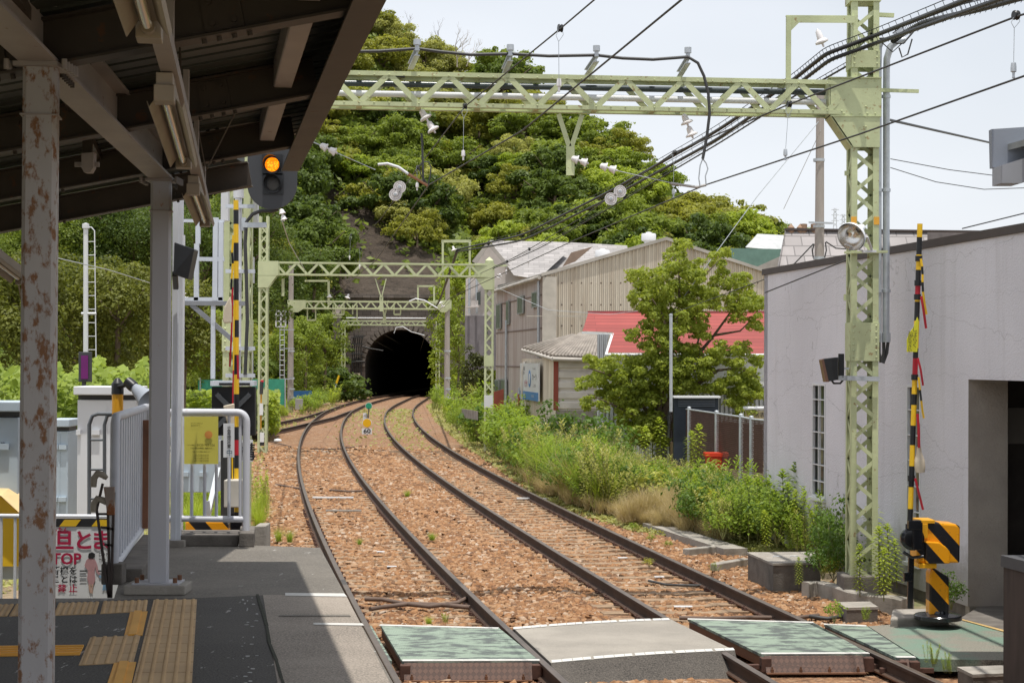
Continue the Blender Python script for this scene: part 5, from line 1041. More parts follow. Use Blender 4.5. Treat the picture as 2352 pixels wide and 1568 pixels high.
t = thing('louvred_unit', at(1598, 930, 46.2), 'black louvred unit with white top behind the fence', 'ventilation unit'); mb = MB(); mb.prism([at(1548, 912, 46.2), at(1650, 912, 46.2), at(1650, 1080, 46.2), at(1548, 1080, 46.2)][::-1], (0, .3, 0)); mb.build('body', paint('unit_navy', (.02, .03, .045), .5), t); mb = MB()
for k in range(5): mb.bar(at(1558, 916 + k * 4, 46.15), at(1642, 916 + k * 4, 46.15), .03, .02)
mb.build('louvres', paint('louvre', (.1, .12, .15), .5), t); mb = MB(); mb.bar(at(1545, 911, 46.3), at(1652, 911, 46.3), .6, .05); mb.build('top', SIGNW, t)
t = thing('address_sign', at(1735, 953, 47), 'cream address board behind the building corner', 'sign'); mb = MB(); mb.prism([at(1712, 943, 47), at(1790, 943, 47), at(1790, 962, 47), at(1712, 962, 47)][::-1], (0, .05, 0)); mb.build('board', paint('board_cream', (.5, .42, .25), .6), t)
mb = MB(); text_into(mb, '住居表示', .15, at(1745, 953, 46.97), (1, 0, 0), (0, 0, 1)); mb.build('writing', INK, t); mb = MB(); mb.tube([at(1704, 975, 47), at(1704, 945, 47), at(1708, 937, 47), at(1800, 937, 47)], .05, 8); mb.build('tube_frame', CABW, t)

# ------------------------------------------------------------ buildings in the middle
def corr(name, c, c2, freq, var=.2, axis='X', bd=.03, streak=.5, rustc=(.2, .1, .07)):
    m, t, b = newmat(name); v = coord(t); s = N(t, 'ShaderNodeSeparateXYZ'); t.links.new(v, s.inputs[0]); mm = N(t, 'ShaderNodeMath', operation='MULTIPLY'); mm.inputs[1].default_value = freq; t.links.new(s.outputs[axis], mm.inputs[0]); sn = N(t, 'ShaderNodeMath', operation='SINE'); t.links.new(mm.outputs[0], sn.inputs[0])
    st = noise(t, coord(t, (2.2, 2.2, .12)), 1.6, 7, .65); cc = ramp(t, st, [(.3, c2), (.55, c), (.8, tuple(x * 1.12 for x in c))]); n = noise(t, coord(t, (1, 1, .4)), .5, 6)
    cc = mix(t, ramp(t, n, [(.5, 0.), (.7, streak)]), cc, rustc); cc = mix(t, ramp(t, sn.outputs[0], [(0, .22), (.6, 0.)]), cc, tuple(x * .55 for x in c)); t.links.new(cc, b.inputs['Base Color']); b.inputs['Roughness'].default_value = .85; bump(t, b, sn.outputs[0], bd); return m
CORRG = corr('corrugated_tan', (.72, .64, .52), (.5, .41, .31), 42, streak=.35, rustc=(.48, .34, .23)); CORRS = corr('corrugated_pinkish', (.56, .5, .46), (.4, .3, .26), 30, axis='Y', streak=.6, rustc=(.36, .2, .16)); CORRW = corr('corrugated_white', (.6, .63, .66), (.45, .47, .5), 50, streak=.1)
ROOFW = paint('roof_edge_pale', (.42, .39, .35), .8, var=.2, world_=True, scale=1)
def tilemat(name, c, rows, var=.2, axis='Z', bw=.5):
    m, t, b = newmat(name); v = coord(t); br = N(t, 'ShaderNodeTexBrick'); s = N(t, 'ShaderNodeSeparateXYZ'); t.links.new(v, s.inputs[0]); cb = N(t, 'ShaderNodeCombineXYZ'); t.links.new(s.outputs['X'], cb.inputs[0]); t.links.new(s.outputs[axis], cb.inputs[1]); t.links.new(cb.outputs[0], br.inputs[0])
    br.inputs['Scale'].default_value = 1; br.inputs['Row Height'].default_value = rows; br.inputs['Brick Width'].default_value = bw; br.inputs['Mortar Size'].default_value = rows * .06
    br.inputs['Color1'].default_value = (*[x * (1 - var) for x in c], 1); br.inputs['Color2'].default_value = (*[x * (1 + var) for x in c], 1); br.inputs['Mortar'].default_value = (*[x * .45 for x in c], 1)
    n = noise(t, v, 1.2, 5); cc = mix(t, ramp(t, n, [(.4, 0.), (.75, .5)]), br.outputs[0], tuple(x * .7 for x in c)); t.links.new(cc, b.inputs['Base Color']); b.inputs['Roughness'].default_value = .75; return m
TILEG = tilemat('roof_tiles_grey', (.32, .3, .29), .13); REDR = tilemat('roof_metal_red', (.29, .055, .047), .1, .16, bw=5); MANS = tilemat('mansard_slates', (.32, .295, .29), .42, .14, bw=.7)
def ln(x0, Y0, x1, Y1): return at(x0, 834, Y0), at(x1, 834, Y1)
ip_ = lambda x: np.interp(x, [1251, 1530, 1800], [640, 560, 645]) + 14
# warehouse
wh = thing('warehouse', at(1400, 900, 66), 'large tan corrugated warehouse with a low gable facing the tracks', 'warehouse')
YW = 62; Lx = at(1251, 700, YW).x; zE = at(1251, 634, YW).z; Px, zP = at(1530, 552, YW + 1.5).x, at(1530, 552, YW + 1.5).z; Rx, zR = at(1800, 640, YW + 3).x, at(1800, 640, YW + 3).z
A_, P_, R_ = Vector((Lx, YW, 0)), Vector((Px, YW + 1.5, 0)), Vector((Rx, YW + 3, 0)); U = Vector((0, 0, 1))
bk = at(1141, 700, 74); bk.z = 0; bdv = bk - A_
mb = MB(); mb.prism([A_, R_, R_ + U * zR, P_ + U * zP, A_ + U * zE], bdv.normalized() * .15); mb.build('gable_wall', CORRG, wh)
mb = MB(); 
# side wall with window openings as framed windows set proud
A2 = A_ + bdv.normalized() * .16; mb.prism([A2, A2 + bdv, A2 + bdv + U * zE, A2 + U * zE][::-1], (.15, 0, 0)); mb.build('side_wall', CORRS, wh)
mb = MB(); o_ = Vector((-.12, -.12, 0)); mb.prism([A_ + o_ + U * (zE - .02), P_ + Vector((0, -.12, zP - .0)), P_ + Vector((0, -.12, zP + .12)), A_ + o_ + U * (zE + .1)], (0, .3, 0)); mb.prism([P_ + Vector((0, -.12, zP)), R_ + Vector((0, -.12, zR)), R_ + Vector((0, -.12, zR + .12)), P_ + Vector((0, -.12, zP + .12))], (0, .3, 0))
mb.prism([A_ + Vector((-.15, .19, zE + .02)), P_ + Vector((0, .19, zP + .03)), P_ + bdv + Vector((0, 0, zP + .03)), A_ + bdv + Vector((-.15, 0, zE + .02))], (0, 0, .07)); mb.prism([P_ + Vector((0, .19, zP + .03)), R_ + Vector((0, .19, zR + .02)), R_ + bdv + U * zR, P_ + bdv + Vector((0, 0, zP + .03))], (0, 0, .07)); mb.build('roof', ROOFW, wh)
mb = MB(); mb.box(A_ + Vector((.17, -.03, zE / 2)), (.5, .05, zE - .05)); mb.box((A_ + Vector((1.6, -.0, 0)) + U * 4.52), (4.5, .03, .03)); mb.build('corner_trim', paint('trim_tan', (.5, .46, .4), .8, var=.12), wh)
sd = bdv.normalized(); sn_ = Vector((-sd.y, sd.x, 0)); sn_ = sn_ if sn_.x < 0 else -sn_
def side_at(px):
    d = ray(px, 834); A = np.array([[d.x, -sd.x], [d.y, -sd.y]]); tt, s = np.linalg.solve(A, np.array([A_.x, A_.y])); return s, tt * d.y
for x0, x1, y0, y1 in ((1225, 1238, 668, 705), (1192, 1205, 678, 720), (1166, 1172, 690, 745), (1143, 1153, 697, 755), (1141, 1150, 872, 925), (1155, 1167, 870, 928)):
    s0, Yw = side_at(x1); s1, _ = side_at(x0); z0, z1 = at(x0, y1, Yw).z, at(x0, y0, Yw).z; b0, b1 = A_ + sd * s0 + sn_ * .03, A_ + sd * s1 + sn_ * .03; mb = MB(); mb.prism([b0 + U * z0, b1 + U * z0, b1 + U * z1, b0 + U * z1], sn_ * .06); w = mb.build('window', paint('frame_grey', (.3, .32, .3), .6), wh); mb = MB(); mb.prism([b0.lerp(b1, .1) + U * (z0 + .05), b0.lerp(b1, .47) + U * (z0 + .05), b0.lerp(b1, .47) + U * (z1 - .05), b0.lerp(b1, .1) + U * (z1 - .05)], sn_ * .065); mb.prism([b0.lerp(b1, .53) + U * (z0 + .05), b0.lerp(b1, .9) + U * (z0 + .05), b0.lerp(b1, .9) + U * (z1 - .05), b0.lerp(b1, .53) + U * (z1 - .05)], sn_ * .065); mb.build('pane', paint('pane_dull', (.12, .15, .13), .3), w)
for x, y0, y1 in ((1243, 645, 820), (1168, 735, 930), (1199, 890, 935)):
    s, Yw = side_at(x); b = A_ + sd * s + sn_ * .1; mb = MB(); mb.tube([Vector((b.x, b.y, at(x, y1, Yw).z)), Vector((b.x, b.y, at(x, y0, Yw).z))], .055, 8); mb.build('downpipe', GALV, wh)
mb = MB(); mb.tube([A_ + sn_ * .2 + U * (zE - .05), A_ + sd * 12 + sn_ * .2 + U * (zE - .1)], .07, 8); mb.build('gutter', ROOFW, wh)
mb = MB()
for y in (650, 700, 748, 796):
    for k in range(24):
        x = 1268 + k * 22.5; 
        if y > ip_(x): mb.box(at(x, y, YW + (x - 1251) / 300 - .06), (.05, .03, .06))
mb.build('bolt_rows', paint('bolt_dark', (.16, .12, .09), .8), wh)
mb = MB()
for z in (1.2, 2.7, 4.1, 5.3): a0 = A_ + sn_ * .012 + U * z; mb.bar(a0 + sd * .2, a0 + sd * 12.3, .025, .05)
mb.build('sheet_laps', paint('lap_dark', (.2, .15, .13), .8), wh)
# roof vents
for x, y, Y, lab in ((1490, 540, 68, 'larger white drum vent on the warehouse roof ridge'), (1384, 578, 66, 'smaller white drum vent low on the warehouse roof')):
    c = at(x, y, Y); s = 17 * Y / 4000; mb = MB(); mb.lathe(c - U * s * .9, [(s * .6, -.9), (s * .6, 0), (s, .05), (s, s * .95), (s * .9, s * 1.1), (s * .4, s * 1.15), (s * .35, s * 1.3), (.001, s * 1.35)], n=18); tag(mb.build('roof_vent', CABW), lab, 'vent')
# tiled house behind
hs = thing('tiled_house', at(1230, 900, 86), 'pale two-storey house with grey tiled hipped roof behind the warehouse', 'house'); YH = 84
HW = paint('house_wall', (.58, .53, .5), .85, var=.08); a, b = at(1070, 600, YH), at(1140, 600, YH - 2)
def poly(px, Y, mat, name, par, th=.1): 
    mb = MB(); P = [at(x, y, Y if not isinstance(Y, (list, tuple)) else Y[i]) for i, (x, y) in enumerate(px)]
    n_ = (P[1] - P[0]).cross(P[-1] - P[0]); d_ = Vector((0, th, 0)) if n_.y > 0 else Vector((0, th, 0))
    mb.prism(P if n_.y < 0 else P[::-1], d_) if True else 0; return mb.build(name, mat, par)
poly([(1125, 552), (1260, 556), (1302, 580), (1250, 628), (1228, 640), (1180, 632)], [86, 86, 84, 80, 79.5, 80], TILEG, 'roof', hs)
poly([(1125, 552), (1300, 556), (1440, 564), (1450, 600), (1240, 640), (1180, 632)], [87, 87, 88, 84, 80.5, 81], TILEG, 'roof', hs)
poly([(1292, 612), (1312, 580), (1362, 566), (1322, 600)], 79, paint('roof_brown', (.28, .2, .15), .8), 'roof', hs)
poly([(1090, 600), (1120, 562), (1180, 632), (1228, 640), (1228, 730), (1068, 730), (1070, 640), (1092, 630)], 82, HW, 'wall', hs)
poly([(1068, 725), (1140, 725), (1140, 850), (1068, 850)], 81.8, paint('house_wall_grey', (.22, .2, .21), .85, var=.15), 'wall', hs)
poly([(1084, 600), (1122, 552), (1128, 556), (1094, 606)], 81.5, ROOFW, 'barge_board', hs, .2); poly([(1122, 552), (1190, 632), (1182, 634), (1118, 560)], 81.5, ROOFW, 'barge_board', hs, .2)
for px in ([(1143, 655), (1166, 650), (1166, 672), (1143, 676)], [(1095, 672), (1104, 668), (1104, 700), (1095, 700)], [(1112, 745), (1120, 745), (1120, 768), (1112, 768)]): poly(px, 81.3, GLASSD, 'window', hs)
mb = MB(); mb.bar(at(1070, 706, 81), at(1100, 704, 81), .3, .06)
for k in range(6): mb.bar(at(1082 + k * 3, 690, 81), at(1082 + k * 3, 704, 81), .04, .04)
mb.build('balcony', HW, hs)
for x in (1078, 1095): mb = MB(); mb.tube([at(x, 640, 81.6), at(x, 720, 81.6)], .06, 6); mb.build('downpipe', GALV, hs)
# shed with sign
sh = thing('cladding_shed', at(1290, 940, 56), 'low shed with horizontal cream cladding and a billboard on its side', 'shed'); YS = 55
S0 = at(1278, 834, YS); S0.z = 0; S1 = at(1372, 834, YS); S1.z = 0; Sb = at(1199, 834, 63.5); Sb.z = 0; ztop = at(1278, 823, YS).z
zc0, zc1 = at(1290, 942, YS).z, at(1290, 825, YS).z
CREAM = paint('cladding_cream', (.66, .62, .56), .6, var=.12, rust=.68, rscale=3, world_=True, stretch=(1, 1, 1)); RUSTR = paint('rust_red_trim', (.3, .07, .045), .7)
mb = MB(); hh = (zc1 - zc0) / 5
for k in range(5):
    z = zc0 + k * hh; pts = [(0, z), (0, z + hh * .12), (-.05, z + hh * .2), (-.05, z + hh * .75), (0, z + hh * .88), (0, z + hh)]
    for (ya, za), (yb, zb_) in zip(pts[:-1], pts[1:]): mb.quad(S0 + Vector((0, ya, za)), S1 + Vector((0, ya, za)), S1 + Vector((0, yb, zb_)), S0 + Vector((0, yb, zb_)))
mb.build('cladding', CREAM, sh)
mb = MB(); mb.prism([S0 + Vector((0, .02, -.2)), S1 + Vector((.6, .02, -.2)), S1 + Vector((.6, .02, ztop)), S0 + Vector((0, .02, ztop))], (0, .1, 0)); mb.prism([S0 + Vector((0, .13, -.2)), Sb - U * .2, Sb + U * ztop, S0 + Vector((0, .13, ztop))][::-1], (.1, 0, 0)); mb.build('wall', CORRG, sh)
mb = MB(); mb.prism([S0 + Vector((-.02, -.03, zc0 - .9)), S1 + Vector((.4, -.03, zc0 - .9)), S1 + Vector((.4, -.03, zc0)), S0 + Vector((-.02, -.03, zc0))], (0, .04, 0)); mb.build('plinth', CONC, sh)
mb = MB(); mb.prism([S0 + Vector((-.09, -.07, zc0)), S0 + Vector((.06, -.07, zc0)), S0 + Vector((.06, -.07, zc1)), S0 + Vector((-.09, -.07, zc1))], (0, .06, 0)); mb.build('corner_post', RUSTR, sh)
e0, e1 = at(1275, 823, YS), at(1385, 826, YS); r0 = at(1200, 800, 63.5); tp = at(1390, 772, YS + 2.6)
mb = MB(); nR = 15; q0, q1, t0, t1_ = at(1270, 820, YS - .3), at(1390, 824, YS - .3), at(1330, 768, YS + 3.5), at(1395, 762, YS + 3.5)
mb.quad(q0, q1, t1_, t0); mb.quad(r0, q0, t0)
for k in range(nR): u = (k + .5) / nR; mb.tube([q0.lerp(q1, u) + U * .03, t0.lerp(t1_, u) + U * .03], .055, 6)
for k in range(9): u = (k + .5) / 9; mb.tube([r0.lerp(q0, u) + U * .03, r0.lerp(q0, u).lerp(t0, .9) + U * .03], .06, 6)
mb.build('corrugated_roof', paint('asbestos', (.25, .22, .19), .95, var=.25, world_=True), sh)
mb = MB(); mb.tube([q0 - U * .06, q1 - U * .06], .07, 8); mb.tube([q0 - U * .06, r0 - U * .06], .06, 8); mb.tube([at(1206, 830, 62), at(1200, 850, 62), at(1199, 930, 62)], .06, 8); mb.build('gutter', ROOFW, sh)
# billboard on shed side
bb = thing('billboard', S0.lerp(Sb, .5) + U * 1.5, 'white and blue billboard with mixed lettering on the shed side', 'billboard'); sdir = (Sb - S0).normalized(); snn = Vector((-sdir.y, sdir.x, 0)); snn = snn if snn.x < 0 else -snn
def sh_at(px): 
    d = ray(px, 834); A = np.array([[d.x, -sdir.x], [d.y, -sdir.y]]); tt, s = np.linalg.solve(A, np.array([S0.x, S0.y])); return s
sA, sB = sh_at(1247), sh_at(1204); YA = S0.y + sdir.y * sA; YB = S0.y + sdir.y * sB; z0, z1, zm = at(1247, 922, YA).z, at(1247, 834, YA).z, at(1247, 902, YA).z
f0, f1 = S0 + sdir * sB + snn * .1, S0 + sdir * sA + snn * .1
mb = MB(); mb.prism([f0 + U * z0, f1 + U * z0, f1 + U * z1, f0 + U * z1], snn * .05); mb.build('board', SIGNW, bb)
mb = MB(); mb.prism([f0 + U * z0 + snn * .051, f1 + U * z0 + snn * .051, f1 + U * zm + snn * .051, f0 + U * zm + snn * .051], snn * .004); mb.build('blue_band', SIGNB, bb)
def bbt(s, size, u, z, mat, sx=1.): mb = MB(); text_into(mb, s, size, f0.lerp(f1, u) + U * z + snn * .058, (f1 - f0), (0, 0, 1), sx=sx); mb.build('writing', mat, bb)
W_ = (f1 - f0).length; hB = z1 - z0
bbt('本武専脚', hB * .12, .2, z0 + hB * .84, INK, 1.5); bbt('本建駅から', hB * .1, .2, z0 + hB * .72, INK, 1.5); bbt('徒歩', hB * .16, .12, z0 + hB * .42, INK, 1.8); bbt('1分!', hB * .22, .34, z0 + hB * .43, SIGNR, 1.8); bbt('カーラ', hB * .2, .8, z0 + hB * .62, INK, 1.5); bbt('ここから', hB * .1, .8, z0 + hB * .4, INK, 1.6); bbt('月々の駐車場', hB * .1, .2, z0 + hB * .12, SIGNW, 1.4); bbt('0120-05', hB * .1, .72, z0 + hB * .12, SIGNW, 1.5); bbt('らくらく相談', hB * .06, .78, z0 + hB * .85, INK, 1.6)
mb = MB(); c = f0.lerp(f1, .55) + U * (z0 + hB * .58) + snn * .058; fd = (f1 - f0).normalized()
mb.prism([c + fd * (math.cos(k / 14 * 6.283) * .32) + U * (math.sin(k / 14 * 6.283) * .3) for k in range(14)], snn * .004); mb.build('blue_ring_mark', SIGNB, bb); mb = MB(); mb.prism([c + snn * .005 + fd * (math.cos(k / 14 * 6.283) * .18) + U * (math.sin(k / 14 * 6.283) * .19) for k in range(14)], snn * .003); mb.build('ring_centre', SIGNW, bb)
mb = MB(); mb.prism([at(1165 + 24, 905, 66), at(1207, 905, 66), at(1207, 940, 66), at(1189, 940, 66)][::-1], (0, .1, 0)); mb.prism([at(1134, 900, 60.5), at(1157, 893, 61), at(1157, 940, 61), at(1134, 945, 60.5)][::-1], (0, .1, 0)); tag(mb.build('rusty_door', RUSTR), 'small dark red metal door low on the warehouse side', 'door')
# red roofed house
rh = thing('red_roof_house', at(1550, 950, 50), 'low white house with bright red metal roof behind the leafy tree', 'house'); YR_ = 50
poly([(1393, 809), (1800, 812), (1800, 716), (1352, 716), (1338, 760), (1408, 763)][::1], [50, 50, 53.2, 53.2, 51.6, 51.6], REDR, 'roof', rh, .06)
poly([(1350, 714), (1800, 714), (1800, 719), (1350, 719)], 53.1, paint('ridge_red', (.3, .07, .08), .6), 'ridge_cap', rh); poly([(1336, 761), (1410, 765), (1395, 812), (1390, 812), (1403, 769), (1336, 766)], [51.5, 51.5, 49.9, 49.9, 51.5, 51.5], SIGNW, 'barge_board', rh)
poly([(1388, 815), (1800, 815), (1800, 880), (1388, 880)], 50.2, SIGNW, 'wall', rh); poly([(1388, 880), (1800, 880), (1800, 1060), (1388, 1060)], 50.4, CORRW, 'wall', rh); mb = MB(); mb.tube([at(1390, 815, 49.8), at(1800, 816, 49.8)], .05, 7); mb.build('gutter', CABW, rh)
poly([(1372, 768), (1400, 768), (1388, 820), (1372, 1005)][:3] + [(1388, 1060), (1372, 1005)], 51.3, CORRW, 'side_wall', rh)
poly([(1600, 882), (1790, 876), (1790, 886), (1600, 890)], 49.7, SIGNW, 'awning', rh)
# pink/far roofs
mh = thing('mansard_house', at(1950, 700, 70), 'grey slate mansard roof with short brown chimneys behind the white building', 'house')
poly([(1786, 622), (1806, 528), (2130, 530), (2130, 640), (1786, 640)], [68, 70, 70, 68, 68], MANS, 'roof', mh, .3); poly([(1804, 524), (2300, 530), (2300, 534), (1804, 529)], 69.8, FASC, 'roof_edge', mh, .3); poly([(2040, 534), (2330, 532), (2330, 600), (2040, 600)], 71, paint('roof_dark', (.17, .15, .15), .8, var=.2), 'roof', mh, .3)
for x in (1817, 1838, 1846, 1870): mb = MB(); c = at(x, 526, 70); mb.lathe(c, [(.14, -.2), (.14, .2 if x in (1846, 1870) else .06), (.001, .22)], n=12); mb.build('chimney_pot', paint('clay', (.28, .18, .12), .8), mh)
gh = thing('green_roof_house', at(1740, 640, 85), 'house with pale grey roof and dull green band, far right of the warehouse', 'house')
poly([(1712, 568), (1740, 537), (1800, 540), (1800, 575)], [84, 86, 86, 84], paint('roof_pale', (.42, .43, .43), .7), 'roof', gh); poly([(1676, 570), (1800, 572), (1790, 610), (1770, 640), (1690, 620)], 83, paint('dull_green', (.14, .24, .2), .7), 'wall', gh); poly([(1740, 612), (1800, 585), (1800, 650), (1750, 640)], 80, paint('roof_pale2', (.35, .32, .29), .8), 'lower_roof', gh)
# concrete utility pole
up = thing('utility_pole', at(1882, 700, 50), 'grey concrete utility pole behind the tall lattice post', 'utility pole'); a, b = at(1880, 834, 50), at(1884, 215, 50); mb = MB(); mb.tube([(a.x, 50, -.2), (b.x, 50, b.z)], [.17, .11], 14); mb.build('pole', POLEC, up); mb = MB()
for y in (368, 520, 593): c = at(1881, y, 50); mb.lathe(c, [(.15, -.04), (.165, -.04), (.165, .04), (.15, .04)], n=14)
mb.bar(at(1855, 512, 50) - Vector((0, .2, 0)), at(1910, 514, 50) - Vector((0, .2, 0)), .05, .05); mb.build('bands', GALV, up); mb = MB()
for pp in ([(1870, 560), (1866, 575), (1868, 592)], [(1896, 556), (1898, 575), (1894, 592)], [(1868, 560), (1830, 600), (1790, 640)], [(1897, 555), (1920, 570), (1950, 572)]): mb.tube([at(x, y, 49.7) for x, y in pp], .02, 5)
mb.build('cables', CABLE, up)
for x, y0, y1, lab in ((1918, 478, 530, 'taller faint steel lattice tower on the far horizon'), (1937, 492, 530, 'shorter faint steel lattice tower on the far horizon')):
    c, tq = at(x, y1 + 20, 900), at(x, y0, 900); mb = MB()
    for s in (-1, 1): mb.bar((c.x + s * 1.1, 900, c.z), (tq.x + s * .4, 900, tq.z), .35, .35)
    for k in range(5): z = c.z + (tq.z - c.z) * (k / 5); mb.bar((c.x - 1, 900, z), (c.x + 1, 900, z + 2.5), .25, .25); mb.bar((c.x + 1, 900, z), (c.x - 1, 900, z + 2.5), .25, .25)
    for k in (.6, .78, .95): z = c.z + (tq.z - c.z) * k; mb.bar((c.x - 1.9, 900, z), (c.x + 1.9, 900, z), .3, .3)
    tag(mb.build('transmission_tower', paint('tower_grey', (.55, .58, .62), .8)), lab, 'tower')
mb = MB(); mb.prism([at(1060, 938, 62), at(1098, 944, 58), at(1098, 965, 58), at(1060, 958, 62)], (0, .1, 0)); tag(mb.build('low_wall', CONC), 'low grey board wall in the weeds left of the warehouse', 'wall')

# ------------------------------------------------------------ tunnel portal
YP = 166.; zb_ = zr(YP) - .3
tp_ = thing('tunnel_portal', at(915, 900, YP), 'dark arched railway tunnel mouth in a weathered stone wall', 'tunnel')
STONEW, _t, _b = newmat('portal_stone'); _v = coord(_t); _br = N(_t, 'ShaderNodeTexBrick'); _s = N(_t, 'ShaderNodeSeparateXYZ'); _t.links.new(_v, _s.inputs[0]); _cb = N(_t, 'ShaderNodeCombineXYZ'); _t.links.new(_s.outputs[0], _cb.inputs[0]); _t.links.new(_s.outputs[2], _cb.inputs[1]); _t.links.new(_cb.outputs[0], _br.inputs[0])
_br.inputs['Scale'].default_value = 1; _br.inputs['Row Height'].default_value = .38; _br.inputs['Brick Width'].default_value = .75; _br.inputs['Mortar Size'].default_value = .025; _br.inputs['Color1'].default_value = (.15, .125, .11, 1); _br.inputs['Color2'].default_value = (.24, .2, .175, 1); _br.inputs['Mortar'].default_value = (.08, .065, .055, 1)
_t.links.new(mix(_t, ramp(_t, noise(_t, _v, .5, 6), [(.4, 0.), (.7, .7)]), _br.outputs[0], (.09, .075, .06)), _b.inputs['Base Color']); _b.inputs['Roughness'].default_value = .95
wc = lambda x, y: at(x, y, YP); cxx = at(921, 800, YP).x; hw = 82 * YP / 4000; zc = at(921, 838, YP).z; ztop_ = at(921, 757, YP).z; rv = ztop_ - zc
N_ = 24; arc = [Vector((cxx + hw * math.cos(math.pi * k / N_), YP, zc + rv * math.sin(math.pi * k / N_))) for k in range(N_ + 1)]
xl, xr_ = at(780, 800, YP).x, at(1075, 800, YP).x; zt = at(900, 684, YP).z
mb = MB(); out = []
for p in arc:
    out.append(p)
def outer(p):
    v = p - Vector((cxx, YP, zc)); k = 1e9
    if v.x > 1e-6: k = min(k, (xr_ - cxx) / v.x)
    if v.x < -1e-6: k = min(k, (xl - cxx) / v.x)
    if v.z > 1e-6: k = min(k, (zt - zc) / v.z)
    return Vector((cxx, YP, zc)) + v * k
for i in range(N_): mb.quad(arc[i], outer(arc[i]), outer(arc[i + 1]), arc[i + 1])
for cx_ in (xr_, xl):
    pass
ci = [i for i in range(N_) if (abs(outer(arc[i]).z - zt) < 1e-4) != (abs(outer(arc[i + 1]).z - zt) < 1e-4)]
for i in ci:
    a, b = outer(arc[i]), outer(arc[i + 1]); X_ = xr_ if arc[i].x > cxx else xl; mb.quad(a, Vector((X_, YP, zt)), b)
for s, X_ in ((1, xr_), (-1, xl)):
    q = [Vector((cxx + s * hw, YP, zb_)), Vector((X_, YP, zb_)), Vector((X_, YP, zc)), Vector((cxx + s * hw, YP, zc))]; mb.quad(*(q if s > 0 else q[::-1]))
mb.prism([(xl, YP - .3, zt), (xr_, YP - .3, zt), (xr_, YP + 1.2, zt), (xl, YP + 1.2, zt)], (0, 0, .35)); mb.prism([at(778, 905, YP - 6) , at(795, 905, YP), at(795, 690, YP), at(778, 720, YP - 6)], (-.5, 0, 0))
mb.build('stone_wall', STONEW, tp_)
mb = MB()
for i in range(N_ + 1):
    p = arc[i]; v = (p - Vector((cxx, YP, zc))); v = Vector((v.x, 0, v.z)).normalized(); c = p + v * .28; mb.bar(c - v * .26 - Vector((0, .1, 0)), c + v * .26 - Vector((0, .1, 0)), .34, .2, (0, 1, 0))
mb.build('arch_ring', paint('arch_stone', (.17, .145, .125), .95, var=.35, world_=True), tp_)
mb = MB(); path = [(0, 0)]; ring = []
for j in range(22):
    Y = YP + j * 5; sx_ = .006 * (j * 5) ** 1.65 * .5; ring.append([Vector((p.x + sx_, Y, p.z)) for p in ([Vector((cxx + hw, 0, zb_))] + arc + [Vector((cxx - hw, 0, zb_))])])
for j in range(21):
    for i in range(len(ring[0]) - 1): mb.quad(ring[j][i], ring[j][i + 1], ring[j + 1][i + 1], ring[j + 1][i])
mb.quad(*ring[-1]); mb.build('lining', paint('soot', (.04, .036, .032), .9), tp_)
mb = MB()
for k in range(5):
    x = 812 + k * 5; mb.tube([at(x + 8, 770, YP - .4), at(x, 775, YP - .4), at(x - 3, 800, YP - .4), at(x - 2, 860, YP - .4)], .05, 5)
for y in (775, 790, 812, 830): mb.bar(at(806, y, YP - .5), at(835, y, YP - .5), .15, .1)
mb.tube([at(x, y, YP - .6) for x, y in [(838, 830), (818, 830), (808, 833), (812, 860), (822, 905)]], .06, 5); mb.tube([at(x, y, YP - .6) for x, y in [(832, 795), (850, 800), (880, 805)]], .05, 5); 
tag(mb.build('cable_rack', CABLE), 'rack of dark cables climbing the stone left of the tunnel', 'cable rack')
mb = MB(); mb.prism([at(818, 872, YP - .6), at(832, 872, YP - .6), at(832, 903, YP - .6), at(818, 903, YP - .6)][::-1], (0, .4, 0)); tag(mb.build('wooden_cover', paint('cover_brown', (.2, .11, .07), .8)), 'brown box below the number board at the tunnel mouth', 'box')
def board(px, Y, lab, name, cat, txts, mat=SIGNW, th=.03, edge=None):
    P = [at(x, y, Y) for x, y in px]; c = sum(P, Vector()) / len(P); t = thing(name, (c.x, c.y, min(p.z for p in P)), lab, cat)
    nn = (P[1] - P[0]).cross(P[-1] - P[0]); mb = MB(); mb.prism(P if nn.y < 0 else P[::-1], (0, th, 0)); mb.build('board', mat, t)
    for s, size, x, y, m, sx in txts: mb = MB(); text_into(mb, s, size, at(x, y, Y - .006), (1, 0, 0), (0, 0, 1), sx=sx, bold=size * .015); mb.build('writing', m, t)
    return t
board([(812, 857), (827, 857), (827, 872), (812, 872)], 164, 'cream square board with the number 2 left of the tunnel', 'number_board', 'sign', [('2', .72, 819.5, 865, INK, 1.3)], paint('board_ivory', (.55, .5, .35), .6), .1)
# ------------------------------------------------------------ track-side markers
def disc(t, x, y, r, Y, m, rim=SIGNW):
    mb = MB(); c = at(x, y, Y); mb.lathe(c, [(.001, 0), (r, 0), (r, .02), (.001, .02)], (0, 1, 0), 24); mb.build('disc_back', rim, t); mb = MB(); mb.lathe(c - Vector((0, .012, 0)), [(.001, 0), (r * .9, 0), (r * .9, .008), (.001, .008)], (0, 1, 0), 24); mb.build('disc', m, t)
t = thing('track_marker', at(847, 955, 80), 'small green disc marker on a thin rod between the tracks', 'track marker'); disc(t, 847, 932, .16, 80, SHINYG); mb = MB(); mb.tube([at(847, 936, 80), at(846, 978, 80)], .025, 6); mb.build('rod', CABLE, t)
t = thing('track_marker', at(843, 998, 68), 'yellow disc over a white plate reading 60 between the tracks', 'track marker'); disc(t, 843, 971, .185, 68, SHINYY); mb = MB(); mb.tube([at(843, 950, 68.1), at(843, 999, 68.1)], .025, 6); mb.build('rod', CABLE, t)
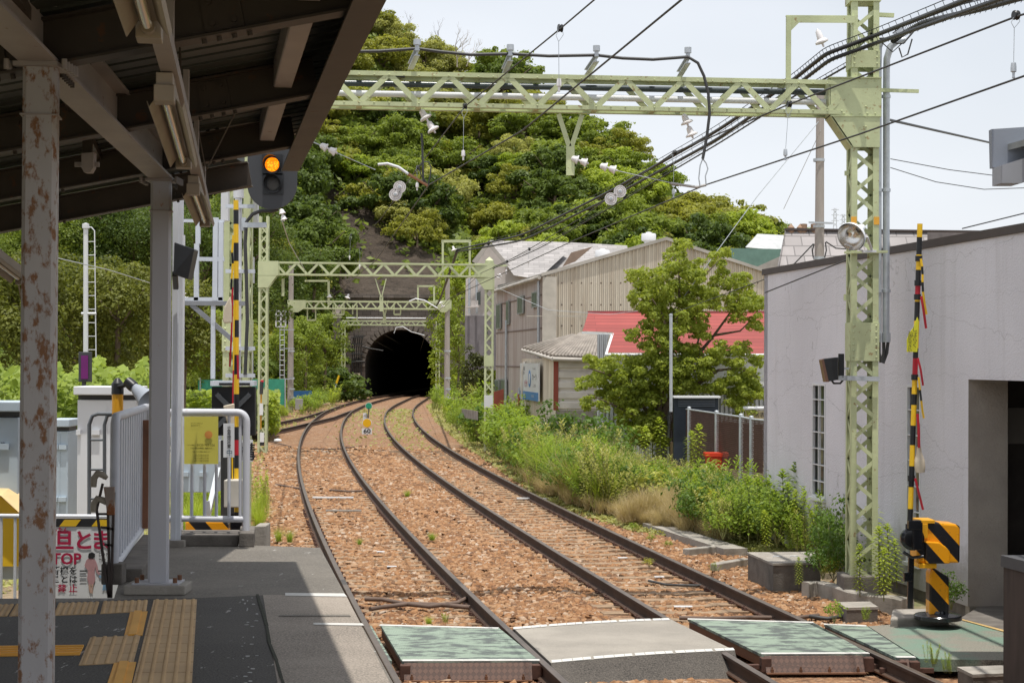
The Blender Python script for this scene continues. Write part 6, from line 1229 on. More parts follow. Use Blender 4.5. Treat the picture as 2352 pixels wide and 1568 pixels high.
mb = MB(); mb.prism([at(831, 983, 68), at(854, 983, 68), at(854, 997, 68), at(831, 997, 68)][::-1], (0, .03, 0)); mb.build('plate', SIGNW, t); mb = MB(); text_into(mb, '60', .23, at(843, 990, 67.98), (1, 0, 0), (0, 0, 1), sx=1.25, bold=.006); mb.build('writing', INK, t)
mb = MB(); mb.prism([at(834, 948, 68.2), at(842, 948, 68.2), at(842, 963, 68.2), at(834, 963, 68.2)][::-1], (0, .03, 0)); mb.build('small_plate', SIGNW, t); mb = MB(); text_into(mb, '4', .2, at(838, 955, 68.18), (1, 0, 0), (0, 0, 1)); mb.build('writing', paint('ink_grey', (.25, .2, .18), .5), t)

# ------------------------------------------------------------ left side signal group
sm = thing('signal_mast', at(544, 900, 20.4), 'tall white tubular signal mast beside the dark signal head', 'signal mast')
mb = MB(); p = at(545, 300, 20.4); q = at(545, 900, 20.4); mb.tube([(q.x, 20.4, 0), (q.x, 20.4, at(545, 455, 20.4).z)], .042, 14); mb.tube([(q.x, 20.4, at(545, 455, 20.4).z), (p.x, 20.4, p.z)], .062, 14); mb.build('mast_tube', CABW, sm)
for y in (474, 623, 800, 862): mb = MB(); mb.box(at(552, y, 20.35), (.34, .05, .045)); mb.build('clamp_bar', GALVF, sm)
sg = thing('colour_light_signal', at(625, 480, 20.2), 'dark rounded signal backboard with an amber lamp lit over an unlit one', 'railway signal'); YSg = 20.2
c = at(625, 420, YSg); r = 57 * YSg / 4000; mb = MB(); ztp = at(625, 365, YSg).z; zbt = at(625, 424, YSg).z
pl = [Vector((c.x + r * math.cos(math.pi * k / 20), YSg, ztp + r * math.sin(math.pi * k / 20))) for k in range(21)] + [Vector((c.x - r * math.cos(math.pi * k / 20), YSg, zbt - r * math.sin(math.pi * k / 20))) for k in range(21)]
mb.prism(pl, (0, .03, 0)); mb.build('backboard', DKGREY, sg)
for (x, y, m, nm) in ((625, 378, LIT, 'lit_lens'), (627, 422, LENSD, 'dark_lens')):
    cc = at(x, y, YSg - .02); mb = MB(); R_o = .1
    hood = []
    for k in range(25):
        a_ = math.radians(-50 + 280 * k / 24); hood.append((math.cos(a_), math.sin(a_)))
    for k in range(24):
        (a0, b0), (a1, b1) = hood[k], hood[k + 1]; l0 = .18; 
        P = [cc + Vector((a0 * R_o, 0, b0 * R_o)), cc + Vector((a1 * R_o, 0, b1 * R_o)), cc + Vector((a1 * R_o, -l0 * (.35 + .65 * max(0, b1)), b1 * R_o * .97)), cc + Vector((a0 * R_o, -l0 * (.35 + .65 * max(0, b0)), b0 * R_o * .97))]; mb.quad(*P)
    mb.lathe(cc, [(.1, 0), (.11, 0), (.11, -.02), (.1, -.02)], (0, 1, 0), 24); mb.box(cc + Vector((0, .012, 0)), (.24, .012, .24)); mb.build('lamp_hood', BLACK, sg)
    mb = MB(); mb.lathe(cc, [(.083, .0), (.07, -.02), (.04, -.032), (.001, -.036)], (0, 1, 0), 24); mb.build(nm, m, sg)
mb = MB(); mb.bar(at(558, 517, 20.3), at(612, 517, 20.3), .05, .06); mb.bar(at(560, 500, 20.35), at(560, 530, 20.35), .05, .04); mb.build('bracket', GALV, sg)
mb = MB(); mb.tube([at(x, y, 20.3) for x, y in [(640, 480), (625, 485), (600, 484), (580, 492), (566, 510), (563, 560), (566, 640), (568, 740), (563, 860)]], .022, 8); tag(mb.build('signal_cable', CABLE), 'thick black cable curving from the signal head down the mast', 'cable')
# white steel frame
wf = thing('equipment_stand', at(470, 690, 19.5), 'white steel frame of bars and bracket beside the signal mast', 'steel frame'); mb = MB(); Yf = 19.4
for x0, y0, x1, y1, w in ((452, 560, 451, 690, .05), (455, 505, 455, 560, .05), (496, 500, 494, 690, .055), (508, 510, 507, 690, .05), (490, 690, 489, 870, .045), (418, 507, 515, 508, .035), (415, 594, 515, 596, .045), (415, 688, 512, 688, .05)): mb.bar(at(x0, y0, Yf), at(x1, y1, Yf), w, w)
mb.build('bars', GALVF, wf); mb = MB(); mb.bar(at(415, 696, Yf), at(562, 697, Yf), .06, .05); mb.bar(at(440, 700, Yf), at(536, 782, Yf), .045, .05); mb.build('bracket_arm', paint('galv_dull', (.25, .26, .28), .5, .2), wf)
thing_ins('small white insulator half hidden by the white steel frame', [(at(414, 672, 24), at(424, 690, 24), 2, .07)])
wp = thing('white_pole', at(411, 900, 17.5), 'plain white pole right of the second rusty column', 'pole'); mb = MB(); p = at(411, 1245, 17.5); mb.tube([(p.x, 17.5, .9), (p.x, 17.5, at(411, 540, 17.5).z)], .04, 12); mb.build('tube', CABW, wp)
mb = MB(); mb.prism([at(508, 408, 21), at(524, 408, 21), at(524, 507, 21), at(507, 507, 21)][::-1], (0, .12, 0)); tag(mb.build('cable_cover', CABW), 'white narrow plate on the left lattice post under the canopy', 'plate')
mb = MB(); mb.prism([at(622 / 1.0 - 50, 518 - 75, 22), at(592, 443, 22), at(592, 540 - 20, 22), at(572, 520, 22)][::-1], (0, .1, 0)); tag(mb.build('cable_cover', CABW), 'white plate behind the signal backboard', 'plate')
for k, (x, y0, y1) in enumerate(((587, 555, 595), (627 - 47, 690 + 50, 860))): pass
mb = MB(); mb.prism([at(574, 590, 22.2), at(583, 590, 22.2), at(583, 650, 22.2), at(574, 650, 22.2)][::-1], (0, .06, 0)); mb.prism([at(568, 735, 22.2), at(580, 735, 22.2), at(580, 870, 22.2), at(573, 870, 22.2)][::-1], (0, .06, 0)); tag(mb.build('cable_cover', CABW), 'white narrow plates on the right of the left lattice post', 'plate')
# obstruction indicator with X
xi = thing('obstruction_indicator', at(535, 1000, 19.2), 'square black board with an X of light bars behind the white railing', 'warning board'); Yx = 19.2
mb = MB(); mb.prism([at(486, 888, Yx), at(586, 888, Yx), at(586, 1000, Yx), at(486, 1000, Yx)][::-1], (0, .12, 0)); mb.build('board', BLACK, xi, .005); mb = MB(); ce = at(536, 943, Yx - .03)
for a_ in (45, 135): d = Vector((math.cos(math.radians(a_)), 0, math.sin(math.radians(a_)))); mb.bar(ce - d * .26, ce + d * .26, .05, .05, (0, 1, 0))
mb.build('x_bars', paint('xbar', (.06, .065, .07), .2), xi); mb = MB(); mb.prism([at(483, 874, Yx - .05), at(584, 874, Yx - .05), at(584, 886, Yx - .05), at(483, 886, Yx - .05)][::-1], (0, .2, 0)); mb.build('top_housing', GALVF, xi); mb = MB(); mb.prism([at(503, 879, Yx - .06), at(574, 879, Yx - .06), at(574, 884, Yx - .06), at(503, 884, Yx - .06)][::-1], (0, .02, 0)); mb.build('dark_slot', BLACK, xi)
# left gate
lg = thing('crossing_gate', at(475, 1215, 17.6), 'left crossing gate with raised striped arm behind the white railing', 'crossing gate'); Yg = 17.4
B0_, T0_ = at(544, 1222, Yg), at(542, 460, Yg); Hh = lambda y: (1222 - y) / (1222 - 460)
arm = banded(lg, B0_, T0_, .026, [(Hh(y), m) for y, m in [(1175, BLACK), (1148, YEL2), (1105, BLACK), (1075, YEL2), (1045, BLACK), (1010, REDP), (980, BLACK), (945, YEL2), (905, BLACK), (860, YEL2), (815, BLACK), (775, YEL2), (735, BLACK), (690, YEL2), (640, BLACK), (600, YEL2), (558, BLACK), (515, YEL2), (482, BLACK), (460, YEL2)]])
strips(arm, [(536, 540, 17.3), (533, 580, 17.3), (535, 605, 17.3), (532, 640, 17.3), (531, 665, 17.3)], .01, [YEL2, BLACK]); strips(arm, [(534, 660, 17.3), (532, 760, 17.3), (528, 842, 17.3)], .009, [REDP]); strips(arm, [(538, 700, 17.3), (536, 850, 17.3), (533, 1010, 17.3), (534, 1100, 17.3)], .007, [YEL2, REDP, YEL2]); strips(arm, [(546, 815, 17.3), (547, 870, 17.3)], .01, [REDP])
mb = MB(); mb.prism([at(425, 1196, 17.8), at(520, 1196, 17.8), at(524, 1204, 17.8), at(524, 1240, 17.8), at(425, 1240, 17.8)][::-1], (0, .35, 0)); mb.build('machine_housing', STR, lg, .02)
mb = MB(); mb.prism([at(528, 1180, 17.3), at(556, 1180, 17.3), at(556, 1240, 17.3), at(528, 1240, 17.3)][::-1], (0, .2, 0)); mb.build('arm_mechanism', BLACKG, lg, .01)
mb = MB(); mb.bar(at(475, 1195, 17.9), at(502, 1075, 18.3), .05, .04); mb.bar(at(480, 1195, 17.9), at(475, 1150, 17.9), .05, .05); mb.build('counterweight_arm', GALV, lg)
mb = MB(); mb.prism([at(528, 680, 17.2), at(515, 705, 17.2), at(511, 735, 17.2), at(514, 742, 17.2), at(531, 741, 17.2), at(531, 700, 17.2)], (0, .05, 0)); tag(mb.build('canvas_bag', CANVAS, None, .01), 'cream cloth bag tied high on the left gate arm', 'bag')
mb = MB(); mb.prism([at(512, 932, 16.9), at(537, 926, 16.9), at(537, 985, 16.9), at(524, 982, 16.9)][::-1], (0, .05, 0)); tag(mb.build('canvas_bag', CANVAS, None, .01), 'cream cloth roll on the left gate arm at the railing', 'bag')
mb = MB(); mb.bar(at(517, 1010, 17.9), at(517, 1190, 17.9), .08, .06); mb.bar(at(531, 1010, 17.9), at(531, 1190, 17.9), .12, .1); mb.build('support_post', CABLE, lg)
mb = MB(); mb.prism([at(514, 1102, 17.2), at(558, 1102, 17.2), at(558, 1165, 17.2), at(514, 1165, 17.2)][::-1], (0, .2, 0)); tag(mb.build('control_box', paint('box_pale', (.55, .52, .46), .5), None, .01), 'pale grey control box behind the lower railing', 'box')
board([(503, 1010), (580, 1010), (580, 1060), (503, 1060)], 17.9, 'white board with large black characters behind the railing corner', 'notice_board', 'sign', [('構', .19, 566, 1040, INK, 1.)])
board([(513, 972), (538, 972), (538, 1050), (513, 1050)], 16.15, 'narrow white sign with vertical black characters on the railing', 'vertical_sign', 'sign', [(ch, .034, 526, 983 + k * 7.1, INK, 1.1) for k, ch in enumerate('手信号現示位置')] + [('中', .06, 527, 1040, paint('ink_blue', (.14, .2, .25), .5), 1.)], th=.01)
# white railing at platform end
ra = thing('end_railing', at(490, 1222, 16.3), 'white tubular railing with round corner across the platform end', 'railing'); Yr = 16.3
def PX(x, y, Y=16.3): return at(x, y, Y)
mb = MB(); pts = [PX(385, 947), PX(545, 947)]
for k in range(1, 7): a_ = math.pi / 2 * (1 - k / 6); pts.append(PX(545 + 21 * math.cos(a_), 968 - 21 * math.sin(a_)))
pts += [PX(565, 1222)]; mb.tube(pts, .035, 14); mb.tube([PX(385, 1190), PX(560, 1192)], .03, 12); mb.build('frame_tube', WHITER, ra)
for x in (440, 470, 497, 526, 552): mb = MB(); mb.tube([PX(x + (0 if x != 440 else 2), 950), PX(x, 1190)], .0155, 8); mb.build('baluster', WHITER, ra)
board([(423, 956), (501, 956), (501, 1065), (423, 1065)], 16.2, 'yellow helpline notice with phone number hanging on the white railing', 'helpline_sign', 'sign', [('0120-783-556', .0295, 473, 1022, GOLDINK, 1.), ('いのちの電話', .0125, 438, 1022, GOLDINK, 1.), ('毎月10日は24時間・無料です', .0155, 462, 1029, GOLDINK, 1.), ('ひとりじゃないよ', .014, 452, 972, GOLDINK, 1.), ('話をきかせて', .014, 449, 977, GOLDINK, 1.), ('「全国いのちの電話」相談センター', .011, 462, 1037, GOLDINK, 1.)] + [(q_, .0095, 463, 1044 + k * 3.8, GOLDINK, 1.) for k, q_ in enumerate(('千葉いのちの電話 043-227-3900', '東京いのちの電話 03-3264-4343', '英語いのちの電話 03-5774-0992', '川崎いのちの電話 044-733-4343', '横浜いのちの電話 045-335-4343'))], SIGNY, .008)
t = bpy.data.objects['helpline_sign']; mb = MB(); mb.lathe(PX(479, 998, 16.19), [(.001, 0), (.036, 0), (.001, .001)], (0, -1, 0), 20); mb.build('orange_circle', paint('orange_soft', (.62, .26, .06), .5), t)
# kerb under the railing
mb = MB(); mb.prism([G(x, y, ZP) for x, y in [(392, 1254), (548, 1254), (552, 1240), (392, 1240)]], (0, 0, .1)); mb.prism([G(x, y, ZP) for x, y in [(549, 1256), (584, 1256), (586, 1238), (552, 1238)]], (0, 0, .13)); tag(mb.build('kerb_block', CONCD, None, .01), 'dark concrete kerb under the white end railing', 'kerb')
mb = MB(); mb.prism([at(584, 1208, 17.2), at(610, 1207, 17.2), at(610, 1262, 17.2), at(584, 1262, 17.2)][::-1], (0, .35, 0)); tag(mb.build('concrete_block', CONC, None, .01), 'small concrete block beyond the platform corner', 'concrete block')
# side panel railing
sr = thing('side_railing', at(300, 1330, 15), 'white ribbed panel railing along the back of the platform', 'railing')
def SP(u, z):   # u 0 near .. 1 far
    a, b = Vector((-3.05, 13.4, 0)), Vector((-3.42, 16.3, 0)); p = a.lerp(b, u); return Vector((p.x, p.y, z))
zn0, zn1 = at(270, 1345, 13.4).z, at(262, 958, 13.4).z; zf1 = zn1 + .0
mb = MB(); mb.tube([SP(0, ZP), SP(0, zn1 - .05), SP(.03, zn1), SP(1, zn1), SP(1.0, ZP + .15)], .036, 12); mb.tube([SP(0, ZP + .12), SP(1, ZP + .2)], .033, 12); mb.build('frame_tube', WHITER, sr)
mb = MB(); k = 0
while k < 26:
    u0, u1 = .03 + k * .036, .03 + (k + 1) * .036; o = Vector((.012 if k % 2 else -.012, 0, 0)); mb.quad(SP(u0, ZP + .16) + o, SP(u1, ZP + .16) + o, SP(u1, zn1 - .03) + o, SP(u0, zn1 - .03) + o); mb.quad(SP(u1, ZP + .16) + o, SP(u1, ZP + .16) - o, SP(u1, zn1 - .03) - o, SP(u1, zn1 - .03) + o); k += 1
mb.build('ribbed_panel', WHITER, sr); mb = MB(); mb.bar(SP(.8, ZP + .2) + Vector((.05, 0, 0)), SP(.8, zn1 - .1) + Vector((.05, 0, 0)), .05, .05); mb.build('rusty_stay', paint('stay_rust', (.2, .09, .05), .8, var=.4), sr)
mb = MB(); mb.box(SP(0, ZP + .08), (.16, .16, .16)); mb.box(SP(.5, ZP + .05) + Vector((.1, 0, 0)), (.22, 2.7, .1), -math.atan2(.37, 2.9) * -1); mb.build('concrete_foot', CONCD, sr, .01)
# low fence with warning board
lf = thing('low_fence', at(100, 1250, 16.9), 'low white fence behind the back edge of the platform', 'fence'); mb = MB(); mb.tube([at(-60, 1184, 16.9), at(262, 1186, 16.9)], .022, 10); mb.build('top_rail', WHITEP, lf)
for x in (3, 35, 60, 240): mb = MB(); mb.tube([at(x, 1186, 16.9), at(x - 1, 1395, 16.9)], .015, 8); mb.build('fence_post', WHITEP, lf)
wbd = thing('warning_board', at(170, 1300, 16.8), 'white board reading STOP in Japanese and English with hazard stripes on top', 'sign'); Yb = 16.8
mb = MB(); mb.prism([at(62, 1190, Yb), at(330, 1190, Yb), at(330, 1400, Yb), at(62, 1400, Yb)][::-1], (0, .01, 0)); mb.build('board', SIGNW, wbd)
mb = MB(); mb.prism([at(62, 1190, Yb - .004), at(330, 1190, Yb - .004), at(330, 1209, Yb - .004), at(62, 1209, Yb - .004)][::-1], (0, .003, 0)); mb.build('black_band', INK, wbd); mb = MB()
for x in (62, 136, 210, 284): mb.prism([at(x, 1208, Yb - .008), at(x + 38, 1208, Yb - .008), at(x + 50, 1193, Yb - .008), at(x + 12, 1193, Yb - .008)], (0, .003, 0))
mb.build('yellow_stripes', YEL2, wbd)
def wt(s, px, y, hpx, m, sx=1., bold=.03, al='CENTER'): mb = MB(); sz = hpx * Yb / 4000 * 1.25; text_into(mb, s, sz, at(px, y, Yb - .006), (1, 0, 0), (0, 0, 1), sx=sx, bold=sz * bold, align=al); mb.build('writing', m, wbd)
wt('いったん', 132, 1217, 10, SIGNR); wt('一', 100, 1243, 40, SIGNR); wt('旦', 147, 1243, 38, SIGNR); wt('と', 192, 1243, 38, SIGNR); wt('ま', 232, 1243, 38, SIGNR); wt('れ', 276, 1243, 38, SIGNR)
wt('STOP', 186, 1284, 28, SIGNR, 1., .03, 'RIGHT'); wt('しゃ断機を', 178, 1311, 16, INK, 1, .02, 'RIGHT'); wt('くぐることは', 178, 1331, 16, INK, 1, .02, 'RIGHT'); wt('厳 禁 止', 178, 1352, 16, SIGNR, 1, .02, 'RIGHT'); wt('DO NOT ENTER', 227, 1273, 9, INK, .8, .01, 'LEFT'); wt('THE CROSSING', 227, 1287, 9, INK, .8, .01, 'LEFT')
def flat(px, m, nm, dz=.006): mb = MB(); mb.prism([at(x, y, Yb - dz) for x, y in px][::-1], (0, .002, 0)); mb.build(nm, m, wbd)
flat([(198, 1286), (203, 1281), (212, 1281), (219, 1286), (223, 1296), (226, 1310), (230, 1317), (227, 1320), (221, 1313), (219, 1300), (217, 1312), (219, 1330), (215, 1341), (204, 1341), (200, 1328), (202, 1310), (198, 1305), (194, 1298)], PINK, 'printed_woman')
flat([(203, 1341), (208, 1341), (210, 1360), (207, 1362), (204, 1352)], SKINP, 'printed_legs'); flat([(210, 1341), (215, 1341), (213, 1352), (213, 1362), (210, 1362)], SKINP, 'printed_legs'); flat([(202, 1279), (204, 1270), (211, 1267), (218, 1271), (218, 1278), (213, 1282), (205, 1282)], INK, 'printed_hair', .008)
flat([(237, 1316), (243, 1314), (247, 1318), (247, 1335), (246, 1355), (242, 1355), (242, 1345), (239, 1355), (235, 1355), (238, 1335), (236, 1328), (227, 1325), (227, 1321), (236, 1321)], BLUEC, 'printed_child'); flat([(237, 1313), (238, 1305), (244, 1303), (247, 1307), (246, 1313)], INK, 'printed_hair', .008)
flat([(183, 1309), (198, 1309), (198, 1312), (183, 1312)], INK, 'printed_bar'); flat([(225, 1309), (260, 1309), (260, 1312), (225, 1312)], INK, 'printed_bar'); flat([(183, 1321), (199, 1321), (199, 1323), (183, 1323)], INK, 'printed_bar'); flat([(183, 1332), (199, 1332), (199, 1334), (183, 1334)], INK, 'printed_bar')
# folded gate arm with rubber horns
fg = thing('folded_bracket', at(240, 1370, 13.5), 'dark tapering steel bracket with two beige rubber hooks by the railing', 'bracket'); mb = MB(); Yq = 13.3
for a_, b_ in (((247, 1120), (252, 1370)), ((262, 1130), (255, 1372)), ((222, 1170), (250, 1372)), ((235, 1150), (262, 1150)), ((236, 1110), (222, 1170)), ((225, 1180), (262, 1180)), ((232, 1210), (262, 1215)), ((240, 1250), (260, 1252))): mb.bar(at(*a_, Yq), at(*b_, Yq), .018, .018)
mb.build('frame', paint('bracket_dark', (.06, .045, .04), .7), fg)
for y in (1090, 1148):
    mb = MB(); mb.tube([at(x, yy, Yq) for x, yy in [(215, y + 28), (216, y + 8), (224, y - 3), (236, y), (246, y + 8)]], [.022, .026, .028, .026, .016], 10); mb.build('rubber_hook', HBEIGE, fg)
mb = MB(); mb.prism([at(238, 1118, Yq - .03), at(262, 1118, Yq - .03), at(262, 1182, Yq - .03), at(246, 1182, Yq - .03)][::-1], (0, .03, 0)); mb.build('rusty_plate', paint('plate_rusty', (.3, .24, .2), .7, rust=.5, rscale=5), fg)
# loudspeaker post
lp = thing('speaker_post', at(270, 1200, 17.), 'yellow and black banded post with black cap by the white cabinet', 'post'); banded(lp, at(270, 1360, 17), at(270, 905, 17), .054, [(.36, BLACK), (.5, YEL), (.62, BLACK), (.75, YEL), (.9, BLACK), (1., YEL)], 'banded_tube'); mb = MB(); mb.lathe(at(270, 905, 17), [(.057, -.0), (.06, .0), (.06, .1), (.055, .11), (.02, .155), (.001, .16)], n=16); mb.build('cap', BLACK, lp)
hn = thing('horn_loudspeaker', at(310, 920, 16.9), 'grey horn loudspeaker pointing right from the banded post', 'loudspeaker'); c = at(300, 882, 16.9); ax = Vector((.75, -.3, -.6)).normalized(); mb = MB(); mb.lathe(c, [(.001, -.0), (.045, 0), (.045, .06), (.055, .08), (.075, .16), (.105, .22), (.11, .23), (.095, .22), (.05, .15)], ax, 20); mb.build('horn', TRANSW, hn); mb = MB(); mb.lathe(c, [(.001, -.06), (.05, -.05), (.055, .0), (.055, .045), (.001, .05)], ax, 16); mb.tube([c, at(272, 888, 16.95)], .02, 6); mb.build('driver', BLACK, hn)
mb = MB(); mb.tube([at(x, y, 17.2) for x, y in [(205, 1190), (205, 975), (212, 955), (225, 950), (270, 950)]], .02, 8); mb.tube([at(x, y, 17.2) for x, y in [(240, 1100), (240, 975), (246, 955), (258, 951)]], .018, 8)
for y in (1010, 1078, 1145): mb.tube([at(206, y, 17.2), at(240, y, 17.2)], .012, 6)
tag(mb.build('tube_ladder', paint('ladder_grey', (.13, .145, .16), .5)), 'dark grey tubular ladder frame before the white cabinet', 'ladder')
# cabinets
def cabinet(x0, x1, y0, y1, Y, dep, mat, lab, lid=True, hinge=True, txt=None):
    a, b = at(x0, y0, Y), at(x1, y0, Y); zt_ = a.z; t = thing('equipment_cabinet', ((a.x + b.x) / 2, Y + dep / 2, 0), lab, 'cabinet'); zb0 = max(-.1, at(x0, y1, Y).z); mb = MB(); mb.box(((a.x + b.x) / 2, Y + dep / 2, (zt_ + zb0) / 2), (b.x - a.x, dep, zt_ - zb0)); mb.build('body', mat, t, .01)
    if lid: mb = MB(); mb.box(((a.x + b.x) / 2, Y + dep / 2 - .02, zt_ + .03), (b.x - a.x + .0, dep - .1, .05)); mb.mi = 0; mb.build('gap', CABLE, t); mb = MB(); mb.box(((a.x + b.x) / 2, Y + dep / 2 - .03, zt_ + .11), (b.x - a.x + .06, dep + .1, .1)); mb.build('lid', mat, t, .01)
    if hinge:
        mb = MB()
        for f in (.22, .82):
            for xx in (a.x + (b.x - a.x) * .03, a.x + (b.x - a.x) * .32, a.x + (b.x - a.x) * .7): mb.box((xx, Y - .02, zb0 + (zt_ - zb0) * f), (.1 if xx > a.x + .1 else .05, .04, .06))
        mb.box(((a.x + b.x) / 2, Y - .004, (zt_ + zb0) / 2), (.012, .006, (zt_ - zb0) * .94)); mb.build('hinges', mat, t)
    if txt: mb = MB(); text_into(mb, txt[0], txt[1], at(txt[2], txt[3], Y - .008), (1, 0, 0), (0, 0, 1)); mb.build('writing', INK, t)
    return t
cabinet(178, 312, 918, 1330, 20.5, .5, CABW, 'large white cabinet with raised lid behind the striped post')
cabinet(-60, 42, 958, 1330, 17.5, .5, CABB, 'blue grey cabinet with a black character at the left edge', True, True, ('箱', .05, 7, 1021))
cabinet(118, 157, 990, 1190, 23, .5, CABB, 'narrow blue grey cabinet between near column and white cabinet')
cabinet(392, 500, 940, 1130, 24, .5, CABB, 'blue grey cabinet behind the yellow helpline notice', False)
cabinet(318, 352, 942, 1150, 22, .5, CABW, 'white cabinet partly hidden behind the second column', True, False)
yt = thing('yellow_cover', at(10, 1200, 17.6), 'yellow and cream peaked plastic cover at the left edge', 'cover'); mb = MB(); A_1, B_1, C_1, D_1, E_1 = at(-60, 1106, 17.6), at(24, 1106, 17.6), at(50, 1140, 17.4), at(50, 1230, 17.4), at(-60, 1260, 17.4)
mb.prism([at(-60, 1138, 17.3), at(2, 1140, 17.3), at(48, 1182, 17.3), at(48, 1300, 17.3), at(-60, 1300, 17.3)][::-1], (0, .5, 0)); mb.build('side', YEL2, yt); mb = MB(); mb.quad(at(-60, 1136, 17.2), at(2, 1138, 17.2), B_1 + Vector((0, .25, 0)), A_1 + Vector((0, .25, 0))); mb.quad(at(2, 1138, 17.2), at(50, 1182, 17.2), C_1 + Vector((0, .3, 0)), B_1 + Vector((0, .25, 0))); mb.build('top', paint('cover_cream', (.68, .5, .25), .5), yt)
# left mast with ladder and purple signal
lm = thing('ladder_mast', at(197, 900, 38), 'slim white mast with side ladder standing before the trees', 'mast'); Ym = 38
mb = MB(); mb.tube([at(197, 960, Ym), at(197, 514, Ym)], [.055, .05], 12); mb.lathe(at(197, 514, Ym), [(.075, -.1), (.075, 0), (.001, .02)], n=12); mb.build('mast_tube', CABW, lm); mb = MB(); mb.tube([at(x, y, Ym) for x, y in [(200, 522), (210, 522), (217, 530), (218, 600), (222, 940)]], .012, 6)
for k in range(13): mb.tube([at(203, 555 + k * 31, Ym), at(219 + k * .3, 555 + k * 31, Ym)], .008, 5)
for y in (720, 895): mb.tube([at(187, y, Ym), at(221, y, Ym)], .03, 6)
mb.build('ladder', CABW, lm)
t = thing('purple_signal', at(193, 900, 30), 'tall narrow signal box with purple glowing face before the vines', 'railway signal'); mb = MB(); mb.prism([at(180, 808, 30), at(207, 808, 30), at(207, 877, 30), at(180, 877, 30)][::-1], (0, .15, 0)); mb.tube([at(193, 877, 30.05), at(193, 980, 30.05)], .04, 8); mb.build('housing', DKGREY, t, .01); mb = MB(); mb.prism([at(186, 816, 29.98), at(202, 816, 29.98), at(202, 870, 29.98), at(186, 870, 29.98)][::-1], (0, .02, 0)); mb.build('face', PURPLE, t)
# mid-distance left: ladder, white rack, green net, tarp, box
t = thing('equipment_rack', at(643, 730, 100), 'small white rack on the third gantry left pole', 'rack'); mb = MB()
for x in (634, 645, 656): mb.bar(at(x, 714, 103), at(x, 750, 103), .08, .08)
for y in (714, 725, 738, 750): mb.bar(at(634, y, 103), at(656, y, 103), .08, .08)
mb.build('bars', CABW, t)
mb = MB()
for x in (643, 653): mb.tube([at(x, 750, 103), at(x, 918, 103)], .025, 5)
for k in range(14): mb.tube([at(643, 758 + k * 11.5, 103), at(653, 758 + k * 11.5, 103)], .02, 5)
for y in (757, 800, 870): mb.bar(at(643, y, 103.3), at(676, y, 103.3), .08, .06)
tag(mb.build('tube_ladder', GALV), 'thin grey ladder beside the third gantry left pole', 'ladder')
t = thing('green_net_fence', at(600, 920, 70), 'green netting fence beyond the left weeds', 'fence')
mb = MB(); mb.prism([at(455, 872, 74), at(655, 870, 74), at(655, 930, 74), at(455, 935, 74)][::-1], (0, .03, 0)); mb.build('net', GNET, t)
for x in (460, 520, 600, 655): mb = MB(); mb.tube([at(x, 868, 73.9), at(x, 935, 73.9)], .03, 6); mb.build('fence_post', GALV, t)
mb = MB(); mb.prism([at(668, 898, 110), at(716, 897, 110), at(716, 922, 110), at(668, 922, 110)][::-1], (0, .2, 0)); tag(mb.build('blue_tarp', BTARP), 'dark blue sheet behind the far left weeds', 'tarpaulin')
mb = MB(); mb.prism([at(678, 916, 96), at(694, 916, 96), at(694, 940, 96), at(678, 940, 96)][::-1], (0, .4, 0)); tag(mb.build('equipment_box', paint('box_grey', (.35, .33, .31), .6)), 'small grey box in the weeds near the tunnel approach', 'box')
mb = MB(); mb.tube([at(766, 905, 125), at(773, 880, 125)], .03, 5); mb.mi = 1; mb.tube([at(773, 880, 125), at(779, 862, 125)], .08, 5); tag(mb.build('leaning_rod', [CABW, YEL2]), 'leaning rod with yellow top near the tunnel approach', 'rod')
t = thing('post_alarm', at(600, 900, 57), 'orange capped button unit on the second gantry left post', 'alarm unit'); mb = MB(); mb.tube([at(601, 876, 57), at(600, 905, 57)], .06, 8); mb.build('grey_tube', CABLE, t); mb = MB(); mb.tube([at(600, 905, 57), at(599, 985, 57)], .03, 6); mb.build('orange_pipe', paint('pipe_orange', (.6, .3, .03), .5), t); mb = MB(); mb.prism([at(596, 926, 56.9), at(604, 926, 56.9), at(604, 953, 56.9), at(596, 953, 56.9)][::-1], (0, .05, 0)); mb.build('white_plate', SIGNW, t); mb = MB(); mb.lathe(at(602, 877, 57), [(.06, 0), (.05, .06), (.001, .07)], n=10); mb.build('red_cap', REDP, t)
mb = MB(); mb.lathe(G(638, 1012, -.1), [(.15, 0), (.13, .06), (.001, .09)], n=10); tag(mb.build('white_stone', SIGNW), 'white lump on the ballast near the second gantry', 'stone')
# ------------------------------------------------------------ hillside
SIL = [(-400, 560), (0, 520), (250, 430), (450, 300), (600, 170), (700, 60), (800, -30), (880, 20), (940, 60), (1000, 130), (1050, 190), (1120, 180), (1200, 165), (1260, 240), (1310, 290), (1360, 320), (1450, 360), (1530, 400), (1580, 450), (1650, 500), (1720, 540), (1800, 560), (1900, 590), (2100, 640), (2600, 700)]
def ip(x, pts): return float(np.interp(x, [p[0] for p in pts], [p[1] for p in pts]))
def hill_row(px): return ip(px, SIL) + 18
def y0f(px): return ip(px, [(0, 100), (500, 110), (700, 135), (775, 168), (800, 174), (1040, 174), (1070, 168), (1200, 150), (1500, 140), (2600, 140)])
def y1f(px): return ip(px, [(0, 180), (600, 225), (900, 250), (1100, 245), (1300, 225), (1600, 200), (2600, 190)])
def r0f(px, Y0): 
    base = 830 + 3.3 * 4000 / Y0; return base + (688 - base) * ip(px, [(760, 0), (785, 1), (1060, 1), (1085, 0)])
rs = [i / 20 for i in range(21)]; pxs = list(range(-400, 2601, 25)); V = []; 
hn_ = lambda a, b: math.sin(a * .031 + b * 3.1) * .6 + math.sin(a * .083 + b * 7.7 + 1) * .4
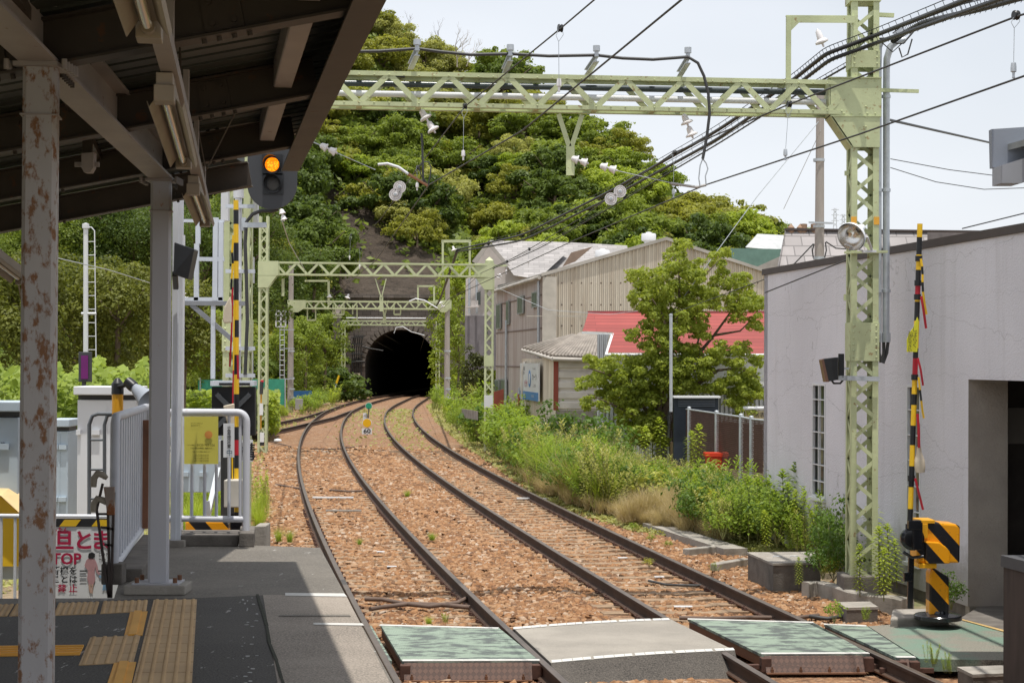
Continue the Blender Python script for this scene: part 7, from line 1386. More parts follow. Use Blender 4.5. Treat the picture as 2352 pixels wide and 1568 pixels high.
def hill_pt(px, u):
    Y0, Y1 = y0f(px), y1f(px); Y = Y0 + (Y1 - Y0) * u; r0 = r0f(px, Y0); r1 = hill_row(px); row = r0 + (r1 - r0) * u ** .92; return at(px, row, Y) + Vector((0, hn_(px, u) * 1.2 * u, hn_(px, u + 3) * .8 * u * (1 - u)))
for u in rs: V += [tuple(hill_pt(px, u)) for px in pxs]
for px in pxs: p = hill_pt(px, 1.); V.append((p.x * 1.3, p.y + 90, -5))
nx = len(pxs); Fq = np.array([(j * nx + i, j * nx + i + 1, (j + 1) * nx + i + 1, (j + 1) * nx + i) for j in range(len(rs)) for i in range(nx - 1)])
struct(npmesh('hillside', np.array(V), Fq, ROCK, smooth=True))
# rock face relief: a rough patch over the portal
ROCKPOLY = [(738, 425), (772, 432), (800, 450), (850, 470), (880, 500), (905, 545), (950, 565), (1005, 580), (1035, 600), (1035, 700), (765, 700), (768, 620), (800, 580), (800, 540), (770, 500), (745, 460)]
def inpoly(x, y, P):
    c = False; n = len(P)
    for i in range(n):
        x1, y1 = P[i]; x2, y2 = P[(i + 1) % n]
        if (y1 > y) != (y2 > y) and x < (x2 - x1) * (y - y1) / (y2 - y1) + x1: c = not c
    return c

# ------------------------------------------------------------ foliage
LV = [leafmat('foliage_olive', (.1, .125, .014), (.35, .35, .06), .45), leafmat('foliage_mid', (.06, .1, .012), (.25, .31, .045), .45), leafmat('foliage_deep', (.028, .058, .01), (.13, .18, .032), .4), leafmat('foliage_bright', (.1, .17, .012), (.36, .43, .055), .45), leafmat('foliage_pale', (.13, .15, .035), (.42, .42, .13), .45)]
def leaves(C_, out, size, up=.5, asp=.55, fold=True):   # centres, outward dirs -> quads
    n = len(C_); nrm = out + rng.normal(0, .55, (n, 3)) + np.array([0, 0, up]); nrm /= np.linalg.norm(nrm, axis=1)[:, None]
    a = np.cross(nrm, rng.normal(0, 1, (n, 3))); a /= np.linalg.norm(a, axis=1)[:, None]; b = np.cross(nrm, a); s = (size * (.6 + rng.random(n) * .8))[:, None]
    P = np.stack([C_ - a * s, C_ - b * s * asp + nrm * s * .15, C_ + a * s, C_ + b * s * asp + nrm * s * .15], 1).reshape(-1, 3); return P, np.arange(n * 4).reshape(-1, 4)
def clumps(centers, radii, per, size, up=.5, flat=.75):
    Cs, Os, Sz = [], [], []
    for c, r in zip(centers, radii):
        n = max(6, int(per * r * r)); d = rng.normal(0, 1, (n, 3)); d[:, 2] += .35; d /= np.linalg.norm(d, axis=1)[:, None]; rr = r * (.55 + .5 * rng.random(n) ** .5) * np.where(rng.random(n) < .14, 1 + rng.random(n) * .7, 1)
        Cs.append(np.array(c) + d * rr[:, None] * np.array([1, 1, flat])); Os.append(d)
    C_ = np.concatenate(Cs); O_ = np.concatenate(Os); return leaves(C_, O_, np.full(len(C_), size), up)
def crown_shape(R, Hc, nc, rmin, rmax, z0):   # sub-clump centres over a lumpy dome
    cs, rd = [], []
    for i in range(nc):
        a = random.random() * 6.283; e = math.asin(random.random() * 1.25 - .25) if random.random() < .85 else random.random(); k = .62 + .38 * random.random(); k = k if random.random() < .8 else k * .6
        cs.append((R * k * math.cos(a) * math.cos(e), R * k * math.sin(a) * math.cos(e), z0 + Hc * (.45 + .55 * k * math.sin(e)))); rd.append(random.uniform(rmin, rmax))
    return cs, rd
def trunk_mb(H, r, limbs=5, R=1.5):
    mb = MB(); mb.tube([(0, 0, -.6), (.05 * H * .3, 0, H * .3), (0, .04 * H, H * .65)], [r, r * .8, r * .5], 7)
    for i in range(limbs):
        a = i / limbs * 6.283 + random.random(); z = H * random.uniform(.3, .55); mb.tube([(0, 0, z), (math.cos(a) * R * .4, math.sin(a) * R * .4, z + H * .15), (math.cos(a) * R * .75, math.sin(a) * R * .75, z + H * .3)], [r * .5, r * .3, r * .12], 5)
    return mb
def tree_proto(name, leafm, R, H, nc, rmin, rmax, per, size):
    t = bpy.data.objects.new(name, None); col.objects.link(t)
    cs, rd = crown_shape(R, H * .75, nc, rmin, rmax, H * .22); P, Fc = clumps(cs, rd, per, size, .6, .55); npmesh('crown', P, Fc, leafm, t)
    trunk_mb(H, R * .06, 5, R).build('trunk', BARK, t); return t
def place(proto, loc, s, rz, label, cat, group, first, sz=None):
    o = proto if first else copy_tree(proto); o.location = loc; o.rotation_euler = (0, 0, rz); o.scale = (s, s, s * (sz or 1)); tag(o, label, cat, group); return o
kinds = [('olive', 0, .42), ('bushy', 1, .42), ('dark', 2, .45), ('bright', 3, .42), ('olive', 0, .34), ('bushy', 1, .34), ('pale', 4, .36), ('dark', 2, .4)]
protos = [tree_proto('hill_tree', LV[m], random.uniform(3.2, 4.4), random.uniform(5, 7), 70, .35, random.uniform(.75, 1.0), 330, sz * .38) for _, m, sz in kinds]
used = [False] * len(protos); cnt = 0
LBL = {'olive': 'olive green tree crown on the wooded hillside', 'bushy': 'mid green bushy tree crown on the wooded hillside', 'dark': 'dark green tree crown on the wooded hillside', 'bright': 'bright fresh green tree crown on the wooded hillside', 'pale': 'pale yellowish tree crown on the wooded hillside'}
px = 440
cells = []
for px in range(-80, 1860, 60):
    for k in range(0, 17):
        u = (k + random.uniform(-.35, .35)) / 16.; u = min(max(u, 0.), 1.); x = px + random.uniform(-28, 28) + (31 if k % 2 else 0); p = hill_pt(x, u); sx_, sy_ = proj(p)
        r1 = hill_row(x); r0 = r0f(x, y0f(x))
        if abs(r0 - r1) / 16 < 27 and random.random() > abs(r0 - r1) / 16 / 27: continue
        if any(inpoly(sx_ + dx_, sy_ + dy_, ROCKPOLY) for dx_, dy_ in ((0, 0), (0, -25), (45, -25), (-45, -25), (0, -60), (30, -70), (-30, -70), (0, -100))): continue
        if 775 < sx_ < 1075 and sy_ > 640: continue
        if x < 690 and sy_ < 400: continue
        if x < 330 and sy_ > 800: continue
        cells.append((x, u, p, sy_))
random.shuffle(cells); print('CELLS', len(cells)); cells = cells[:298]
for x, u, p, sy_ in cells:
    q = random.random(); top = x < 1100 and u > .55
    if x < 760: k = random.choice([2, 7, 1, 5, 2, 0])
    elif top: k = random.choice([0, 4, 0, 1, 6])
    elif u < .35 and x > 1000: k = random.choice([3, 3, 1, 5, 0])
    else: k = random.choice([0, 1, 5, 4, 6, 3, 1, 2])
    s = random.uniform(.9, 1.3) * (1. if p.y > 170 else .85); kk = kinds[k][0]
    zn = ('left of the bare rock' if x < 740 else 'on the hilltop skyline' if u > .9 else 'just above the bare rock' if x < 1010 and u < .6 else 'above the tiled house' if x < 1260 and u < .35 else 'on the upper slope behind the nearest gantry' if x < 1260 else 'above the warehouse' if x < 1560 else 'at the right end of the hill')
    place(protos[k], p - Vector((0, 0, 2.4 * s)), s, random.random() * 6.28, LBL[kk].replace('on the wooded hillside', zn), 'tree', kk + ' trees ' + zn, not used[k], random.uniform(.85, 1.2)); used[k] = True
# undergrowth on the hill
n = 95000; pu = rng.random(n) ** 1.0; ppx = rng.uniform(-200, 1900, n); keep = []; P_ = []
for x, u in zip(ppx, pu):
    p = hill_pt(x, u); sx_, sy_ = proj(p)
    if inpoly(sx_, sy_, ROCKPOLY) and not (hn_(x * 3, u * 9) > .72 and random.random() < .3) and not (any(not inpoly(sx_ + a_, sy_, ROCKPOLY) for a_ in (-14, 14)) and random.random() < .5): continue
    if 775 < sx_ < 1075 and sy_ > 665: continue
    P_.append(p)
P_ = np.array([tuple(p) for p in P_]); P_ += rng.normal(0, .3, P_.shape); P_[:, 2] += .3
V_, F_ = leaves(P_, np.tile(np.array([0, -.8, .5]), (len(P_), 1)), np.full(len(P_), .42)); o = npmesh('hill_undergrowth', V_, F_, LV[1]); tag(o, 'dense green undergrowth covering the hill between the trees', 'undergrowth', kind='stuff')
# dead trees on the skyline
def branchy(mb, p, d, L, r, depth):
    q = p + d * L; mid = p.lerp(q, .5) + Vector((random.uniform(-.08, .08), 0, random.uniform(-.08, .08))) * L; mb.tube([p, mid, q], [r, r * .8, r * .55], 5)
    if depth <= 0: return
    for _ in range(random.choice([2, 2, 3])):
        nd = (d + Vector((random.uniform(-.8, .8), random.uniform(-.5, .5), random.uniform(-.25, .5)))).normalized(); branchy(mb, q if random.random() < .6 else mid, nd, L * random.uniform(.55, .8), r * .55, depth - 1)
for x, y, Y, d, L, r, m, lab in ((1050, 130, 240, (-.1, 0, 1), 2.2, .12, DEADW, 'bare pale dead trunk standing on the skyline'), (1072, 128, 240, (.25, 0, 1), 1.6, .09, DEADW, 'smaller bare dead trunk right of the pale one on the skyline'), (930, 95, 248, (-.25, 0, 1), 2.6, .12, BARK, 'thin leafless branching tree left on the hilltop'), (985, 110, 248, (.45, 0, .9), 2.6, .11, BARK, 'leafless tree leaning right on the hilltop'), (1150, 130, 240, (.1, 0, 1), 1.6, .07, BARK, 'thin leafless twiggy tree at the right of the hilltop')):
    mb = MB(); branchy(mb, at(x, y + 25, Y), Vector(d).normalized(), L, r, 4); tag(mb.build('dead_tree', m), lab, 'tree')

# mid distance trees, each described
def mtree(px, ybase, Y, Rpx, Hpx, leafm, label, nc=34, size=None, gz_=None, flat=1.):
    s = Y / 4000; R, H = Rpx * s, Hpx * s; b = at(px, ybase, Y); t = thing('leafy_tree', b, label, 'tree'); size = size or max(.07, 3.1 * s)
    cs, rd = crown_shape(R, H * .85, nc, R * .22, R * .42, H * .1); cs += [(random.uniform(-.85, .85) * R, random.uniform(-.7, .7) * R, random.uniform(.02, .4) * H) for _ in range(nc // 2)]; rd += [random.uniform(.22, .36) * R for _ in range(nc // 2)]; P, Fc = clumps(cs, rd, 3.6 / (size * size), size); npmesh('crown', P, Fc, leafm, t); tm = trunk_mb(H, R * .07, 5, R); o = tm.build('trunk', BARK, None); o.parent = t; 
    # trunk verts were built around its own origin
    o.location = Vector((o.location.x, o.location.y, o.location.z)); return t
LV.append(leafmat('foliage_wood_edge', (.045, .066, .01), (.19, .205, .04), .42))
MT = [(60, 900, 58, 120, 330, 6, 'tall olive green tree behind the near rusty column'), (170, 900, 62, 120, 360, 6, 'olive green tree behind the slim ladder mast'), (265, 890, 60, 110, 330, 6, 'bushy olive tree between the two columns'), (330, 900, 66, 100, 300, 6, 'green tree just left of the second column'), (420, 900, 64, 95, 280, 6, 'green tree behind the white steel frame'), (300, 640, 95, 130, 200, 2, 'dark tree rising behind the olive trees'), (460, 760, 90, 100, 300, 2, 'dark tall tree behind the equipment frame'), (560, 740, 95, 100, 330, 2, 'dark tree behind the signal mast'), (500, 900, 75, 80, 190, 1, 'low green tree above the green netting'), (90, 700, 95, 150, 230, 1, 'large tree top behind the leftmost olive tree'),
      (648, 905, 118, 50, 170, 1, 'green tree behind the second gantry left post'), (700, 900, 122, 52, 190, 1, 'leafy tree between concrete pole and tunnel'), (745, 890, 128, 48, 180, 5, 'leafy tree leaning toward the tunnel cable rack'), (720, 700, 140, 60, 150, 2, 'dark tree above the leafy ones left of the tunnel'), (650, 720, 132, 60, 160, 2, 'dark tree behind the third gantry left end'), (780, 640, 172, 45, 110, 1, 'rounded tree at the left edge of the bare rock'),
      (1022, 910, 148, 34, 220, 3, 'sunlit tree at the right side of the tunnel mouth'), (1050, 915, 124, 42, 270, 1, 'dark green tree behind the right concrete pole'), (1010, 760, 160, 32, 120, 3, 'bright tree above the right of the tunnel arch'), (1050, 720, 140, 42, 130, 3, 'bright yellow green tree behind the third gantry right end'), (1085, 930, 80, 36, 140, 7, 'dark shrub at the corner of the tiled house')]
for px, yb, Y, R, H, m, lab in MT:
    mm = {5: LV[1], 7: leafmat('foliage_dark_brownish', (.02, .035, .01), (.09, .1, .03))}.get(m, LV[5] if m == 6 else LV[m] if m < 5 else None); mtree(px, yb, Y, R, H, mm, lab, 40)
# the large tree before the red roof
t = thing('roadside_tree', at(1510, 1000, 48.2), 'large multi-stemmed tree with wind blown twigs before the red roof', 'tree'); Yt = 48.2
mb = MB(); S_ = Yt / 4000
def tb(pts, r): mb.tube([at(x, y, Yt + dz) for x, y, dz in pts], [r * (1 - .75 * i / (len(pts) - 1)) for i in range(len(pts))], 7)
tb([(1500, 1010, 0), (1530, 930, 0), (1575, 860, .2), (1640, 815, .3), (1700, 800, .4)], .12); tb([(1505, 1000, 0), (1545, 900, .3), (1590, 830, .5), (1640, 770, .5), (1690, 700, .3)], .09); tb([(1500, 1000, 0), (1520, 900, -.2), (1545, 800, -.3), (1560, 700, -.2), (1560, 580, 0)], .1); tb([(1545, 800, -.3), (1520, 720, -.5), (1480, 660, -.6)], .05); tb([(1560, 700, -.2), (1600, 650, 0), (1650, 600, 0)], .05); tb([(1500, 960, 0), (1450, 900, -.6), (1400, 860, -.8), (1350, 845, -1)], .06); tb([(1500, 980, 0), (1450, 950, -.6), (1400, 925, -.8), (1350, 905, -1)], .05); tb([(1640, 770, .5), (1700, 760, .3), (1740, 720, .2)], .04); tb([(1605, 880, 0), (1650, 850, -.3), (1700, 845, -.4), (1740, 870, -.5)], .055); tb([(1590, 830, .5), (1610, 760, .3), (1600, 700, .2)], .04)
mb.build('trunk', BARK, t)
spec = [q_ for q_ in [(1470, 900, 36), (1420, 900, 30), (1420, 860, 28), (1480, 850, 34), (1520, 840, 34), (1570, 840, 30), (1560, 880, 34), (1600, 850, 30), (1640, 820, 26), (1680, 840, 26), (1720, 870, 26), (1720, 900, 28), (1690, 910, 28), (1380, 845, 22), (1530, 770, 30), (1570, 740, 30), (1600, 720, 28), (1500, 700, 26), (1480, 980, 34), (1510, 1000, 30), (1460, 1000, 28), (1690, 690, 24), (1740, 700, 20), (1750, 770, 0),(1560, 570, 26), (1545, 610, 34), (1590, 620, 30), (1500, 650, 34), (1545, 665, 38), (1600, 665, 32), (1650, 590, 26), (1660, 640, 30), (1465, 640, 24), (1470, 690, 26), (1520, 710, 34), (1580, 710, 32), (1640, 690, 30), (1700, 650, 26), (1725, 690, 26), (1735, 740, 22), (1690, 720, 24), (1500, 760, 30), (1550, 760, 34), (1610, 760, 26), (1540, 810, 34), (1490, 810, 28), (1590, 810, 24), (1455, 770, 18), (1450, 840, 28), (1400, 840, 26), (1355, 830, 20), (1375, 870, 26), (1430, 880, 32), (1340, 880, 18), (1395, 920, 28), (1450, 925, 34), (1350, 925, 18), (1500, 870, 38), (1550, 870, 38), (1600, 880, 34), (1650, 880, 30), (1700, 880, 28), (1740, 900, 24), (1500, 920, 36), (1560, 930, 34), (1610, 930, 32), (1660, 930, 30), (1710, 935, 26), (1440, 960, 26), (1490, 975, 30), (1540, 985, 28), (1700, 800, 22), (1660, 800, 20), (1740, 830, 18), (1350, 790, 0), (1620, 840, 22)] if not (q_[1] > 895 and 1525 < q_[0] < 1680)]
cs, rd = [], []
for x, y, r in spec:
    if r == 0: continue
    for _ in range(15): rr = r * random.uniform(.26, .5); cs.append(tuple(at(x + random.uniform(-.75, .75) * r, y + random.uniform(-.75, .75) * r, Yt + random.uniform(-1.3, 1.2)))); rd.append(rr * S_ * 1.15)
lc = wloc(t); P, Fc = clumps([tuple(Vector(c) - lc) for c in cs], rd, 3300, .047, .4, .6); npmesh('crown', P, Fc, leafmat('foliage_windblown', (.1, .15, .014), (.42, .47, .09), .48), t)
# ------------------------------------------------------------ weeds
def plant_proto(name, kind, seed):
    r = np.random.default_rng(seed); t = bpy.data.objects.new(name, None); col.objects.link(t); V, Fs = [], []
    def quad(p, d, w, L, droop=.2, nrmup=None):
        d = d / np.linalg.norm(d); s = np.cross(d, [0, 0, 1.]); s /= (np.linalg.norm(s) + 1e-6); m = p + d * L * .5; e = p + d * L + np.array([0, 0, -droop * L]); o = len(V); V.extend([p, m + s * w, e, m - s * w]); Fs.append((o, o + 1, o + 2, o + 3))
    if kind == 'rod':     # tall stem with whorled narrow leaves
        mb = MB()
        for st in range(1):
            H = 1.; lean = r.normal(0, .05, 2); mb.tube([(0, 0, 0), (lean[0] * .4, lean[1] * .4, .5), (lean[0], lean[1], 1.)], [.009, .007, .003], 5); n = 110
            for i in range(n):
                z = .12 + .88 * i / n; a = i * 2.4; L = (.13 + .03 * r.random()) * (1 if z < .8 else (1.05 - z) * 4 + .12); p = np.array([lean[0] * z * z, lean[1] * z * z, z]); quad(p, np.array([math.cos(a), math.sin(a), .35 if z < .85 else 1.1]), .019, L, .35)
        mb.build('stem', STEM, t)
    elif kind == 'grass':
        for i in range(260):
            a = r.random() * 6.28; b0 = np.array([r.normal(0, .1), r.normal(0, .1), 0]); L = r.uniform(.5, 1.); tilt = r.uniform(.1, .55); d = np.array([math.cos(a) * tilt, math.sin(a) * tilt, 1.]); w = .006; s = np.array([-math.sin(a), math.cos(a), 0]) * w; p = b0; o = len(V); k = 4
            for j in range(k + 1): f = j / k; q = b0 + d * L * f + np.array([math.cos(a), math.sin(a), -.8]) * (.45 * L * f * f * tilt * 1.6); ww = s * (1 - f * .85); V.extend([q - ww, q + ww])
            for j in range(k): Fs.append((o + 2 * j, o + 2 * j + 1, o + 2 * j + 3, o + 2 * j + 2))
    elif kind == 'bush':
        cs, rd = crown_shape(.42, .9, 26, .12, .24, .05); P, Fc = clumps(cs, rd, 900, .036, .5, .8); npmesh('foliage', P, Fc, M0, t); mb = MB()
        for i in range(6): a = i * 1.05; mb.tube([(0, 0, 0), (math.cos(a) * .15, math.sin(a) * .15, .4), (math.cos(a) * .3, math.sin(a) * .3, .8)], [.012, .009, .004], 5)
        mb.build('stem', STEM, t); return t
    elif kind == 'broad':
        cs, rd = crown_shape(.45, .8, 18, .12, .22, .05); P, Fc = clumps(cs, rd, 330, .062, .7, .8); npmesh('foliage', P, Fc, M0, t); mb = MB()
        for i in range(6): a = i * 1.05; mb.tube([(0, 0, 0), (math.cos(a) * .15, math.sin(a) * .15, .35), (math.cos(a) * .3, math.sin(a) * .3, .7)], [.012, .009, .004], 5)
        mb.build('stem', STEM, t); return t
    elif kind == 'weed':    # several leafy stems
        mb = MB()
        for st in range(12):
            x0 = r.normal(0, .12, 2); H = r.uniform(.55, 1.); le = r.normal(0, .16, 2); mb.tube([(x0[0], x0[1], 0), (x0[0] + le[0] * .5, x0[1] + le[1] * .5, H * .5), (x0[0] + le[0], x0[1] + le[1], H)], [.006, .005, .002], 4)
            for i in range(46):
                z = .15 + .85 * i / 46; a = i * 2.4 + st; p = np.array([x0[0] + le[0] * z, x0[1] + le[1] * z, H * z]); quad(p, np.array([math.cos(a), math.sin(a), .5 + (z > .85) * .8]), .015, .085 + .03 * r.random(), .3)
        mb.build('stem', STEM, t)
    npmesh('foliage', np.array(V), np.array(Fs), M0, t); return t
STEM = paint('stem_green', (.2, .2, .07), .7)
WG = leafmat('weed_green', (.07, .13, .014), (.3, .4, .06), .45, 1.2); WB = leafmat('weed_bright', (.12, .19, .016), (.42, .5, .07), .45, 1.2); WD = leafmat('weed_deep', (.035, .08, .01), (.12, .2, .03), .35, 1.2); WY = leafmat('weed_yellow', (.2, .2, .03), (.5, .5, .1), .4, 1.2); WS = leafmat('straw', (.28, .2, .1), (.55, .45, .26), .3, 2.); WO = leafmat('weed_olive', (.18, .19, .05), (.42, .42, .15), .35, 1.2)
PR = {}
for key, nm, kind, m in (('rod', 'goldenrod', 'rod', WG), ('rodb', 'goldenrod', 'rod', WB), ('weed', 'leafy_weed', 'weed', WG), ('weedb', 'leafy_weed', 'weed', WB), ('weedo', 'leafy_weed', 'weed', WO), ('grass', 'grass_tuft', 'grass', WG), ('grassb', 'grass_tuft', 'grass', WB), ('straw', 'dry_grass', 'grass', WS), ('bush', 'shrub', 'bush', WG), ('bushd', 'shrub', 'bush', WD), ('bushy', 'shrub', 'bush', WY), ('broad', 'broadleaf_weed', 'broad', WG), ('broady', 'broadleaf_weed', 'broad', WY), ('broadd', 'broadleaf_weed', 'broad', WD)):
    M0 = m; PR[key] = [plant_proto(nm, kind, hash(key) % 97 if False else sum(map(ord, key))), False]
GL = {'rod': ('tall upright goldenrod stalk with narrow whorled leaves', 'plant', 'tall goldenrod stalks in the weed strip'), 'rodb': ('bright green goldenrod stalk catching the sun', 'plant', 'bright goldenrod stalks in the weed strip'), 'weed': ('clump of leafy green weeds beside the tracks', 'weed', 'leafy green weeds by the tracks'), 'weedb': ('clump of bright yellow green leafy weeds', 'weed', 'bright leafy weeds by the tracks'), 'weedo': ('clump of olive tinted weeds going to seed', 'weed', 'olive weeds by the tracks'), 'grass': ('tuft of long green grass', 'grass tuft', 'green grass tufts'), 'grassb': ('tuft of bright green grass', 'grass tuft', 'bright grass tufts'), 'straw': ('tuft of dry straw coloured grass', 'grass tuft', 'dry grass tufts'), 'bush': ('rounded small leaved green shrub in the weed strip', 'shrub', 'green shrubs in the weed strip'), 'bushd': ('dark green small leaved shrub', 'shrub', 'dark shrubs near the tall post'), 'bushy': ('yellow green small leaved shrub', 'shrub', 'yellow green shrubs'), 'broad': ('broad leaved green plant', 'plant', 'broad leaved plants'), 'broady': ('yellowish broad leaved plant', 'plant', 'yellowish broad leaved plants'), 'broadd': ('dark broad leaved plant', 'plant', 'dark broad leaved plants')}
def put(key, p, h, wscale=1., label=None, lean=0., zone=None):
    pr = PR[key]; o = pr[0] if not pr[1] else copy_tree(pr[0]); pr[1] = True; l, c, g = GL[key]; o.location = p; o.scale = (h * wscale, h * wscale, h); o.rotation_euler = (lean * random.uniform(-1, 1), lean * random.uniform(-1, 1), random.random() * 6.28)
    z_ = zone or ('left of the left track' if p.x < T1(min(p.y, 150)) else 'beside the tall lattice post' if p.y < 26 else 'at the edge of the right ballast')
    o['kind'] = 'thing'; tag(o, label or (l.replace(' in the weed strip', '').replace(' by the tracks', '').replace(' beside the tracks', '').replace(' near the tall post', '') + ' ' + z_), c, None if label else g.split(' in the')[0].split(' by the')[0] + ' ' + z_); 
    if label and 'group' in o: del o['group']
def gp(x, y, zz=-.05): p = G(x, y, zz); return p
# strip right of the tracks: lower border and upper border in photo rows
LOW = [(975, 915), (1000, 960), (1060, 1010), (1120, 1050), (1180, 1090), (1260, 1135), (1350, 1170), (1450, 1200), (1560, 1215), (1640, 1235), (1750, 1255), (1860, 1290)]
for i in range(330):
    x = random.choice([random.uniform(985, 1250), random.uniform(1150, 1560), random.uniform(1250, 1760)]); yl = ip(x, LOW) - 14 - (26 if 1420 < x < 1640 else 0); y = yl - random.random() ** 1.3 * (70 if x < 1450 else 50) ; y = max(y, 905); p = gp(x, y, .0); s = p.y / 4000
    if p.y > 120: continue
    if x < 1100: h = random.uniform(34, 62) * s; key = random.choice(['bush', 'weedb', 'bush', 'broad', 'weed'])
    elif x < 1260: h = random.uniform(60, 115) * s; key = random.choice(['broad', 'bush', 'weed', 'broadd', 'broad', 'weedo', 'grass'])
    elif x < 1420: h = random.uniform(85, 150) * s; key = random.choice(['grass', 'weed', 'grassb', 'weedo', 'bushd', 'straw'])
    elif x < 1560: h = random.uniform(55, 95) * s; key = random.choice(['weed', 'broadd', 'broady', 'weedo', 'bushd', 'straw', 'bush'])
    else: h = random.uniform(60, 105) * s; key = random.choice(['weed', 'weedo', 'grass', 'weedo', 'broadd', 'rodb', 'bushd'])
    put(key, p, h, random.uniform(.9, 1.25) if key != 'rodb' else 1., lean=.12, zone='before the second gantry' if x < 1100 else 'before the warehouse' if x < 1260 else 'before the clad shed' if x < 1400 else 'under the leafy tree' if x < 1530 else 'before the mesh fence')
szone = lambda x: 'before the warehouse' if x < 1260 else 'before the clad shed' if x < 1370 else 'below the leafy tree' if x < 1480 else 'below the fence posts' if x < 1580 else 'below the red crate' if x < 1660 else 'near the white building corner'
for i in range(64):
    x = random.uniform(1590, 1870); p = gp(x, ip(x, LOW) - random.uniform(4, 60), .0); key = random.choice(['weed', 'bushd', 'rodb', 'weed', 'grass', 'broadd', 'bush', 'weedo']); put(key, p, random.uniform(80, 165 if x > 1700 else 130) * p.y / 4000, 1., lean=.1, zone='against the white building corner')
for i in range(90):   # straw fringe
    x = random.uniform(1180, 1700); y = ip(x, LOW) - 2 + random.uniform(-12, 4); p = gp(x, y, -.08); put('straw', p, random.uniform(35, 60) * p.y / 4000, 1.2, lean=.15, zone=szone(x))
for i in range(22): x = random.uniform(1440, 1620); p = gp(x, ip(x, LOW) - random.uniform(0, 32), -.05); put('straw', p, random.uniform(60, 115) * p.y / 4000, .9, lean=.3, zone=szone(x))
for x, y, h in ((1880, 1250, 185), (1830, 1255, 190), (1800, 1250, 170), (1770, 1250, 150), (1815, 1260, 150), (1850, 1262, 150), (1740, 1240, 140), (1720, 1245, 150), (1700, 1240, 120), (1845, 1250, 165)): put('rod', gp(x, y, .0), h * gp(x, y).y / 4000, 1.25)
for x, y, h in ((1870, 1285, 110), (1760, 1262, 90), (1600, 1105, 130), (1585, 1100, 110), (1520, 1080, 120), (1480, 1090, 110), (1500, 1075, 140), (2020, 1370, 160), (2045, 1355, 150), (2030, 1380, 120), (1975, 1370, 120), (2010, 1340, 190), (2060, 1350, 110), (1835, 1350, 70)): put('rodb', gp(x, y, .0), h * gp(x, y).y / 4000, 1.3)
for x, y, h, w in ((1905, 1310, 130, .9), (1930, 1320, 120, .8), (1890, 1330, 90, 1.), (1920, 1290, 150, .7), (2020, 1270, 150, .45), (2035, 1300, 130, .5), (1955, 1330, 100, .8)): put('bushd', gp(x, y, .05), h * gp(x, y).y / 4000, w)
for x, y, h, w, k in ((1640, 1215, 110, .9, 'broady'), (1660, 1240, 70, 1., 'broad'), (1430, 1150, 90, 1., 'broady'), (1480, 1165, 95, 1.1, 'broady'), (1520, 1170, 75, 1.1, 'broady'), (1410, 1135, 80, 1., 'broady'), (1915, 1335, 65, 1.3, 'broady'), (1880, 1320, 55, 1.2, 'broady')): put(k, gp(x, y, 0), h * gp(x, y).y / 4000, w)
for x, y, h, k, lab in ((1455, 1222, 26, 'broad', 'low green rosette weed in the ballast, left one'), (1495, 1245, 22, 'broad', 'low green rosette weed in the ballast, middle one'), (1535, 1258, 20, 'broad', 'low green rosette weed in the ballast, right one'), (1491, 1302, 26, 'broady', 'small round leaved sprout against the right track rail'), (1640, 1312, 24, 'weed', 'small weed below the lower concrete beam'), (1916, 1432, 60, 'broad', 'light green dock plant by the small concrete box'), (1990, 1425, 34, 'weed', 'small weed at the front of the gate foundation'), (2140, 1530, 60, 'weedb', 'weed growing at the edge of the green approach'), (2175, 1545, 50, 'weed', 'weed below the green approach near the dark platform'), (985, 1432, 25, 'grassb', 'tiny grass tuft above the left green panel'), (1022, 1432, 28, 'weedb', 'tiny upright weed above the left green panel'), (935, 1140, 22, 'grassb', 'grass tuft between the tracks, farther one'), (992, 1240, 26, 'grass', 'grass tuft between the tracks, nearer one'), (826, 1250, 20, 'grass', 'small grass tuft between the left rails'), (640, 1243, 46, 'grassb', 'grass tuft on the ballast beyond the platform end'), (665, 1245, 40, 'grass', 'second grass tuft on the ballast beyond the platform end'), (616, 1180, 75, 'rodb', 'bright leafy stalk beside the left ballast'), (2160, 1395, 60, 'weed', 'weed behind the right crossing gate'), (2185, 1400, 90, 'bushd', 'dark weed between gate machine and building')):
    put(k, gp(x, y, -.12 if x < 1700 else 0), h * gp(x, y).y / 4000, 1.2 if h < 40 else .8, lab)
# left side
for i in range(60):
    x = random.uniform(585, 830); yl = ip(x, [(585, 985), (700, 955), (760, 935), (830, 908)]); y = yl - random.random() * 30; p = gp(x, max(y, 905), -.1); 
    if p.y < 130: put(random.choice(['weedb', 'bush', 'weedb', 'grassb', 'weed']), p, random.uniform(24, 46) * p.y / 4000, 1.4, lean=.1)
for i in range(46):
    x = random.uniform(410, 600); y = random.uniform(1165, 1235); p = gp(x, y, -.1); put(random.choice(['grassb', 'weedb', 'grassb', 'grass']), p, random.uniform(60, 120) * p.y / 4000, .9, lean=.1)
for i in range(26):
    x = random.choice([random.uniform(-10, 45), random.uniform(125, 185)]); p = gp(x, random.uniform(1180, 1330), -.0); put(random.choice(['grassb', 'grass', 'weedb']), p, random.uniform(80, 150) * p.y / 4000, .9, lean=.1)
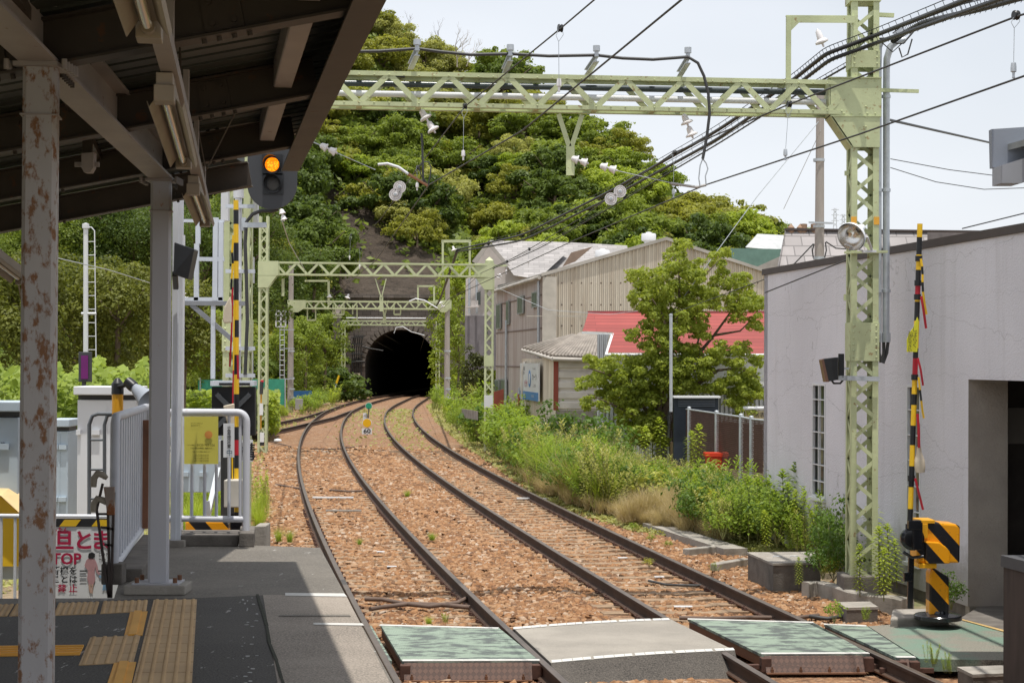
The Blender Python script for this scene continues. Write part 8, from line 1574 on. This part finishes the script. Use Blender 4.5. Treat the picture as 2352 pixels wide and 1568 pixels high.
# vines bank: broad leaves on a fence line
P_ = []; 
for i in range(9000):
    x = random.uniform(-60, 350); Y = random.uniform(33, 37); top = 838 + 14 * math.sin(x * .05) + 8 * math.sin(x * .13); y = top + (random.random() ** .8) * (240); P_.append(tuple(at(x, y, Y)))
P_ = np.array(P_); P_ = P_[P_[:, 2] > -.2]; V_, F_ = leaves(P_, np.tile(np.array([0, -.8, .5]), (len(P_), 1)), np.full(len(P_), .085), .6, .75); o = npmesh('vine_bank', V_, F_, leafmat('vine_leaf', (.07, .13, .014), (.3, .38, .06), .4, 1.2)); tag(o, 'bank of broad leaved vines behind the cabinets', 'vine', kind='stuff')
P_ = []
for i in range(7000):
    x = random.uniform(400, 640); Y = random.uniform(66, 72); y = 905 - random.random() * 10 + random.random() * 90; P_.append(tuple(at(x, y, Y)))
P_ = np.array(P_); P_ = P_[P_[:, 2] > -.3]; V_, F_ = leaves(P_, np.tile(np.array([0, -.5, .7]), (len(P_), 1)), np.full(len(P_), .13), .6, .6); o = npmesh('vine_bank_far', V_, F_, WB); o.name = 'low_scrub'; tag(o, 'low bright scrub in front of the green netting', 'scrub', kind='stuff')
# ground cover under the weeds: short blades and leaves
n = 42000; X_ = []; 
for i in range(n):
    if random.random() < .72:
        x = random.uniform(960, 1900); yl = ip(x, LOW); y = yl - random.random() * 75; p = G(x, max(y, 885), 0)
        if p.y > 130 or p.x > T2(p.y) + 14: continue
    else:
        x = random.uniform(-60, 830); yl = ip(x, [(0, 1350), (400, 1240), (600, 1190), (610, 1000), (700, 960), (760, 938), (830, 908)]); y = yl - random.random() * 200; 
        if y < 900: continue
        p = G(x, y, 0)
    p.z = gz(p.x, p.y) + random.random() * .12; X_.append(tuple(p))
for i in range(1100):
    Y_ = random.uniform(60, 112); X0 = T2(Y_) + random.gauss(0, .45) + (random.random() < .3) * random.uniform(-2.6, -1.2); X_.append((X0, Y_, gz(X0, Y_) + random.random() * .1))
X_ = np.array(X_); sz = .02 + X_[:, 1] * .0009; V_, F_ = leaves(X_, np.tile(np.array([0, -.3, .5]), (len(X_), 1)), sz, .5, .4); tag(npmesh('ground_cover', V_, F_, WO), 'short grass and seedlings covering the soil beside the tracks', 'ground cover', kind='stuff')
for key in PR:
    if not PR[key][1]:
        for c in kids(PR[key][0]): bpy.data.objects.remove(c)
        bpy.data.objects.remove(PR[key][0])
for k, u_ in enumerate(used):
    if not u_:
        for c in kids(protos[k]): bpy.data.objects.remove(c)
        bpy.data.objects.remove(protos[k])
